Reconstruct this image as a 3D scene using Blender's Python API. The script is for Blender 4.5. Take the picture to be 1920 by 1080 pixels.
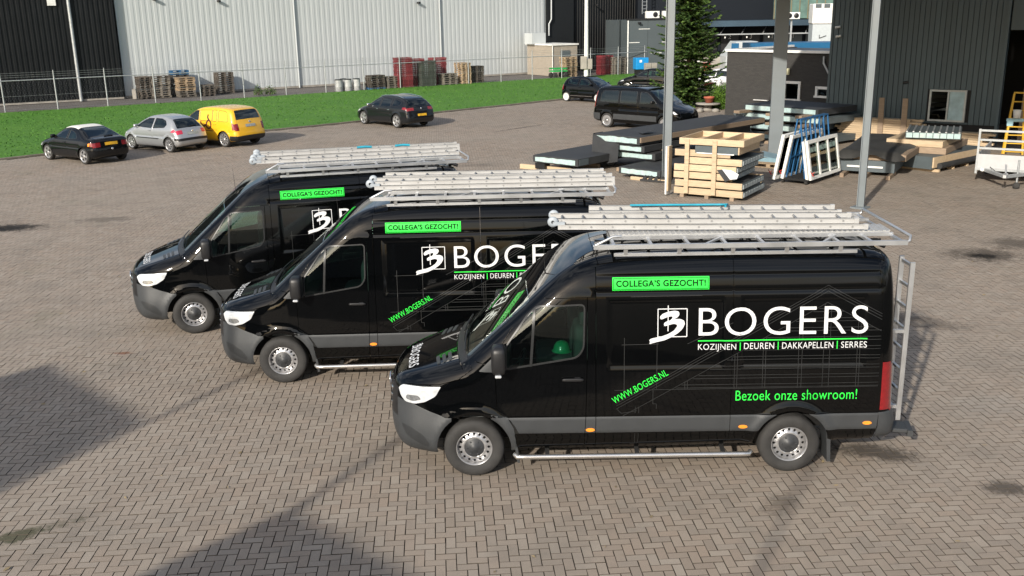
import bpy, bmesh, math, random
import numpy as np
from mathutils import Vector, Matrix
from mathutils.geometry import delaunay_2d_cdt
random.seed(7); RNG = np.random.default_rng(7)
PI = math.pi; R = math.radians
for o in list(bpy.data.objects): bpy.data.objects.remove(o)
scene = bpy.context.scene
COL = scene.collection

# ---------------------------------------------------------------- camera
CAM_H, CAM_PITCH, CAM_ROLL, CAM_F = 5.23485, R(15.83385), R(-0.98883), 1821.8545
cd = bpy.data.cameras.new('camera'); cam = bpy.data.objects.new('camera', cd); COL.objects.link(cam)
cd.sensor_width = 36.0; cd.lens = CAM_F/1920*36.0; cd.clip_start = 0.1; cd.clip_end = 2000
_F = Vector((0, math.cos(CAM_PITCH), -math.sin(CAM_PITCH))); _U = Vector((0, math.sin(CAM_PITCH), math.cos(CAM_PITCH))); _Rt = Vector((1, 0, 0))
_c, _s = math.cos(CAM_ROLL), math.sin(CAM_ROLL)
_e1 = _Rt*_c + _U*_s; _e2 = _U*_c - _Rt*_s
cam.matrix_world = Matrix(((_e1.x, _e2.x, -_F.x, 0), (_e1.y, _e2.y, -_F.y, 0), (_e1.z, _e2.z, -_F.z, CAM_H), (0, 0, 0, 1)))
scene.camera = cam
scene.cycles.max_bounces = 7; scene.cycles.transparent_max_bounces = 10; scene.cycles.caustics_reflective = False; scene.cycles.caustics_refractive = False; scene.cycles.use_denoising = True

# ---------------------------------------------------------------- sky, sun, exposure
SUN_AZ, SUN_EL = R(62.0), R(25.0)                 # direction the shadows fall, height of the sun
w = bpy.data.worlds.new('World'); scene.world = w; w.use_nodes = True
wn = w.node_tree.nodes; wl = w.node_tree.links
sky = wn.new('ShaderNodeTexSky'); sky.sky_type = 'NISHITA'; sky.sun_disc = False
sky.sun_elevation = SUN_EL; sky.sun_rotation = R(90) - (SUN_AZ + PI)
sky.air_density = 1.0; sky.dust_density = 2.2; sky.ozone_density = 1.0
bg = wn['Background']; bg.inputs['Strength'].default_value = 0.09
wtc = wn.new('ShaderNodeTexCoord'); wmp = wn.new('ShaderNodeMapping'); wmp.inputs['Scale'].default_value = (1.0, 1.0, 3.2); wl.new(wtc.outputs['Generated'], wmp.inputs[0])   # broken cloud, even over the whole sky
wnz = wn.new('ShaderNodeTexNoise'); wnz.inputs['Scale'].default_value = 2.6; wnz.inputs['Detail'].default_value = 8; wnz.inputs['Roughness'].default_value = 0.58; wl.new(wmp.outputs[0], wnz.inputs['Vector'])
wrp = wn.new('ShaderNodeValToRGB'); wrp.color_ramp.elements[0].position = 0.46; wrp.color_ramp.elements[1].position = 0.68; wrp.color_ramp.elements[1].color = (0.8, 0.8, 0.8, 1); wl.new(wnz.outputs[0], wrp.inputs[0])
wmx = wn.new('ShaderNodeMix'); wmx.data_type = 'RGBA'; wl.new(wrp.outputs[0], wmx.inputs[0]); wl.new(sky.outputs[0], wmx.inputs[6]); wmx.inputs[7].default_value = (9.0, 9.2, 9.6, 1); wl.new(wmx.outputs[2], bg.inputs['Color'])
sl = bpy.data.lights.new('sun', 'SUN'); sl.energy = 3.3; sl.angle = R(0.9); sl.color = (1.0, 0.93, 0.82)
so = bpy.data.objects.new('sun', sl); COL.objects.link(so)
so.rotation_euler = Vector((math.cos(SUN_AZ)*math.cos(SUN_EL), math.sin(SUN_AZ)*math.cos(SUN_EL), -math.sin(SUN_EL))).to_track_quat('-Z', 'Y').to_euler()
vs = scene.view_settings; vs.view_transform = 'Standard'; vs.look = 'None'; vs.gamma = 1.0; vs.exposure = 0.68; vs.use_curve_mapping = False

# ---------------------------------------------------------------- materials
MATS = {}
def nodes_of(name):
    m = bpy.data.materials.new(name); m.use_nodes = True
    nt = m.node_tree; return m, nt, nt.nodes, nt.links, nt.nodes['Principled BSDF']
def mix_rgb(nt, fac, a, b, mode='MIX'):
    n = nt.nodes.new('ShaderNodeMix'); n.data_type = 'RGBA'; n.blend_type = mode
    for sock, v in ((n.inputs[0], fac), (n.inputs[6], a), (n.inputs[7], b)):
        if hasattr(v, 'is_output'): nt.links.new(v, sock)
        elif isinstance(v, (tuple, list)): sock.default_value = tuple(v)+((1,) if len(v) == 3 else ())
        else: sock.default_value = v
    return n.outputs[2]
def math_node(nt, op, a, b=None, clamp=False):
    n = nt.nodes.new('ShaderNodeMath'); n.operation = op; n.use_clamp = clamp
    for i, v in enumerate((a, b)):
        if v is None: continue
        if hasattr(v, 'is_output'): nt.links.new(v, n.inputs[i])
        else: n.inputs[i].default_value = v
    return n.outputs[0]
def noise(nt, vec, scale, detail=4, rough=0.55):
    n = nt.nodes.new('ShaderNodeTexNoise'); n.inputs['Scale'].default_value = scale
    n.inputs['Detail'].default_value = detail; n.inputs['Roughness'].default_value = rough
    if vec is not None: nt.links.new(vec, n.inputs['Vector'])
    return n.outputs[0]
def ramp(nt, fac, stops):
    n = nt.nodes.new('ShaderNodeValToRGB'); nt.links.new(fac, n.inputs[0])
    e = n.color_ramp.elements
    while len(e) < len(stops): e.new(0.5)
    for i, (p, c) in enumerate(stops):
        e[i].position = p; e[i].color = (c, c, c, 1) if not isinstance(c, (tuple, list)) else tuple(c)+(1,)
    return n.outputs[0]
def mat(name, col, rough=0.5, metal=0.0, var=0.12, scale=6.0, bump=0.0, bscale=40.0, coat=0.0, spec=0.5, dirt=None, vary_obj=0.0, stretch=None, emit=None):
    """plain procedural surface: two noise octaves vary colour and gloss, optional bump, dirt tint and per-object variation"""
    if name in MATS: return MATS[name]
    m, nt, N, L, b = nodes_of(name); MATS[name] = m
    tc = N.new('ShaderNodeTexCoord'); vec = tc.outputs['Object']
    if stretch:
        mp = N.new('ShaderNodeMapping'); L.new(vec, mp.inputs[0]); mp.inputs['Scale'].default_value = stretch; vec = mp.outputs[0]
    n1 = noise(nt, vec, scale)
    dark = tuple(max(0, c*(1-var)) for c in col); lite = tuple(min(1, c*(1+var)) for c in col)
    c = mix_rgb(nt, ramp(nt, n1, [(0.3, 0.0), (0.7, 1.0)]), dark, lite)
    if dirt:
        c = mix_rgb(nt, math_node(nt, 'MULTIPLY', ramp(nt, noise(nt, vec, scale*0.35, 6, 0.65), [(0.45, 0.0), (0.7, 1.0)]), dirt[1]), c, dirt[0])
    if vary_obj:
        oi = N.new('ShaderNodeObjectInfo'); hs = N.new('ShaderNodeHueSaturation')
        v = math_node(nt, 'ADD', math_node(nt, 'MULTIPLY', oi.outputs['Random'], 2*vary_obj), 1-vary_obj)
        L.new(v, hs.inputs['Value']); L.new(c, hs.inputs['Color']); c = hs.outputs[0]
    L.new(c, b.inputs['Base Color'])
    r = math_node(nt, 'ADD', math_node(nt, 'MULTIPLY', n1, rough*0.3), rough*0.85, True); L.new(r, b.inputs['Roughness'])
    b.inputs['Metallic'].default_value = metal; b.inputs['Specular IOR Level'].default_value = spec
    b.inputs['Coat Weight'].default_value = coat; b.inputs['Coat Roughness'].default_value = 0.03
    if bump:
        bp = N.new('ShaderNodeBump'); bp.inputs['Strength'].default_value = bump; bp.inputs['Distance'].default_value = 0.01
        L.new(noise(nt, vec, bscale, 5), bp.inputs['Height']); L.new(bp.outputs[0], b.inputs['Normal'])
    if emit:
        b.inputs['Emission Color'].default_value = tuple(emit[0])+(1,); b.inputs['Emission Strength'].default_value = emit[1]
    return m
def paint(name, col, metal=0.0, rough=0.35):
    if name in MATS: return MATS[name]
    m, nt, N, L, b = nodes_of(name); MATS[name] = m
    tc = N.new('ShaderNodeTexCoord'); vec = tc.outputs['Object']
    n1 = noise(nt, vec, 2.2, 6, 0.6)                     # road film, stronger low down
    c = mix_rgb(nt, math_node(nt, 'MULTIPLY', ramp(nt, n1, [(0.4, 0), (0.75, 1)]), 0.10), col, tuple(min(1, x*0.85+0.006) for x in col))
    L.new(c, b.inputs['Base Color']); b.inputs['Metallic'].default_value = metal; b.inputs['Specular IOR Level'].default_value = 0.0 if max(col) < 0.03 else 0.5
    b.inputs['Roughness'].default_value = rough; b.inputs['Coat Weight'].default_value = 1.0; b.inputs['Coat IOR'].default_value = 1.44
    L.new(math_node(nt, 'ADD', math_node(nt, 'MULTIPLY', ramp(nt, n1, [(0.35, 0), (0.8, 1)]), 0.06), 0.025), b.inputs['Coat Roughness'])
    return m
def glass(name, tint=(0.25, 0.36, 0.33), trans=0.55):
    """thin tinted pane: coloured transparency under a clear reflection"""
    if name in MATS: return MATS[name]
    m, nt, N, L, b = nodes_of(name); MATS[name] = m
    N.remove(b); out = N['Material Output']
    tr = N.new('ShaderNodeBsdfTransparent'); tr.inputs[0].default_value = tuple(x*trans for x in tint)+(1,)
    gl = N.new('ShaderNodeBsdfGlossy'); gl.inputs['Roughness'].default_value = 0.015; gl.inputs['Color'].default_value = (0.93, 1.0, 0.96, 1)
    fr = N.new('ShaderNodeFresnel'); fr.inputs['IOR'].default_value = 1.6
    tcn = N.new('ShaderNodeTexCoord')
    sm = math_node(nt, 'ADD', math_node(nt, 'MULTIPLY', fr.outputs[0], 1.35), math_node(nt, 'MULTIPLY', noise(nt, tcn.outputs['Object'], 3.0), 0.02), True)
    mx = N.new('ShaderNodeMixShader'); L.new(sm, mx.inputs[0]); L.new(tr.outputs[0], mx.inputs[1]); L.new(gl.outputs[0], mx.inputs[2])
    L.new(mx.outputs[0], out.inputs[0]); return m

# ---------------------------------------------------------------- object helpers
def tag(o, label=None, cat=None, group=None, kind=None):
    if label: o['label'] = label
    if cat: o['category'] = cat
    if group: o['group'] = group
    if kind: o['kind'] = kind
    return o
def link(name, data, parent=None, loc=None, rz=None):
    o = bpy.data.objects.new(name, data); COL.objects.link(o)
    if parent: o.parent = parent
    if loc is not None: o.location = loc
    if rz is not None: o.rotation_euler = (0, 0, rz)
    return o
def thing(name, label, cat, loc=(0, 0, 0), rz=0.0, group=None):
    o = link(name, None, None, loc, rz); o.empty_display_size = 0.2
    return tag(o, label, cat, group)
def meshdata(name, V, F, m, smooth=False, normals=None):
    me = bpy.data.meshes.new(name)
    me.from_pydata([tuple(map(float, v)) for v in V], [], [tuple(map(int, f)) for f in F])
    me.materials.append(m)
    if smooth or normals is not None: me.polygons.foreach_set('use_smooth', np.ones(len(me.polygons), bool))
    me.update()
    if normals is not None: me.normals_split_custom_set_from_vertices([tuple(map(float, n)) for n in normals])
    return me
def fastmesh(name, V, quads, m):
    """big quad meshes straight from numpy"""
    me = bpy.data.meshes.new(name); V = np.asarray(V, np.float32); Q = np.asarray(quads, np.int32)
    me.vertices.add(len(V)); me.vertices.foreach_set('co', V.ravel())
    me.loops.add(Q.size); me.loops.foreach_set('vertex_index', Q.ravel())
    me.polygons.add(len(Q)); me.polygons.foreach_set('loop_start', np.arange(0, Q.size, Q.shape[1], dtype=np.int32))
    me.materials.append(m); me.update(calc_edges=True); me.shade_flat(); return me
def copy_tree(o, parent=None):
    c = o.copy(); COL.objects.link(c); c.parent = parent
    for ch in o.children: copy_tree(ch, c)
    return c
class MB:
    """collects simple shapes into one mesh"""
    def __init__(s): s.V = []; s.F = []; s.sm = []
    def add(s, V, F, smooth=False):
        n = len(s.V); s.V += [tuple(v) for v in V]; s.F += [tuple(i+n for i in f) for f in F]; s.sm += [smooth]*len(F); return s
    def box(s, c, d, rz=0.0, M=None, ch=0.0):
        x, y, z = (k/2 for k in d)
        if ch:
            V = []; F = []
            for sx in (-1, 1):
                for sy in (-1, 1):
                    for sz in (-1, 1):
                        V += [(sx*(x-ch), sy*(y-ch), sz*z), (sx*(x-ch), sy*y, sz*(z-ch)), (sx*x, sy*(y-ch), sz*(z-ch))]
            i = lambda a, b, c_, k: ((a*2+b)*2+c_)*3+k
            for q in (0, 1):
                f1 = [i(0, 0, q, 0), i(1, 0, q, 0), i(1, 1, q, 0), i(0, 1, q, 0)]; f2 = [i(0, q, 0, 1), i(1, q, 0, 1), i(1, q, 1, 1), i(0, q, 1, 1)]; f3 = [i(q, 0, 0, 2), i(q, 1, 0, 2), i(q, 1, 1, 2), i(q, 0, 1, 2)]
                F += [f1 if q else f1[::-1], f2[::-1] if q else f2, f3 if q else f3[::-1]]
            for a in (0, 1):
                for b in (0, 1):
                    F += [[i(a, b, 0, 1), i(a, b, 1, 1), i(a, b, 1, 2), i(a, b, 0, 2)], [i(a, 0, b, 0), i(a, 1, b, 0), i(a, 1, b, 2), i(a, 0, b, 2)], [i(0, a, b, 0), i(1, a, b, 0), i(1, a, b, 1), i(0, a, b, 1)]]
                    for e in (0, 1): F.append([i(a, b, e, 0), i(a, b, e, 1), i(a, b, e, 2)])
        else:
            V = [(sx*x, sy*y, sz*z) for sx in (-1, 1) for sy in (-1, 1) for sz in (-1, 1)]
            F = [(0, 1, 3, 2), (4, 6, 7, 5), (0, 4, 5, 1), (2, 3, 7, 6), (0, 2, 6, 4), (1, 5, 7, 3)]
        if M is None: M = Matrix.Rotation(rz, 3, 'Z')
        c = Vector(c); return s.add([M @ Vector(v) + c for v in V], F)
    def bar(s, p, q, w, h, up=(0, 0, 1)):
        p, q = Vector(p), Vector(q); d = q-p; L = d.length; d.normalize()
        u = Vector(up); sd = d.cross(u)
        if sd.length < 1e-4: sd = d.cross(Vector((1, 0, 0)))
        sd.normalize(); u = sd.cross(d)
        M = Matrix((d, sd, u)).transposed()
        return s.box((p+q)/2, (L, w, h), M=M)
    def tube(s, pts, r, n=10, cap=True):
        pts = [Vector(p) for p in pts]; rs = r if isinstance(r, (list, tuple)) else [r]*len(pts)
        V = []; F = []; pu = None
        for k, p in enumerate(pts):
            t = (pts[min(k+1, len(pts)-1)]-pts[max(k-1, 0)]).normalized()
            if pu is None: pu = t.orthogonal().normalized()
            u = (pu - t*pu.dot(t)).normalized(); v = t.cross(u); pu = u
            V += [p+(u*math.cos(a)+v*math.sin(a))*rs[k] for a in (2*PI*i/n for i in range(n))]
        for k in range(len(pts)-1):
            for i in range(n): F.append((k*n+i, k*n+(i+1) % n, (k+1)*n+(i+1) % n, (k+1)*n+i))
        s.add(V, F, True)
        if cap:
            m = len(pts)-1; s.add(V[:n], [tuple(range(n))[::-1]]); s.add(V[m*n:], [tuple(range(n))])
        return s
    def lathe(s, prof, c=(0, 0, 0), axis='y', n=32, smooth=True):
        V = []; F = []; m = len(prof)
        for i in range(n):
            a = 2*PI*i/n; ca, sa = math.cos(a), math.sin(a)
            for r_, h_ in prof:
                V.append(Vector((r_*ca, h_, r_*sa))+Vector(c) if axis == 'y' else Vector((r_*ca, r_*sa, h_))+Vector(c))
        for i in range(n):
            for k in range(m-1):
                a, b = i*m+k, ((i+1) % n)*m+k
                F.append((a, a+1, b+1, b) if axis == 'y' else (a, b, b+1, a+1))
        return s.add(V, F, smooth)
    def prism(s, poly, z0, z1, M=None):
        """2-D outline (x,y) pushed from z0 to z1, then moved by the 4x4 M"""
        n = len(poly); V = [Vector((p[0], p[1], z)) for z in (z0, z1) for p in poly]
        a = sum(poly[i][0]*poly[(i+1) % n][1]-poly[(i+1) % n][0]*poly[i][1] for i in range(n))
        F = [tuple(range(n))[::-1], tuple(range(n, 2*n))]+[(i, (i+1) % n, n+(i+1) % n, n+i) for i in range(n)]
        if a < 0: F = [f[::-1] for f in F]
        if M is not None: V = [M @ v for v in V]
        return s.add(V, F)
    def data(s, name, m):
        me = bpy.data.meshes.new(name); me.from_pydata(s.V, [], s.F); me.materials.append(m)
        if any(s.sm): me.polygons.foreach_set('use_smooth', np.array(s.sm, bool))
        me.update(); return me
    def build(s, name, m, parent=None, loc=None, rz=None): return link(name, s.data(name, m), parent, loc, rz)
def text_mesh(body, size=1.0, space=1.0, shear=0.0, bold=0.0):
    """built-in font outlines as flat triangles: verts (x,y), faces; glyphs sit on the baseline"""
    cu = bpy.data.curves.new('lettering', 'FONT'); cu.body = body; cu.size = size; cu.space_character = space; cu.shear = shear; cu.offset = bold; cu.resolution_u = 6
    o = bpy.data.objects.new('lettering', cu); COL.objects.link(o)
    dg = bpy.context.evaluated_depsgraph_get(); me = o.evaluated_get(dg).to_mesh()
    V = np.array([v.co[:2] for v in me.vertices]); F = [tuple(p.vertices) for p in me.polygons]
    o.evaluated_get(dg).to_mesh_clear(); bpy.data.objects.remove(o); bpy.data.curves.remove(cu)
    return V, F
def inpoly(P, poly):
    P = np.asarray(P); poly = np.asarray(poly); x, y = P[:, 0], P[:, 1]; r = np.zeros(len(P), bool); j = len(poly)-1
    for i in range(len(poly)):
        xi, yi = poly[i]; xj, yj = poly[j]
        if yi != yj: r ^= ((yi > y) != (yj > y)) & (x < (xj-xi)*(y-yi)/(yj-yi)+xi)
        j = i
    return r
def resample(poly, h, closed=True):
    poly = [np.asarray(p, float) for p in poly]; out = []
    n = len(poly)
    for i in range(n if closed else n-1):
        a, b = poly[i], poly[(i+1) % n]; k = max(1, int(math.ceil(np.linalg.norm(b-a)/h)))
        out += [a+(b-a)*t/k for t in range(k)]
    if not closed: out.append(poly[-1])
    return np.array(out)
def offset_poly(poly, d):
    """inward offset of a closed outline by d (mitred)"""
    P = np.asarray(poly, float); n = len(P)
    ar = np.sum(P[:, 0]*np.roll(P[:, 1], -1)-np.roll(P[:, 0], -1)*P[:, 1]); sg = 1 if ar > 0 else -1
    e = np.roll(P, -1, 0)-P; e /= np.linalg.norm(e, axis=1)[:, None]+1e-12
    nn = sg*np.stack([-e[:, 1], e[:, 0]], 1); pn = np.roll(nn, 1, 0); b = nn+pn; den = np.maximum(0.35, 1+np.sum(nn*pn, 1))
    return P+b/den[:, None]*d
def round_poly(poly, r, n=4):
    out = []; m = len(poly)
    for i in range(m):
        p0, p, p2 = (np.asarray(poly[(i+k) % m], float) for k in (-1, 0, 1))
        rr = r[i] if isinstance(r, (list, tuple)) else r
        a = p0-p; b = p2-p; la, lb = np.linalg.norm(a), np.linalg.norm(b); q = min(rr, la*0.45, lb*0.45)
        if q < 1e-4: out.append(p); continue
        A, B = p+a/la*q, p+b/lb*q
        out += [(1-t)**2*A+2*t*(1-t)*p+t*t*B for t in (k/n for k in range(n+1))]
    return np.array(out)
def region(outer, holes=(), h=0.05, interior=True):
    """constrained triangulation of an outline with holes, filled with an even grid of points"""
    outer = resample(outer, h); holes = [resample(q, h) for q in holes]
    loops = [outer]+holes; pts = np.concatenate(loops); edges = []; k = 0
    for q in loops:
        n = len(q); edges += [(k+i, k+(i+1) % n) for i in range(n)]; k += n
    if interior:
        lo, hi = outer.min(0), outer.max(0)
        gx = np.arange(lo[0]+h/2, hi[0], h); gy = np.arange(lo[1]+h/2, hi[1], h)
        if len(gx) and len(gy):
            G = np.stack(np.meshgrid(gx, gy), -1).reshape(-1, 2); ok = inpoly(G, outer)
            for q in holes: ok &= ~inpoly(G, q)
            G = G[ok]
            if len(G):
                B = pts; d = np.full(len(G), 9.0)
                for i in range(0, len(B), 200): d = np.minimum(d, np.min(np.linalg.norm(G[:, None]-B[None, i:i+200], axis=2), 1))
                pts = np.concatenate([pts, G[d > h*0.45]])
    res = delaunay_2d_cdt([Vector(p) for p in pts], edges, [], 0, 1e-6)
    V = np.array([tuple(v) for v in res[0]]); T = np.array(res[2]); c = V[T].mean(1); ok = inpoly(c, outer)
    for q in holes: ok &= ~inpoly(c, q)
    T = T[ok]
    a = V[T]; ar = (a[:, 1, 0]-a[:, 0, 0])*(a[:, 2, 1]-a[:, 0, 1])-(a[:, 2, 0]-a[:, 0, 0])*(a[:, 1, 1]-a[:, 0, 1])
    T[ar < 0] = T[ar < 0][:, ::-1]
    return V, T[np.abs(ar) > 1e-9]
def chaikin(P, n=2):
    P = np.asarray(P, float)
    for _ in range(n):
        Q = np.empty((2*(len(P)-1), 2)); Q[0::2] = 0.75*P[:-1]+0.25*P[1:]; Q[1::2] = 0.25*P[:-1]+0.75*P[1:]
        P = np.concatenate([P[:1], Q, P[-1:]])
    return P
def arc(cx, cz, r, a0, a1, n=14): return [(cx+r*math.cos(R(a0+(a1-a0)*i/n)), cz+r*math.sin(R(a0+(a1-a0)*i/n))) for i in range(n+1)]
# ---------------------------------------------------------------- vehicle bodies: side profile x half-width, blended round the edges
def tab(t, n=2):
    t = chaikin(sorted(t), n); return t[:, 0].copy(), t[:, 1].copy()
class Body:
    def __init__(s, prof, hwx, insz, k=0.2, bF=0.2, bR=0.08, crown=0.03, extra=None, smooth=2):
        P = chaikin(prof, smooth); d = np.r_[0, np.cumsum(np.linalg.norm(np.diff(P, axis=0), axis=1))]
        n = int(d[-1]/0.025); q = np.linspace(0, d[-1], n)
        s.P = np.stack([np.interp(q, d, P[:, 0]), np.interp(q, d, P[:, 1])], 1); s.S = q; s.k = k
        t = np.gradient(s.P, axis=0); t /= np.linalg.norm(t, axis=1)[:, None]; s.N = np.stack([-t[:, 1], t[:, 0]], 1)
        s.bF, s.bR, s.crown = bF, bR, crown; s.xF, s.xR = s.P[:, 0].min(), s.P[:, 0].max(); s.xm = 0.45*s.xF+0.55*s.xR
        s.hx, s.iz, s.extra = tab(hwx), tab(insz), extra
        g = 0.02; s.g = g; s.x0, s.z0 = s.xF-0.3, s.P[:, 1].min()-0.3
        gx = np.arange(s.x0, s.xR+0.3, g); gz = np.arange(s.z0, s.P[:, 1].max()+0.3, g)
        G = np.stack(np.meshgrid(gx, gz, indexing='ij'), -1).reshape(-1, 2); D = np.full(len(G), 9.0)
        Q = np.concatenate([s.P, s.P[:1]]); Q = Q[::2] if len(Q) % 2 else np.concatenate([Q[:-1:2], Q[-1:]])
        for a, b in zip(Q[:-1], Q[1:]):
            ab = b-a; u = np.clip(((G-a) @ ab)/max(1e-9, ab @ ab), 0, 1); e = G-a-u[:, None]*ab
            D = np.minimum(D, e[:, 0]**2+e[:, 1]**2)
        D = np.sqrt(D); D[inpoly(G, Q[:-1])] *= -1; s.D = D.reshape(len(gx), len(gz))
        y = np.full(n, 0.8); C = s.P-s.N*k/4
        for _ in range(8):
            X, Z = s.inv(C[:, 0], y, C[:, 1]); y = s.hw(X, Z)-k/4
        s.seam = np.stack([X, y, Z], 1)
    def A(s, x, z):
        i = np.clip((x-s.x0)/s.g, 0, s.D.shape[0]-1.001); j = np.clip((z-s.z0)/s.g, 0, s.D.shape[1]-1.001)
        a, b = i.astype(int), j.astype(int); u, v = i-a, j-b; D = s.D
        return D[a, b]*(1-u)*(1-v)+D[a+1, b]*u*(1-v)+D[a, b+1]*(1-u)*v+D[a+1, b+1]*u*v
    def wf(s, x): return np.clip((s.xm-x)/(s.xm-s.xF), 0, 1)**1.3
    def wr(s, x): return np.clip((x-s.xm)/(s.xR-s.xm), 0, 1)**2
    def inv(s, xp, y, zp):
        x = xp
        for _ in range(6): x = xp+s.wf(x)*s.bF*y*y-s.wr(x)*s.bR*y*y
        return x, zp-s.crown*y*y
    def hw(s, x, z):
        h = np.interp(x, *s.hx)-np.interp(z, *s.iz)
        return h+s.extra(x, z) if s.extra else h
    def f(s, x, y, z):
        a = s.A(x-s.wf(x)*s.bF*y*y+s.wr(x)*s.bR*y*y, z+s.crown*y*y); b = np.abs(y)-s.hw(x, z)
        h = np.maximum(s.k-np.abs(a-b), 0)/s.k; return np.maximum(a, b)+h*h*s.k*0.25
    def normal(s, P, e=0.012):
        x, y, z = P.T
        n = np.stack([s.f(x+e, y, z)-s.f(x-e, y, z), s.f(x, y+e, z)-s.f(x, y-e, z), s.f(x, y, z+e)-s.f(x, y, z-e)], 1)
        return n/(np.linalg.norm(n, axis=1)[:, None]+1e-9)
    def side(s, V, sg, off=0.0):
        """(x,z) points onto the flank; sg -1 is the vehicle's left"""
        x, z = V[:, 0], V[:, 1]; lo = np.zeros(len(V)); hi = np.full(len(V), 1.5)
        for _ in range(26):
            m = (lo+hi)/2; ins = s.f(x, m, z) < 0; lo = np.where(ins, m, lo); hi = np.where(ins, hi, m)
        P = np.stack([x, sg*lo, z], 1); return P+s.normal(P)*off if off else P
    def strip(s, V, off=0.0):
        """(arc length along the profile, y) onto nose, bonnet, roof and tail"""
        S, y = V[:, 0], V[:, 1]
        c = np.stack([np.interp(S, s.S, s.P[:, i]) for i in (0, 1)], 1); n = np.stack([np.interp(S, s.S, s.N[:, i]) for i in (0, 1)], 1)
        lo = np.full(len(V), -0.25); hi = np.full(len(V), 0.05)
        for _ in range(24):
            m = (lo+hi)/2; X, Z = s.inv(c[:, 0]+n[:, 0]*m, y, c[:, 1]+n[:, 1]*m)
            ins = s.f(X, y, Z) < 0; lo = np.where(ins, m, lo); hi = np.where(ins, hi, m)
        X, Z = s.inv(c[:, 0]+n[:, 0]*lo, y, c[:, 1]+n[:, 1]*lo); P = np.stack([X, y, Z], 1)
        return P+s.normal(P)*off if off else P
    def s_at(s, x, z): return float(s.S[np.argmin((s.P[:, 0]-x)**2+(s.P[:, 1]-z)**2)])
    def outline(s): return np.concatenate([s.seam[:, [0, 2]]])
    def strip_outline(s):
        return np.concatenate([np.stack([s.S, -s.seam[:, 1]], 1), np.stack([s.S, s.seam[:, 1]], 1)[::-1]])
def clipped(outer, clip, holes, h):
    """triangles inside outer and clip and outside holes; edges may cross"""
    outer = resample(outer, h); clip = resample(clip, h); holes = [resample(q, h) for q in holes]
    loops = [outer, clip]+holes; pts = np.concatenate(loops); edges = []; k = 0
    for q in loops: n = len(q); edges += [(k+i, k+(i+1) % n) for i in range(n)]; k += n
    lo, hi = np.maximum(outer.min(0), clip.min(0)), np.minimum(outer.max(0), clip.max(0))
    G = np.stack(np.meshgrid(np.arange(lo[0]+h/2, hi[0], h), np.arange(lo[1]+h/2, hi[1], h)), -1).reshape(-1, 2)
    if len(G):
        ok = inpoly(G, outer) & inpoly(G, clip)
        for q in holes: ok &= ~inpoly(G, q)
        G = G[ok]
    if len(G):
        d = np.full(len(G), 9.0)
        for i in range(0, len(pts), 200): d = np.minimum(d, np.min(np.linalg.norm(G[:, None]-pts[None, i:i+200], axis=2), 1))
        pts = np.concatenate([pts, G[d > h*0.4]])
    m = (pts >= lo-0.3).all(1) & (pts <= hi+0.3).all(1)
    idx = np.cumsum(m)-1; edges = [(idx[a], idx[b]) for a, b in edges if m[a] and m[b]]; pts = pts[m]
    res = delaunay_2d_cdt([Vector(p) for p in pts], edges, [], 0, 1e-6)
    V = np.array([tuple(v) for v in res[0]]); T = np.array(res[2]); c = V[T].mean(1); ok = inpoly(c, outer) & inpoly(c, clip)
    for q in holes: ok &= ~inpoly(c, q)
    T = T[ok]; a = V[T]; ar = (a[:, 1, 0]-a[:, 0, 0])*(a[:, 2, 1]-a[:, 0, 1])-(a[:, 2, 0]-a[:, 0, 0])*(a[:, 1, 1]-a[:, 0, 1])
    T[ar < 0] = T[ar < 0][:, ::-1]; T = T[np.abs(ar) > 1e-8]
    u = np.unique(T); idx = np.zeros(len(V), int); idx[u] = np.arange(len(u)); return V[u], idx[T]
class Panels:
    """one part made of patches of a body"""
    def __init__(s, body, h=0.04): s.b = body; s.h = h; s.V = []; s.N = []; s.F = []
    def put(s, P, N, T, skirt):
        n = sum(len(v) for v in s.V); s.V.append(P); s.N.append(N); s.F += [tuple(t+n) for t in T]
        if skirt:
            E = {}
            for t in T:
                for a, b in ((t[0], t[1]), (t[1], t[2]), (t[2], t[0])): E[(a, b)] = E.get((a, b), 0)+1
            bd = [(a, b) for (a, b) in E if (b, a) not in E]; ids = sorted({i for e in bd for i in e}); m = {v: i for i, v in enumerate(ids)}
            k = n+len(P); Q = P[ids]; nn = N[ids]
            s.V += [Q, Q-nn*skirt]; s.N += [nn, nn]
            s.F += [(k+m[b], k+m[a], k+len(ids)+m[a], k+len(ids)+m[b]) for a, b in bd]
        return s
    def side(s, poly, holes=(), sides=(-1, 1), gap=0.004, off=0.0, skirt=0.012, h=None):
        b = s.b; V, T = clipped(offset_poly(poly, gap) if gap else poly, b.outline(), [offset_poly(q, -gap) for q in holes], h or s.h)
        for sg in sides:
            P = b.side(V, sg); N = b.normal(P); s.put(P+N*off, N, T if sg < 0 else T[:, ::-1], skirt)
        return s
    def strip(s, poly, holes=(), gap=0.004, off=0.0, skirt=0.012, h=None):
        b = s.b; V, T = clipped(offset_poly(poly, gap) if gap else poly, b.strip_outline(), [offset_poly(q, -gap) for q in holes], h or s.h)
        P = b.strip(V); N = b.normal(P); return s.put(P+N*off, N, T, skirt)
    def flat(s, V, F, off=0.005, sg=-1, on='side'):
        """2-D lettering or line work laid on the surface"""
        V = np.asarray(V, float); P = s.b.side(V, sg) if on == 'side' else s.b.strip(V); N = s.b.normal(P)
        n = sum(len(v) for v in s.V); s.V.append(P+N*off); s.N.append(N)
        s.F += [tuple(i+n for i in (f if sg < 0 else f[::-1])) for f in F]; return s
    def build(s, name, m, parent):
        return link(name, meshdata(name, np.concatenate(s.V), s.F, m, True, np.concatenate(s.N)), parent)
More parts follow.
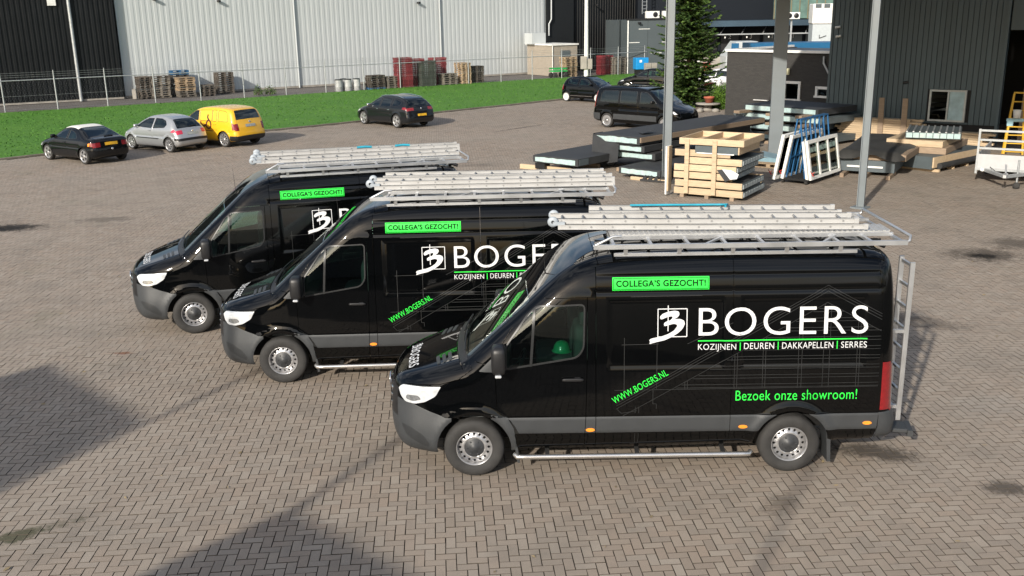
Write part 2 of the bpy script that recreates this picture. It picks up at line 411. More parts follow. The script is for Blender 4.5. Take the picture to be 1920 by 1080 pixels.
def subdiv2d(V, F, h):
    bm = bmesh.new(); vs_ = [bm.verts.new((v[0], v[1], 0)) for v in V]
    for f in F:
        try: bm.faces.new([vs_[i] for i in f])
        except ValueError: pass
    bmesh.ops.triangulate(bm, faces=bm.faces[:])
    for _ in range(3):
        L = [e for e in bm.edges if e.calc_length() > h]
        if not L: break
        bmesh.ops.subdivide_edges(bm, edges=L, cuts=1); bmesh.ops.triangulate(bm, faces=[f for f in bm.faces if len(f.verts) > 3])
    bm.verts.index_update(); V2 = np.array([v.co[:2] for v in bm.verts]); F2 = []
    for f in bm.faces:
        i = [v.index for v in f.verts]; a = V2[i]; ar = (a[1, 0]-a[0, 0])*(a[2, 1]-a[0, 1])-(a[2, 0]-a[0, 0])*(a[1, 1]-a[0, 1])
        F2.append(tuple(i) if ar > 0 else tuple(i[::-1]))
    bm.free(); return V2, F2
def ribbons(segs, wd, h=0.06):
    V, F = [], []
    for (x0, z0), (x1, z1) in segs:
        d = np.array([x1-x0, z1-z0]); L = np.linalg.norm(d); d /= L; nn = np.array([-d[1], d[0]])*wd/2; k = max(1, int(L/h))
        for i in range(k+1):
            p = np.array([x0, z0])+d*L*i/k; V += [p-nn, p+nn]
        n = len(V)-2*(k+1); F += [(n+2*i, n+2*i+2, n+2*i+3, n+2*i+1) for i in range(k)]
    return np.array(V), F
def superell(mb, c, d, e=0.5, nu=14, nv=10):
    """rounded box"""
    V = []; F = []; sp = lambda v: math.copysign(abs(v)**e, v)
    for j in range(nv+1):
        b = -PI/2+PI*j/nv
        for i in range(nu):
            a = 2*PI*i/nu; V.append((c[0]+d[0]*sp(math.cos(b))*sp(math.cos(a)), c[1]+d[1]*sp(math.cos(b))*sp(math.sin(a)), c[2]+d[2]*sp(math.sin(b))))
    for j in range(nv):
        for i in range(nu): F.append((j*nu+i, j*nu+(i+1) % nu, (j+1)*nu+(i+1) % nu, (j+1)*nu+i))
    return mb.add(V, F, True)

# shared vehicle materials
M_RUB = mat('tyre_rubber', (0.032, 0.031, 0.030), 0.8, var=0.25, scale=9, bump=0.3, bscale=60)
M_PLA = mat('grey_plastic', (0.040, 0.043, 0.046), 0.5, var=0.08, scale=5, bump=0.12, bscale=180)
M_BLK = mat('black_plastic', (0.012, 0.012, 0.013), 0.45, var=0.2, scale=8)
M_STE = mat('wheel_silver', (0.55, 0.55, 0.56), 0.32, 0.75, var=0.08, dirt=((0.2, 0.18, 0.16), 0.25))
M_CAP = mat('wheel_cap', (0.035, 0.037, 0.040), 0.5, var=0.15)
M_CHR = mat('chrome', (0.8, 0.8, 0.82), 0.12, 1.0, var=0.03)
M_ALU = mat('aluminium', (0.62, 0.63, 0.64), 0.42, 0.85, var=0.1, scale=3, dirt=((0.35, 0.34, 0.33), 0.4), bump=0.05, bscale=80)
M_LAD = mat('ladder_aluminium', (0.50, 0.50, 0.495), 0.42, 0.2, var=0.07, scale=4, dirt=((0.40, 0.39, 0.37), 0.5))
M_HEAD = mat('headlamp', (0.68, 0.70, 0.72), 0.18, 0.25, var=0.22, scale=11, coat=1.0)
M_RED = mat('tail_lamp_red', (0.21, 0.005, 0.008), 0.25, var=0.15, scale=20, coat=1.0)
M_ORA = mat('amber_lamp', (0.95, 0.30, 0.03), 0.3, var=0.15, scale=30, coat=1.0)
M_GLA = glass('tinted_glass', (0.44, 0.72, 0.62), 0.72)
M_DGL = glass('dark_glass', (0.16, 0.24, 0.22), 0.4)
M_INT = mat('cabin_trim', (0.05, 0.055, 0.055), 0.7, var=0.2)
M_UND = mat('underbody', (0.010, 0.010, 0.010), 0.9, var=0.3)

def tyre(mb, Rr, wd, rim):
    h = wd/2
    return mb.lathe([(rim, -h*0.75), (rim+0.02, -h*0.94), (rim+(Rr-rim)*0.55, -h), (Rr-0.03, -h*0.93), (Rr-0.008, -h*0.78), (Rr, -h*0.55), (Rr, h*0.55), (Rr-0.008, h*0.8), (Rr-0.05, h), (rim, h*0.8)], n=48)
def steel_wheel(root, x, y, right):
    w = link('wheel', None, root, (x, y, 0.352)); w.empty_display_size = 0.1
    if right: w.rotation_euler = (0, 0, PI)
    def share(key, fn):
        if key not in MESH: MESH[key] = fn()
        return MESH[key]
    link('tyre', share('sw_t', lambda: tyre(MB(), 0.352, 0.23, 0.207).data('tyre', M_RUB)), w)
    def rim():
        holes = [[(0.168*math.cos(a)+0.0155*math.cos(b), 0.168*math.sin(a)+0.0155*math.sin(b)) for b in (2*PI*i/10 for i in range(10))] for a in (2*PI*k/16 for k in range(16))]
        circ = lambda r: [(r*math.cos(2*PI*i/48), r*math.sin(2*PI*i/48)) for i in range(48)]
        V, T = region(circ(0.19), [circ(0.118)]+holes, 0.02, True)
        rr = np.hypot(V[:, 0], V[:, 1]); dp = np.interp(rr, [0.118, 0.128, 0.14, 0.155, 0.18, 0.19], [-0.062, -0.072, -0.066, -0.045, -0.040, -0.030])
        mb = MB(); mb.add([(v[0], d, v[1]) for v, d in zip(V, dp)], [tuple(t) for t in T], True)
        mb.lathe([(0.19, -0.030), (0.194, -0.055), (0.198, -0.075), (0.205, -0.094), (0.211, -0.096), (0.213, -0.085)], n=48)
        return mb.data('rim', M_STE)
    link('rim', share('sw_r', rim), w)
    link('hub_cap', share('sw_c', lambda: [m := MB(), m.lathe([(0.0, -0.088), (0.045, -0.086), (0.05, -0.076), (0.10, -0.072), (0.119, -0.06)], n=32), [m.lathe([(0.0, -0.083), (0.009, -0.082), (0.01, -0.07)], (0.083*math.cos(a), 0, 0.083*math.sin(a)), n=8) for a in (PI/3*i for i in range(6))]][0].data('hub_cap', M_CAP)), w)
    link('brake_disc', share('sw_b', lambda: MB().lathe([(0.0, -0.01), (0.195, -0.01), (0.2, 0.05)], n=24).data('brake_disc', M_UND)), w)
    return w
MESH = {}
def alloy_wheel(root, x, y, right, Rr, wd, rim, spokes, m=None, key='', wide=0.5):
    w = link('wheel', None, root, (x, y, Rr)); w.empty_display_size = 0.1
    if right: w.rotation_euler = (0, 0, PI)
    kk = (key, Rr, spokes)
    if kk not in MESH:
        mb = MB(); h = wd/2
        mb.lathe([(rim-0.03, -h*0.55), (rim-0.02, -h*0.8), (rim, -h*0.9), (rim+0.012, -h*0.86)], n=36)
        for i in range(spokes):
            a = 2*PI*i/spokes; M = Matrix.Rotation(-a, 4, 'Y') @ Matrix.Rotation(PI/2, 4, 'X')
            ww = rim*math.sin(PI/spokes)*wide
            mb.prism([(0.03, -ww*0.55), (rim-0.02, -ww), (rim-0.02, ww), (0.03, ww*0.55)], h*0.55, h*0.80, M)
        mb.lathe([(0.0, -h*0.86), (0.05, -h*0.84), (0.062, -h*0.7)], n=20)
        MESH[kk] = (tyre(MB(), Rr, wd, rim).data('tyre', M_RUB), mb.data('rim', m or M_STE), MB().lathe([(0.0, -h*0.35), (rim-0.02, -h*0.35), (rim, 0)], n=24).data('brake_disc', M_UND))
    t, r, b = MESH[kk]; link('tyre', t, w); link('rim', r, w); link('brake_disc', b, w); return w
# ---------------------------------------------------------------- the tall black panel vans
M_VAN = paint('black_van_paint', (0.0012, 0.0014, 0.0016))
M_WHT = mat('white_vinyl', (0.70, 0.71, 0.72), 0.4, var=0.03)
M_GRN = mat('green_vinyl', (0.03, 0.80, 0.07), 0.4, var=0.04)
M_FRM = mat('window_rubber', (0.016, 0.017, 0.018), 0.4, var=0.1)
M_REC = mat('recess_shade_grey', (0.026, 0.028, 0.030), 0.45, var=0.08)  # darker bumper grey, the recess shading put into the colour
M_INK = mat('black_ink', (0.006, 0.02, 0.008), 0.8, var=0.1, spec=0.1)
M_REFL = mat('lamp_reflector', (0.30, 0.31, 0.32), 0.2, 0.6, var=0.3, scale=25)
M_LIN = mat('grey_line_vinyl', (0.012, 0.0128, 0.013), 0.5, var=0.1)
def van_extra(x, z):
    """arch lips and the pressed panels in the flank"""
    e = np.zeros_like(x)
    for cx in (0.0, 3.665):
        d = np.hypot(x-cx, z-0.36); e = e+0.026*np.exp(-((d-0.47)/0.06)**2)
    for x0, x1, z0, z1 in ((1.56, 2.84, 1.33, 2.10), (3.06, 4.44, 1.33, 2.10)):
        d = np.minimum(np.minimum(x-x0, x1-x), np.minimum(z-z0, z1-z)); t = np.clip(d/0.05+0.5, 0, 1); e = e-0.010*t*t*(3-2*t)
    for zc in (2.38, 2.205): e = e-0.010*np.exp(-((z-zc)/0.018)**2)*np.clip((x-1.0)/0.4, 0, 1)*np.clip((4.62-x)/0.06, 0, 1)
    q = np.clip((1.00-z)/0.55, 0, 1); e = e+0.10*q*q*(3-2*q)*np.clip((0.15-x)/0.9, 0, 1)        # the bumper stands wider than the lamps
    t = np.clip((z-0.735)/0.02, 0, 1)*1.0; u = np.clip((z-0.545)/0.02, 0, 1)
    return e+0.012*(u-t)*np.clip((x-0.3)/0.1, 0, 1)
def fit_text(body, x0, x1, z0, z1, space=1.0, ang=0.0, bold=0.0, keep=None, shear=0.0):
    V, F = text_mesh(body, 1.0, space, shear, bold); V, F = subdiv2d(V, F, 0.35)
    lo, hi = V.min(0), V.max(0)
    if keep: lo[1], hi[1] = keep
    V = (V-lo)/(hi-lo)*np.array([x1-x0, z1-z0])
    c, s_ = math.cos(ang), math.sin(ang); V = np.stack([V[:, 0]*c-V[:, 1]*s_, V[:, 0]*s_+V[:, 1]*c], 1)
    return V+np.array([x0, z0]), F
# brushed figure of the emblem, in units of its square (0..1)
BRUSH = [(0.06, 0.72), (0.16, 0.83), (0.34, 0.90), (0.58, 0.94), (0.72, 0.90), (0.74, 0.80), (0.68, 0.70), (0.56, 0.64), (0.76, 0.64), (0.90, 0.58), (0.93, 0.46),
         (0.86, 0.30), (0.72, 0.15), (0.50, 0.00), (0.24, -0.12), (-0.10, -0.20), (-0.30, -0.26), (-0.26, -0.17), (-0.30, -0.12), (-0.24, -0.06), (-0.06, -0.02), (0.14, 0.02), (0.36, 0.10), (0.55, 0.22), (0.66, 0.36), (0.66, 0.44),
         (0.54, 0.47), (0.36, 0.42), (0.22, 0.38), (0.20, 0.48), (0.26, 0.54), (0.44, 0.60), (0.50, 0.68), (0.50, 0.74), (0.34, 0.72), (0.20, 0.66), (0.10, 0.62)]
def emblem(x0, z0, w_, h_):
    q = round_poly(BRUSH, 0.04, 2)*np.array([w_, h_])+np.array([x0, z0]); V, F = region(q, [], 0.05, False); V, F = subdiv2d(V, F, 0.08)
    t = 0.010; a, b, c, d = (x0, z0), (x0+w_, z0), (x0+w_, z0+h_), (x0, z0+h_)
    V2, F2 = ribbons([(a, b), (b, c), (c, d), (d, a), ((x0+0.35*w_, z0+0.2*h_), (x0+0.35*w_, z0+1.12*h_))], t)
    return (V, F), (V2, F2)
def house_lines():
    s_ = []
    def cut(z): return 1.66+(z-0.86)/0.578                   # underside of the left roof slope
    for o_ in (-0.13, 0.0, 0.035, 0.065): s_.append(((1.645 if o_ > -0.1 else 1.72, 0.846+o_+(0 if o_ > -0.1 else 0.043)), (4.005, 2.182+o_)))
    for o_ in (-0.13, 0.0, 0.035, 0.065): s_.append(((4.005, 2.182+o_), (4.62, 1.85+o_)))
    for i in range(27):
        z = 1.085+i*0.036
        x0 = max(2.02, 4.005-(2.05-z)/0.566+0.02); x1 = min(4.62, 4.005+(2.05-z)/0.54) if z > 1.75 else 4.62
        if i % 3 != 2 and x1 > x0+0.1: s_.append(((x0, z), (x1, z)))
    s_.append(((1.62, 1.068), (4.62, 1.075)))
    for x in (2.42, 2.45, 2.98, 3.01, 3.30, 3.33, 3.70, 3.74, 3.98, 4.05, 4.36, 4.39):
        zt = min(2.05, 2.05-(4.005-x)*0.566) if x < 4.0 else 2.05-(x-4.0)*0.54
        if zt > 1.15: s_.append(((x, 1.075), (x, zt)))
    s_ += [((1.73, 0.95), (1.73, 1.68)), ((2.10, 1.08), (2.10, 1.62)), ((1.70, 1.60), (2.12, 1.605)), ((2.06, 1.07), (2.06, 0.90)), ((2.06, 0.90), (2.10, 0.90)), ((2.10, 0.90), (2.10, 0.84))]
    s_ += [((1.645, 0.846), (1.70, 0.79)), ((1.70, 0.79), (1.88, 0.82)), ((1.86, 0.79), (1.86, 0.87)), ((1.90, 0.79), (1.90, 0.87)), ((1.86, 0.40), (1.86, 0.54)), ((1.90, 0.40), (1.90, 0.54)), ((1.80, 0.40), (1.90, 0.40))]
    s_ += [((2.44, 1.60), (2.95, 1.84)), ((1.80, 2.15), (2.6, 2.155))]
    return s_
def build_van():
    root = thing('panel_van', 'van', 'van')
    prof = [(-0.60, 0.25), (-0.90, 0.27), (-1.00, 0.37), (-1.035, 0.55), (-1.035, 0.78), (-1.02, 1.0), (-0.97, 1.10), (-0.84, 1.175), (-0.55, 1.275), (-0.28, 1.365), (-0.17, 1.40), (-0.135, 1.43), (0.25, 1.77), (0.65, 2.11), (0.81, 2.25), (1.0, 2.40), (1.2, 2.51), (1.45, 2.585),
            (1.9, 2.625), (3.0, 2.64), (4.2, 2.625), (4.62, 2.60), (4.745, 2.545), (4.80, 2.37), (4.835, 1.9), (4.855, 1.3), (4.865, 0.8), (4.90, 0.75), (4.93, 0.62), (4.92, 0.46), (4.85, 0.40), (4.5, 0.36)]
    b = Body(prof, [(-1.1, 0.50), (-1.02, 0.60), (-0.9, 0.70), (-0.8, 0.765), (-0.6, 0.86), (-0.37, 0.925), (-0.1, 0.972), (0.25, 1.0), (3, 1.0), (4.6, 1.0), (4.95, 0.985)],
             [(0.2, 0.06), (0.4, 0.02), (0.6, 0.0), (0.9, 0.0), (1.2, 0.02), (1.5, 0.035), (1.8, 0.06), (2.1, 0.095), (2.4, 0.14), (2.65, 0.19)], 0.24, 0.16, 0.03, 0.035, van_extra)
    S = b.s_at; h = 0.045; PP = lambda hh=h: Panels(b, hh)
    arF = arc(0, 0.36, 0.43, -40, 220, 26); arR = arc(3.665, 0.36, 0.43, -40, 220, 26)
    head = round_poly([(-0.90, 1.045), (-0.80, 1.068), (-0.36, 1.108), (-0.43, 0.985), (-0.56, 0.905), (-0.68, 0.872), (-0.80, 0.875), (-0.86, 0.93)], 0.025, 3)
    win = round_poly([(0.385, 1.325), (1.20, 1.455), (1.275, 1.56), (1.288, 2.075), (0.76, 2.055), (0.66, 1.985), (0.385, 1.60)], [0.03, 0.12, 0.08, 0.06, 0.08, 0.08, 0.05], 4)
    tail = [(4.66, 1.352), (4.95, 1.33), (4.95, 0.765), (4.655, 0.78)]
    s_low, s_bmp, s_gr, s_hood, s_cowl, s_ws, s_cap, s_roof = 0.0, S(-1.035, 0.70), S(-1.01, 1.03), S(-0.95, 1.115), S(-0.21, 1.39), S(-0.135, 1.43), S(0.65, 2.11), S(1.41, 2.575)
    s_mid, s_rt, s_rb = S(2.95, 2.64), S(4.68, 2.56), S(4.866, 0.78); s_end = b.S[-1]
    Y = 1.3
    # nose
    bt = [(-1.3, 0.93), (-0.72, 0.875), (-0.5, 0.80), (-0.33, 0.75)]
    PP().side([(-1.3, 0.0), (-0.25, 0.0), (-0.25, 0.75)]+bt[::-1], [arF], gap=0.002).strip([(s_low, -Y), (s_bmp, -Y), (s_bmp, Y), (s_low, Y)]).build('front_bumper', M_PLA, root)
    PP(0.06).strip([(s_bmp, -Y), (s_gr, -Y), (s_gr, Y), (s_bmp, Y)], skirt=0.03).build('grille_panel', M_BLK, root)
    for f_ in (0.25, 0.5, 0.75):
        sc = s_bmp+(s_gr-s_bmp)*f_; PP(0.06).strip([(sc-0.016, -0.50), (sc+0.016, -0.50), (sc+0.016, 0.50), (sc-0.016, 0.50)], off=0.012).build('grille_slat', M_CHR, root)
    e = MB(); ec = b.strip(np.array([[(s_bmp+s_gr)/2, 0.0]]), 0.03)[0]; e.tube([(ec[0], 0.10*math.cos(a), ec[2]+0.10*math.sin(a)) for a in (2*PI*i/20 for i in range(21))], 0.009, 6, False)
    for a in (PI/2, PI/2+2*PI/3, PI/2-2*PI/3): e.tube([ec, (ec[0], 0.1*math.cos(a), ec[2]+0.1*math.sin(a))], [0.014, 0.004], 6)
    e.build('emblem', M_CHR, root)
    for sg in (-1, 1): PP(0.03).side(round_poly([(-0.86, 0.62), (-0.72, 0.60), (-0.60, 0.53), (-0.52, 0.42), (-0.54, 0.36), (-0.66, 0.42), (-0.80, 0.50)], 0.03, 3), sides=(sg,), off=0.003, gap=0, skirt=0.02).build('bumper_recess_shade', M_REC, root)  # fog recess as a raised darker patch, its shading painted
    hood_line = [(-1.3, 1.06), (-0.88, 1.072), (-0.40, 1.125), (-0.16, 1.20), (0.0, 1.32), (-0.06, 1.42)]
    PP().side(bt+[(0.0, 0.75), (0.40, 0.756), (0.275, 0.84), (0.262, 1.30), (0.19, 1.385)]+[(-0.06, 1.42), (0.0, 1.32), (-0.16, 1.20), (-0.40, 1.125), (-0.88, 1.072), (-1.3, 1.06)], [arF, head]).strip([(s_gr, -Y), (s_hood, -Y), (s_hood, Y), (s_gr, Y)]).build('front_wing', M_VAN, root)
    PP().side(hood_line+[(-0.1, 1.9), (-1.3, 1.9)]).strip([(s_hood, -Y), (s_cowl, -Y), (s_cowl, Y), (s_hood, Y)]).build('bonnet', M_VAN, root)
    PP(0.05).strip([(s_cowl, -0.80), (s_ws, -0.80), (s_ws, 0.80), (s_cowl, 0.80)], off=-0.006).build('cowl', M_BLK, root)
    for sg in (-1, 1):
        hl_ = PP(0.03).side(head, sides=(sg,), off=0.003).build('headlight', M_HEAD, root)
        PP(0.02).side(round_poly([(-0.79, 0.915), (-0.70, 0.900), (-0.60, 0.935), (-0.64, 0.975), (-0.78, 0.965)], 0.02, 2), sides=(sg,), off=0.006, gap=0, skirt=0).build('reflector', M_REFL, hl_)
        PP(0.02).side(round_poly([(-0.84, 1.040), (-0.45, 1.080), (-0.47, 1.055), (-0.84, 1.012)], 0.01, 2), sides=(sg,), off=0.006, gap=0, skirt=0).build('daytime_strip', M_WHT, hl_)
    for i in range(3):
        sc = s_cowl-0.10-0.075*i
        for y0 in (-0.66, 0.40): PP(0.03).strip(round_poly([(sc-0.022, y0), (sc+0.022, y0+0.02), (sc+0.022, y0+0.26), (sc-0.022, y0+0.24)], 0.02, 2), off=0.006, gap=0).build('bonnet_vent', M_PLA, root)
    # windscreen and roof
    wsp = round_poly([(s_ws+0.015, -0.785), (s_cap-0.02, -0.735), (s_cap-0.02, 0.735), (s_ws+0.015, 0.785)], 0.06, 4)
    PP(0.06).strip([(s_cowl-0.0, -Y), (s_roof, -Y), (s_roof, Y), (s_cowl, Y)], [wsp, [(s_cowl-0.01, -0.80), (s_ws, -0.80), (s_ws, 0.80), (s_cowl-0.01, 0.80)]]).side([(0.19, 1.385), (0.60, 2.0), (0.70, 2.10), (0.80, 2.135), (1.41, 2.15), (1.41, 3.0), (-0.5, 3.0), (-0.5, 1.9), (-0.1, 1.9), (-0.06, 1.42)]).build('cab_roof', M_VAN, root)
    PP(0.06).strip(wsp, gap=0.006).build('windscreen', M_GLA, root)
    for y0 in (-0.62, 0.05): 
        p = b.strip(np.array([[s_ws+0.02+0.05*t, y0+0.6*t] for t in (0, 0.33, 0.66, 1)]), 0.025); MB().tube(p, 0.010, 6).build('wiper', M_BLK, root)
    for i, (x0, x1, sa, sb) in enumerate(((1.41, 2.95, s_roof, s_mid), (2.95, 4.585, s_mid, s_rt))):
        tp = [(x1, 2.38), (x1-0.02*i, 3.0), (x0, 3.0), (x0, 2.15)]
        xe = 4.665 if i else 2.95
        low = [(x0, 0.754), (xe, 0.754)]+([(4.665, 1.36), (4.615, 2.1), (4.56, 2.6), (4.55, 3.0)] if i else [(2.95, 3.0)])+[(x0, 3.0)]
        PP(0.03 if i == 0 else 0.03).side(low, [arR], h=0.03).strip([(sa, -Y), (sb, -Y), (sb, Y), (sa, Y)], h=0.08).build('side_panel', M_VAN, root)
        for sg in (-1, 1):
            for xa, xb in (((x0, 3.60), (3.70, 4.65)) if i else ((x0, 2.95),)): PP().side([(xa, 0.547), (min(xb, 4.64), 0.547), (xb, 0.754), (xa, 0.754)], [arR], sides=(sg,), h=0.03).build('rubbing_strip', M_PLA, root)
            for xa, xb, zb in (((x0, 3.60, 0.335), (3.70, 4.63, 0.39)) if i else ((x0, 2.95, 0.335),)): PP().side([(xa, zb), (xb, zb), (xb+0.01*(xb > 4), 0.547), (xa, 0.547)], [arR], sides=(sg,)).build('sill', M_VAN, root)
    PP().side([(4.665, 0.754), (4.665, 1.36), (4.615, 2.1), (4.56, 2.6), (4.55, 3.0), (5.2, 3.0), (5.2, 0.757)], [tail]).strip([(s_rt, -Y), (s_rb, -Y), (s_rb, -0.02), (s_rt, -0.02)]).strip([(s_rt, 0.02), (s_rb, 0.02), (s_rb, Y), (s_rt, Y)]).build('rear_door', M_VAN, root)
    for sg in (-1, 1):
        PP(0.03).side(tail, sides=(sg,), off=0.004).strip([(S(4.855, 1.34), sg*0.80), (s_rb, sg*0.80), (s_rb, sg*1.2), (S(4.855, 1.34), sg*1.2)], off=0.004).build('tail_light', M_RED, root)
    PP().side([(4.64, 0.0), (5.2, 0.0), (5.2, 0.757), (4.65, 0.757)], [[(4.0, -1), (7, -1), (7, 0.40), (4.0, 0.38)]]).strip([(s_rb, -Y), (s_end-0.3, -Y), (s_end-0.3, Y), (s_rb, Y)]).build('rear_bumper', M_PLA, root)
    # doors
    rr = [(1.295, 0.754), (1.31, 1.4), (1.315, 2.15)]
    for sg in (-1, 1):
        d = PP(0.035).side([(0.19, 1.385), (0.262, 1.30), (0.275, 0.84), (0.40, 0.756)]+rr+[(0.80, 2.135), (0.70, 2.10), (0.60, 2.0)], [win, arF], sides=(sg,)).build('door', M_VAN, root)
        PP().side([(0.30, 0.547), (1.285, 0.547), (1.295, 0.754), (0.30, 0.754)], [arc(0, 0.36, 0.555, -40, 220, 26)], sides=(sg,)).build('rubbing_strip', M_PLA, d)
        PP().side([(0.30, 0.335), (1.277, 0.335), (1.285, 0.547), (0.30, 0.547)], [arc(0, 0.36, 0.50, -60, 240, 26)], sides=(sg,)).build('sill', M_VAN, d)
        PP().side([(0.2, 0.80), (0.40, 0.756), (0.47, 0.62), (0.505, 0.335), (0.2, 0.2)], [arF], sides=(sg,)).build('arch_trim', M_PLA, d)
        PP(0.05).side(win, sides=(sg,), off=-0.008, gap=0.016).build('door_window', M_GLA, d)
        fr = np.asarray(win); ring = PP(0.03).side(offset_poly(win, -0.004), [offset_poly(win, 0.014)], sides=(sg,), off=0.001, gap=0)
        ring.build('window_frame', M_FRM, d); PP(0.03).side([(0.655, 1.36), (0.685, 1.365), (0.735, 2.05), (0.705, 2.03)], sides=(sg,), off=0.002, gap=0).build('window_divider', M_FRM, d)
        PP(0.03).side(round_poly([(0.075, 1.305), (0.262, 1.30), (0.375, 1.325), (0.375, 1.58), (0.33, 1.56)], 0.02, 2), sides=(sg,), off=0.006, gap=0).build('mirror_base', M_PLA, d)
        y = sg*1.0
        mm = MB(); superell(mm, (0.31, y+sg*0.12, 1.51), (0.085, 0.125, 0.165), 0.45); mm.bar((0.30, y-sg*0.04, 1.36), (0.30, y+sg*0.12, 1.40), 0.08, 0.06)
        mr = mm.build('mirror', M_BLK, d)
        MB().box((0.305, y+sg*0.205, 1.345), (0.07, 0.09, 0.03), ch=0.008).build('indicator', M_HEAD, mr)
        hb = MB(); superell(hb, (1.145, sg*(b.side(np.array([[1.145, 1.208]]), 1)[0][1]+0.028), 1.208), (0.125, 0.018, 0.018), 0.5); hb.box((1.20, sg*0.985, 1.205), (0.07, 0.03, 0.045), ch=0.008)
        hb.build('door_handle', M_BLK, d)
    for sg in (-1, 1):
        pl = PP().side([(1.295, 0.754), (1.31, 1.4), (1.315, 2.15), (1.41, 2.15), (1.41, 0.754)], sides=(sg,)).build('door_pillar', M_VAN, root)
        PP().side([(1.285, 0.335), (1.285, 0.547), (1.41, 0.547), (1.41, 0.335)], sides=(sg,)).build('sill', M_VAN, pl)
        PP().side([(1.285, 0.547), (1.295, 0.754), (1.41, 0.754), (1.41, 0.547)], sides=(sg,)).build('rubbing_strip', M_PLA, pl)
    for x, z in ((1.346, 0.592), (3.10, 0.607), (4.523, 0.632)):
        PP(0.02).side([(x+0.052*math.cos(a), z+0.021*math.sin(a)) for a in (2*PI*i/16 for i in range(16))], sides=(-1,), off=0.008, gap=0).build('side_marker', M_ORA, root)
    # lettering on the driver's flank
    t = PP(); t.flat(*fit_text('BOGERS', 2.565, 4.465, 1.692, 2.012, 1.12, bold=-0.006)); t.build('lettering', M_WHT, root)
    (V1, F1), (V2, F2) = emblem(2.106, 1.687, 0.326, 0.318); PP().flat(V1, F1, 0.006).flat(V2, F2, 0.005).build('brush_emblem', M_WHT, root)
    x = 2.562; t = PP(); gg = PP()
    for wd, x1 in (('KOZIJNEN', 2.99), ('DEUREN', 3.42), ('DAKKAPELLEN', 4.085), ('SERRES', 4.462)):
        t.flat(*fit_text(wd, x, x1, 1.530, 1.602, 1.08, bold=-0.002, keep=None if 'J' not in wd else (0.0-0.0, 0.73)))
        if x1 < 4.4: gg.flat(*ribbons([((x1+0.045, 1.52), (x1+0.045, 1.612))], 0.010)); x = x1+0.09
    t.build('lettering', M_WHT, root)['kind'] = 'stuff'
    gg.flat(*ribbons([((2.560, 1.634), (4.464, 1.634))], 0.013))
    gg.flat(*fit_text('Bezoek onze showroom!', 3.002, 4.385, 0.925, 1.045, 1.06, bold=-0.002))
    an = math.atan2(1.262-0.915, 2.237-1.608); gg.flat(*fit_text('WWW.BOGERS.NL', 1.622, 1.622+0.70, 0.905, 0.985, 1.06, ang=an, bold=0.0))
    # green sticker
    gg.build('lettering', M_GRN, root)['kind'] = 'stuff'
    st = PP(0.05); st.side([(1.593, 2.222), (2.675, 2.222), (2.675, 2.366), (1.593, 2.366)], sides=(-1,), off=0.005, gap=0, skirt=0); stk = st.build('sticker', M_GRN, root)
    st = PP(); st.flat(*fit_text('COLLEGA\u2019S GEZOCHT!', 1.635, 2.635, 2.262, 2.334, 1.08, bold=0.028), off=0.009)
    q = [(1.606, 2.234), (2.662, 2.234), (2.662, 2.354), (1.606, 2.354)]; st.flat(*ribbons([(q[i], q[(i+1) % 4]) for i in range(4)], 0.005), off=0.009); st.build('lettering', M_INK, stk)
    PP().flat(*ribbons(house_lines(), 0.0065), off=0.0035).build('line_drawing', M_LIN, root)
    # bonnet lettering, read from the front
    V, F = fit_text('BOGERS', 0, 0.62, 0, 0.13, 1.1, bold=0.006); c0 = S(-0.80, 1.19)
    hb = PP(); hb.flat(np.stack([c0+V[:, 1], 0.15-V[:, 0]], 1), [f[::1] for f in F], on='strip', off=0.004)
    (V1, F1), (V2, F2) = emblem(0, 0, 0.12, 0.12)
    for VV, FF in ((V1, F1), (V2, F2)): hb.flat(np.stack([c0+VV[:, 1], 0.31-VV[:, 0]], 1), FF, on='strip', off=0.004)
    hb.build('lettering', M_WHT, root)
    PP().flat(*[np.array([(c0-0.03, 0.15), (c0-0.018, 0.15), (c0-0.018, -0.47), (c0-0.03, -0.47)]), [(0, 1, 2, 3)]], on='strip', off=0.004).build('lettering', M_GRN, root)
    # cabin
    MB().box((2.0, 0, 0.62), (5.6, 1.26, 0.36)).box((0.0, 0, 0.42), (1.4, 1.16, 0.2)).build('underbody', M_UND, root)
    MB().box((1.47, 0, 1.39), (0.04, 1.70, 1.46)).box((1.47, 0, 2.26), (0.04, 1.30, 0.28)).build('bulkhead', M_INT, root)
    mb = MB(); mb.prism([(-0.15, 0.7), (0.45, 0.7), (0.42, 1.18), (0.25, 1.34), (-0.1, 1.36)], -0.84, 0.84, Matrix.Rotation(PI/2, 4, 'X')); mb.build('dashboard', M_INT, root)
    mb = MB(); c = Vector((0.55, -0.45, 1.22)); mb.tube([c+Vector((0.10*math.cos(a)*0.6, 0.2*math.sin(a), 0.2*math.cos(a)*0.8)) for a in (2*PI*i/20 for i in range(21))], 0.016, 6, False); mb.bar(c, (0.35, -0.45, 1.1), 0.05, 0.05); mb.bar(c+Vector((0, -0.19, 0)), c+Vector((0, 0.19, 0)), 0.03, 0.03); mb.build('steering_wheel', M_BLK, root)
    for y in (-0.45, 0.30, 0.62):
        mb = MB(); superell(mb, (1.02, y, 0.98), (0.27, 0.25, 0.12), 0.4); superell(mb, (1.27, y, 1.38), (0.10, 0.24, 0.36), 0.4); superell(mb, (1.30, y, 1.80), (0.06, 0.14, 0.11), 0.5); mb.build('seat', M_INT, root)
    # wheels, flaps, tube, tow step, rear ladder, aerial
    for x in (0.0, 3.665):
        for sg in (-1, 1): steel_wheel(root, x, sg*0.865, sg > 0)
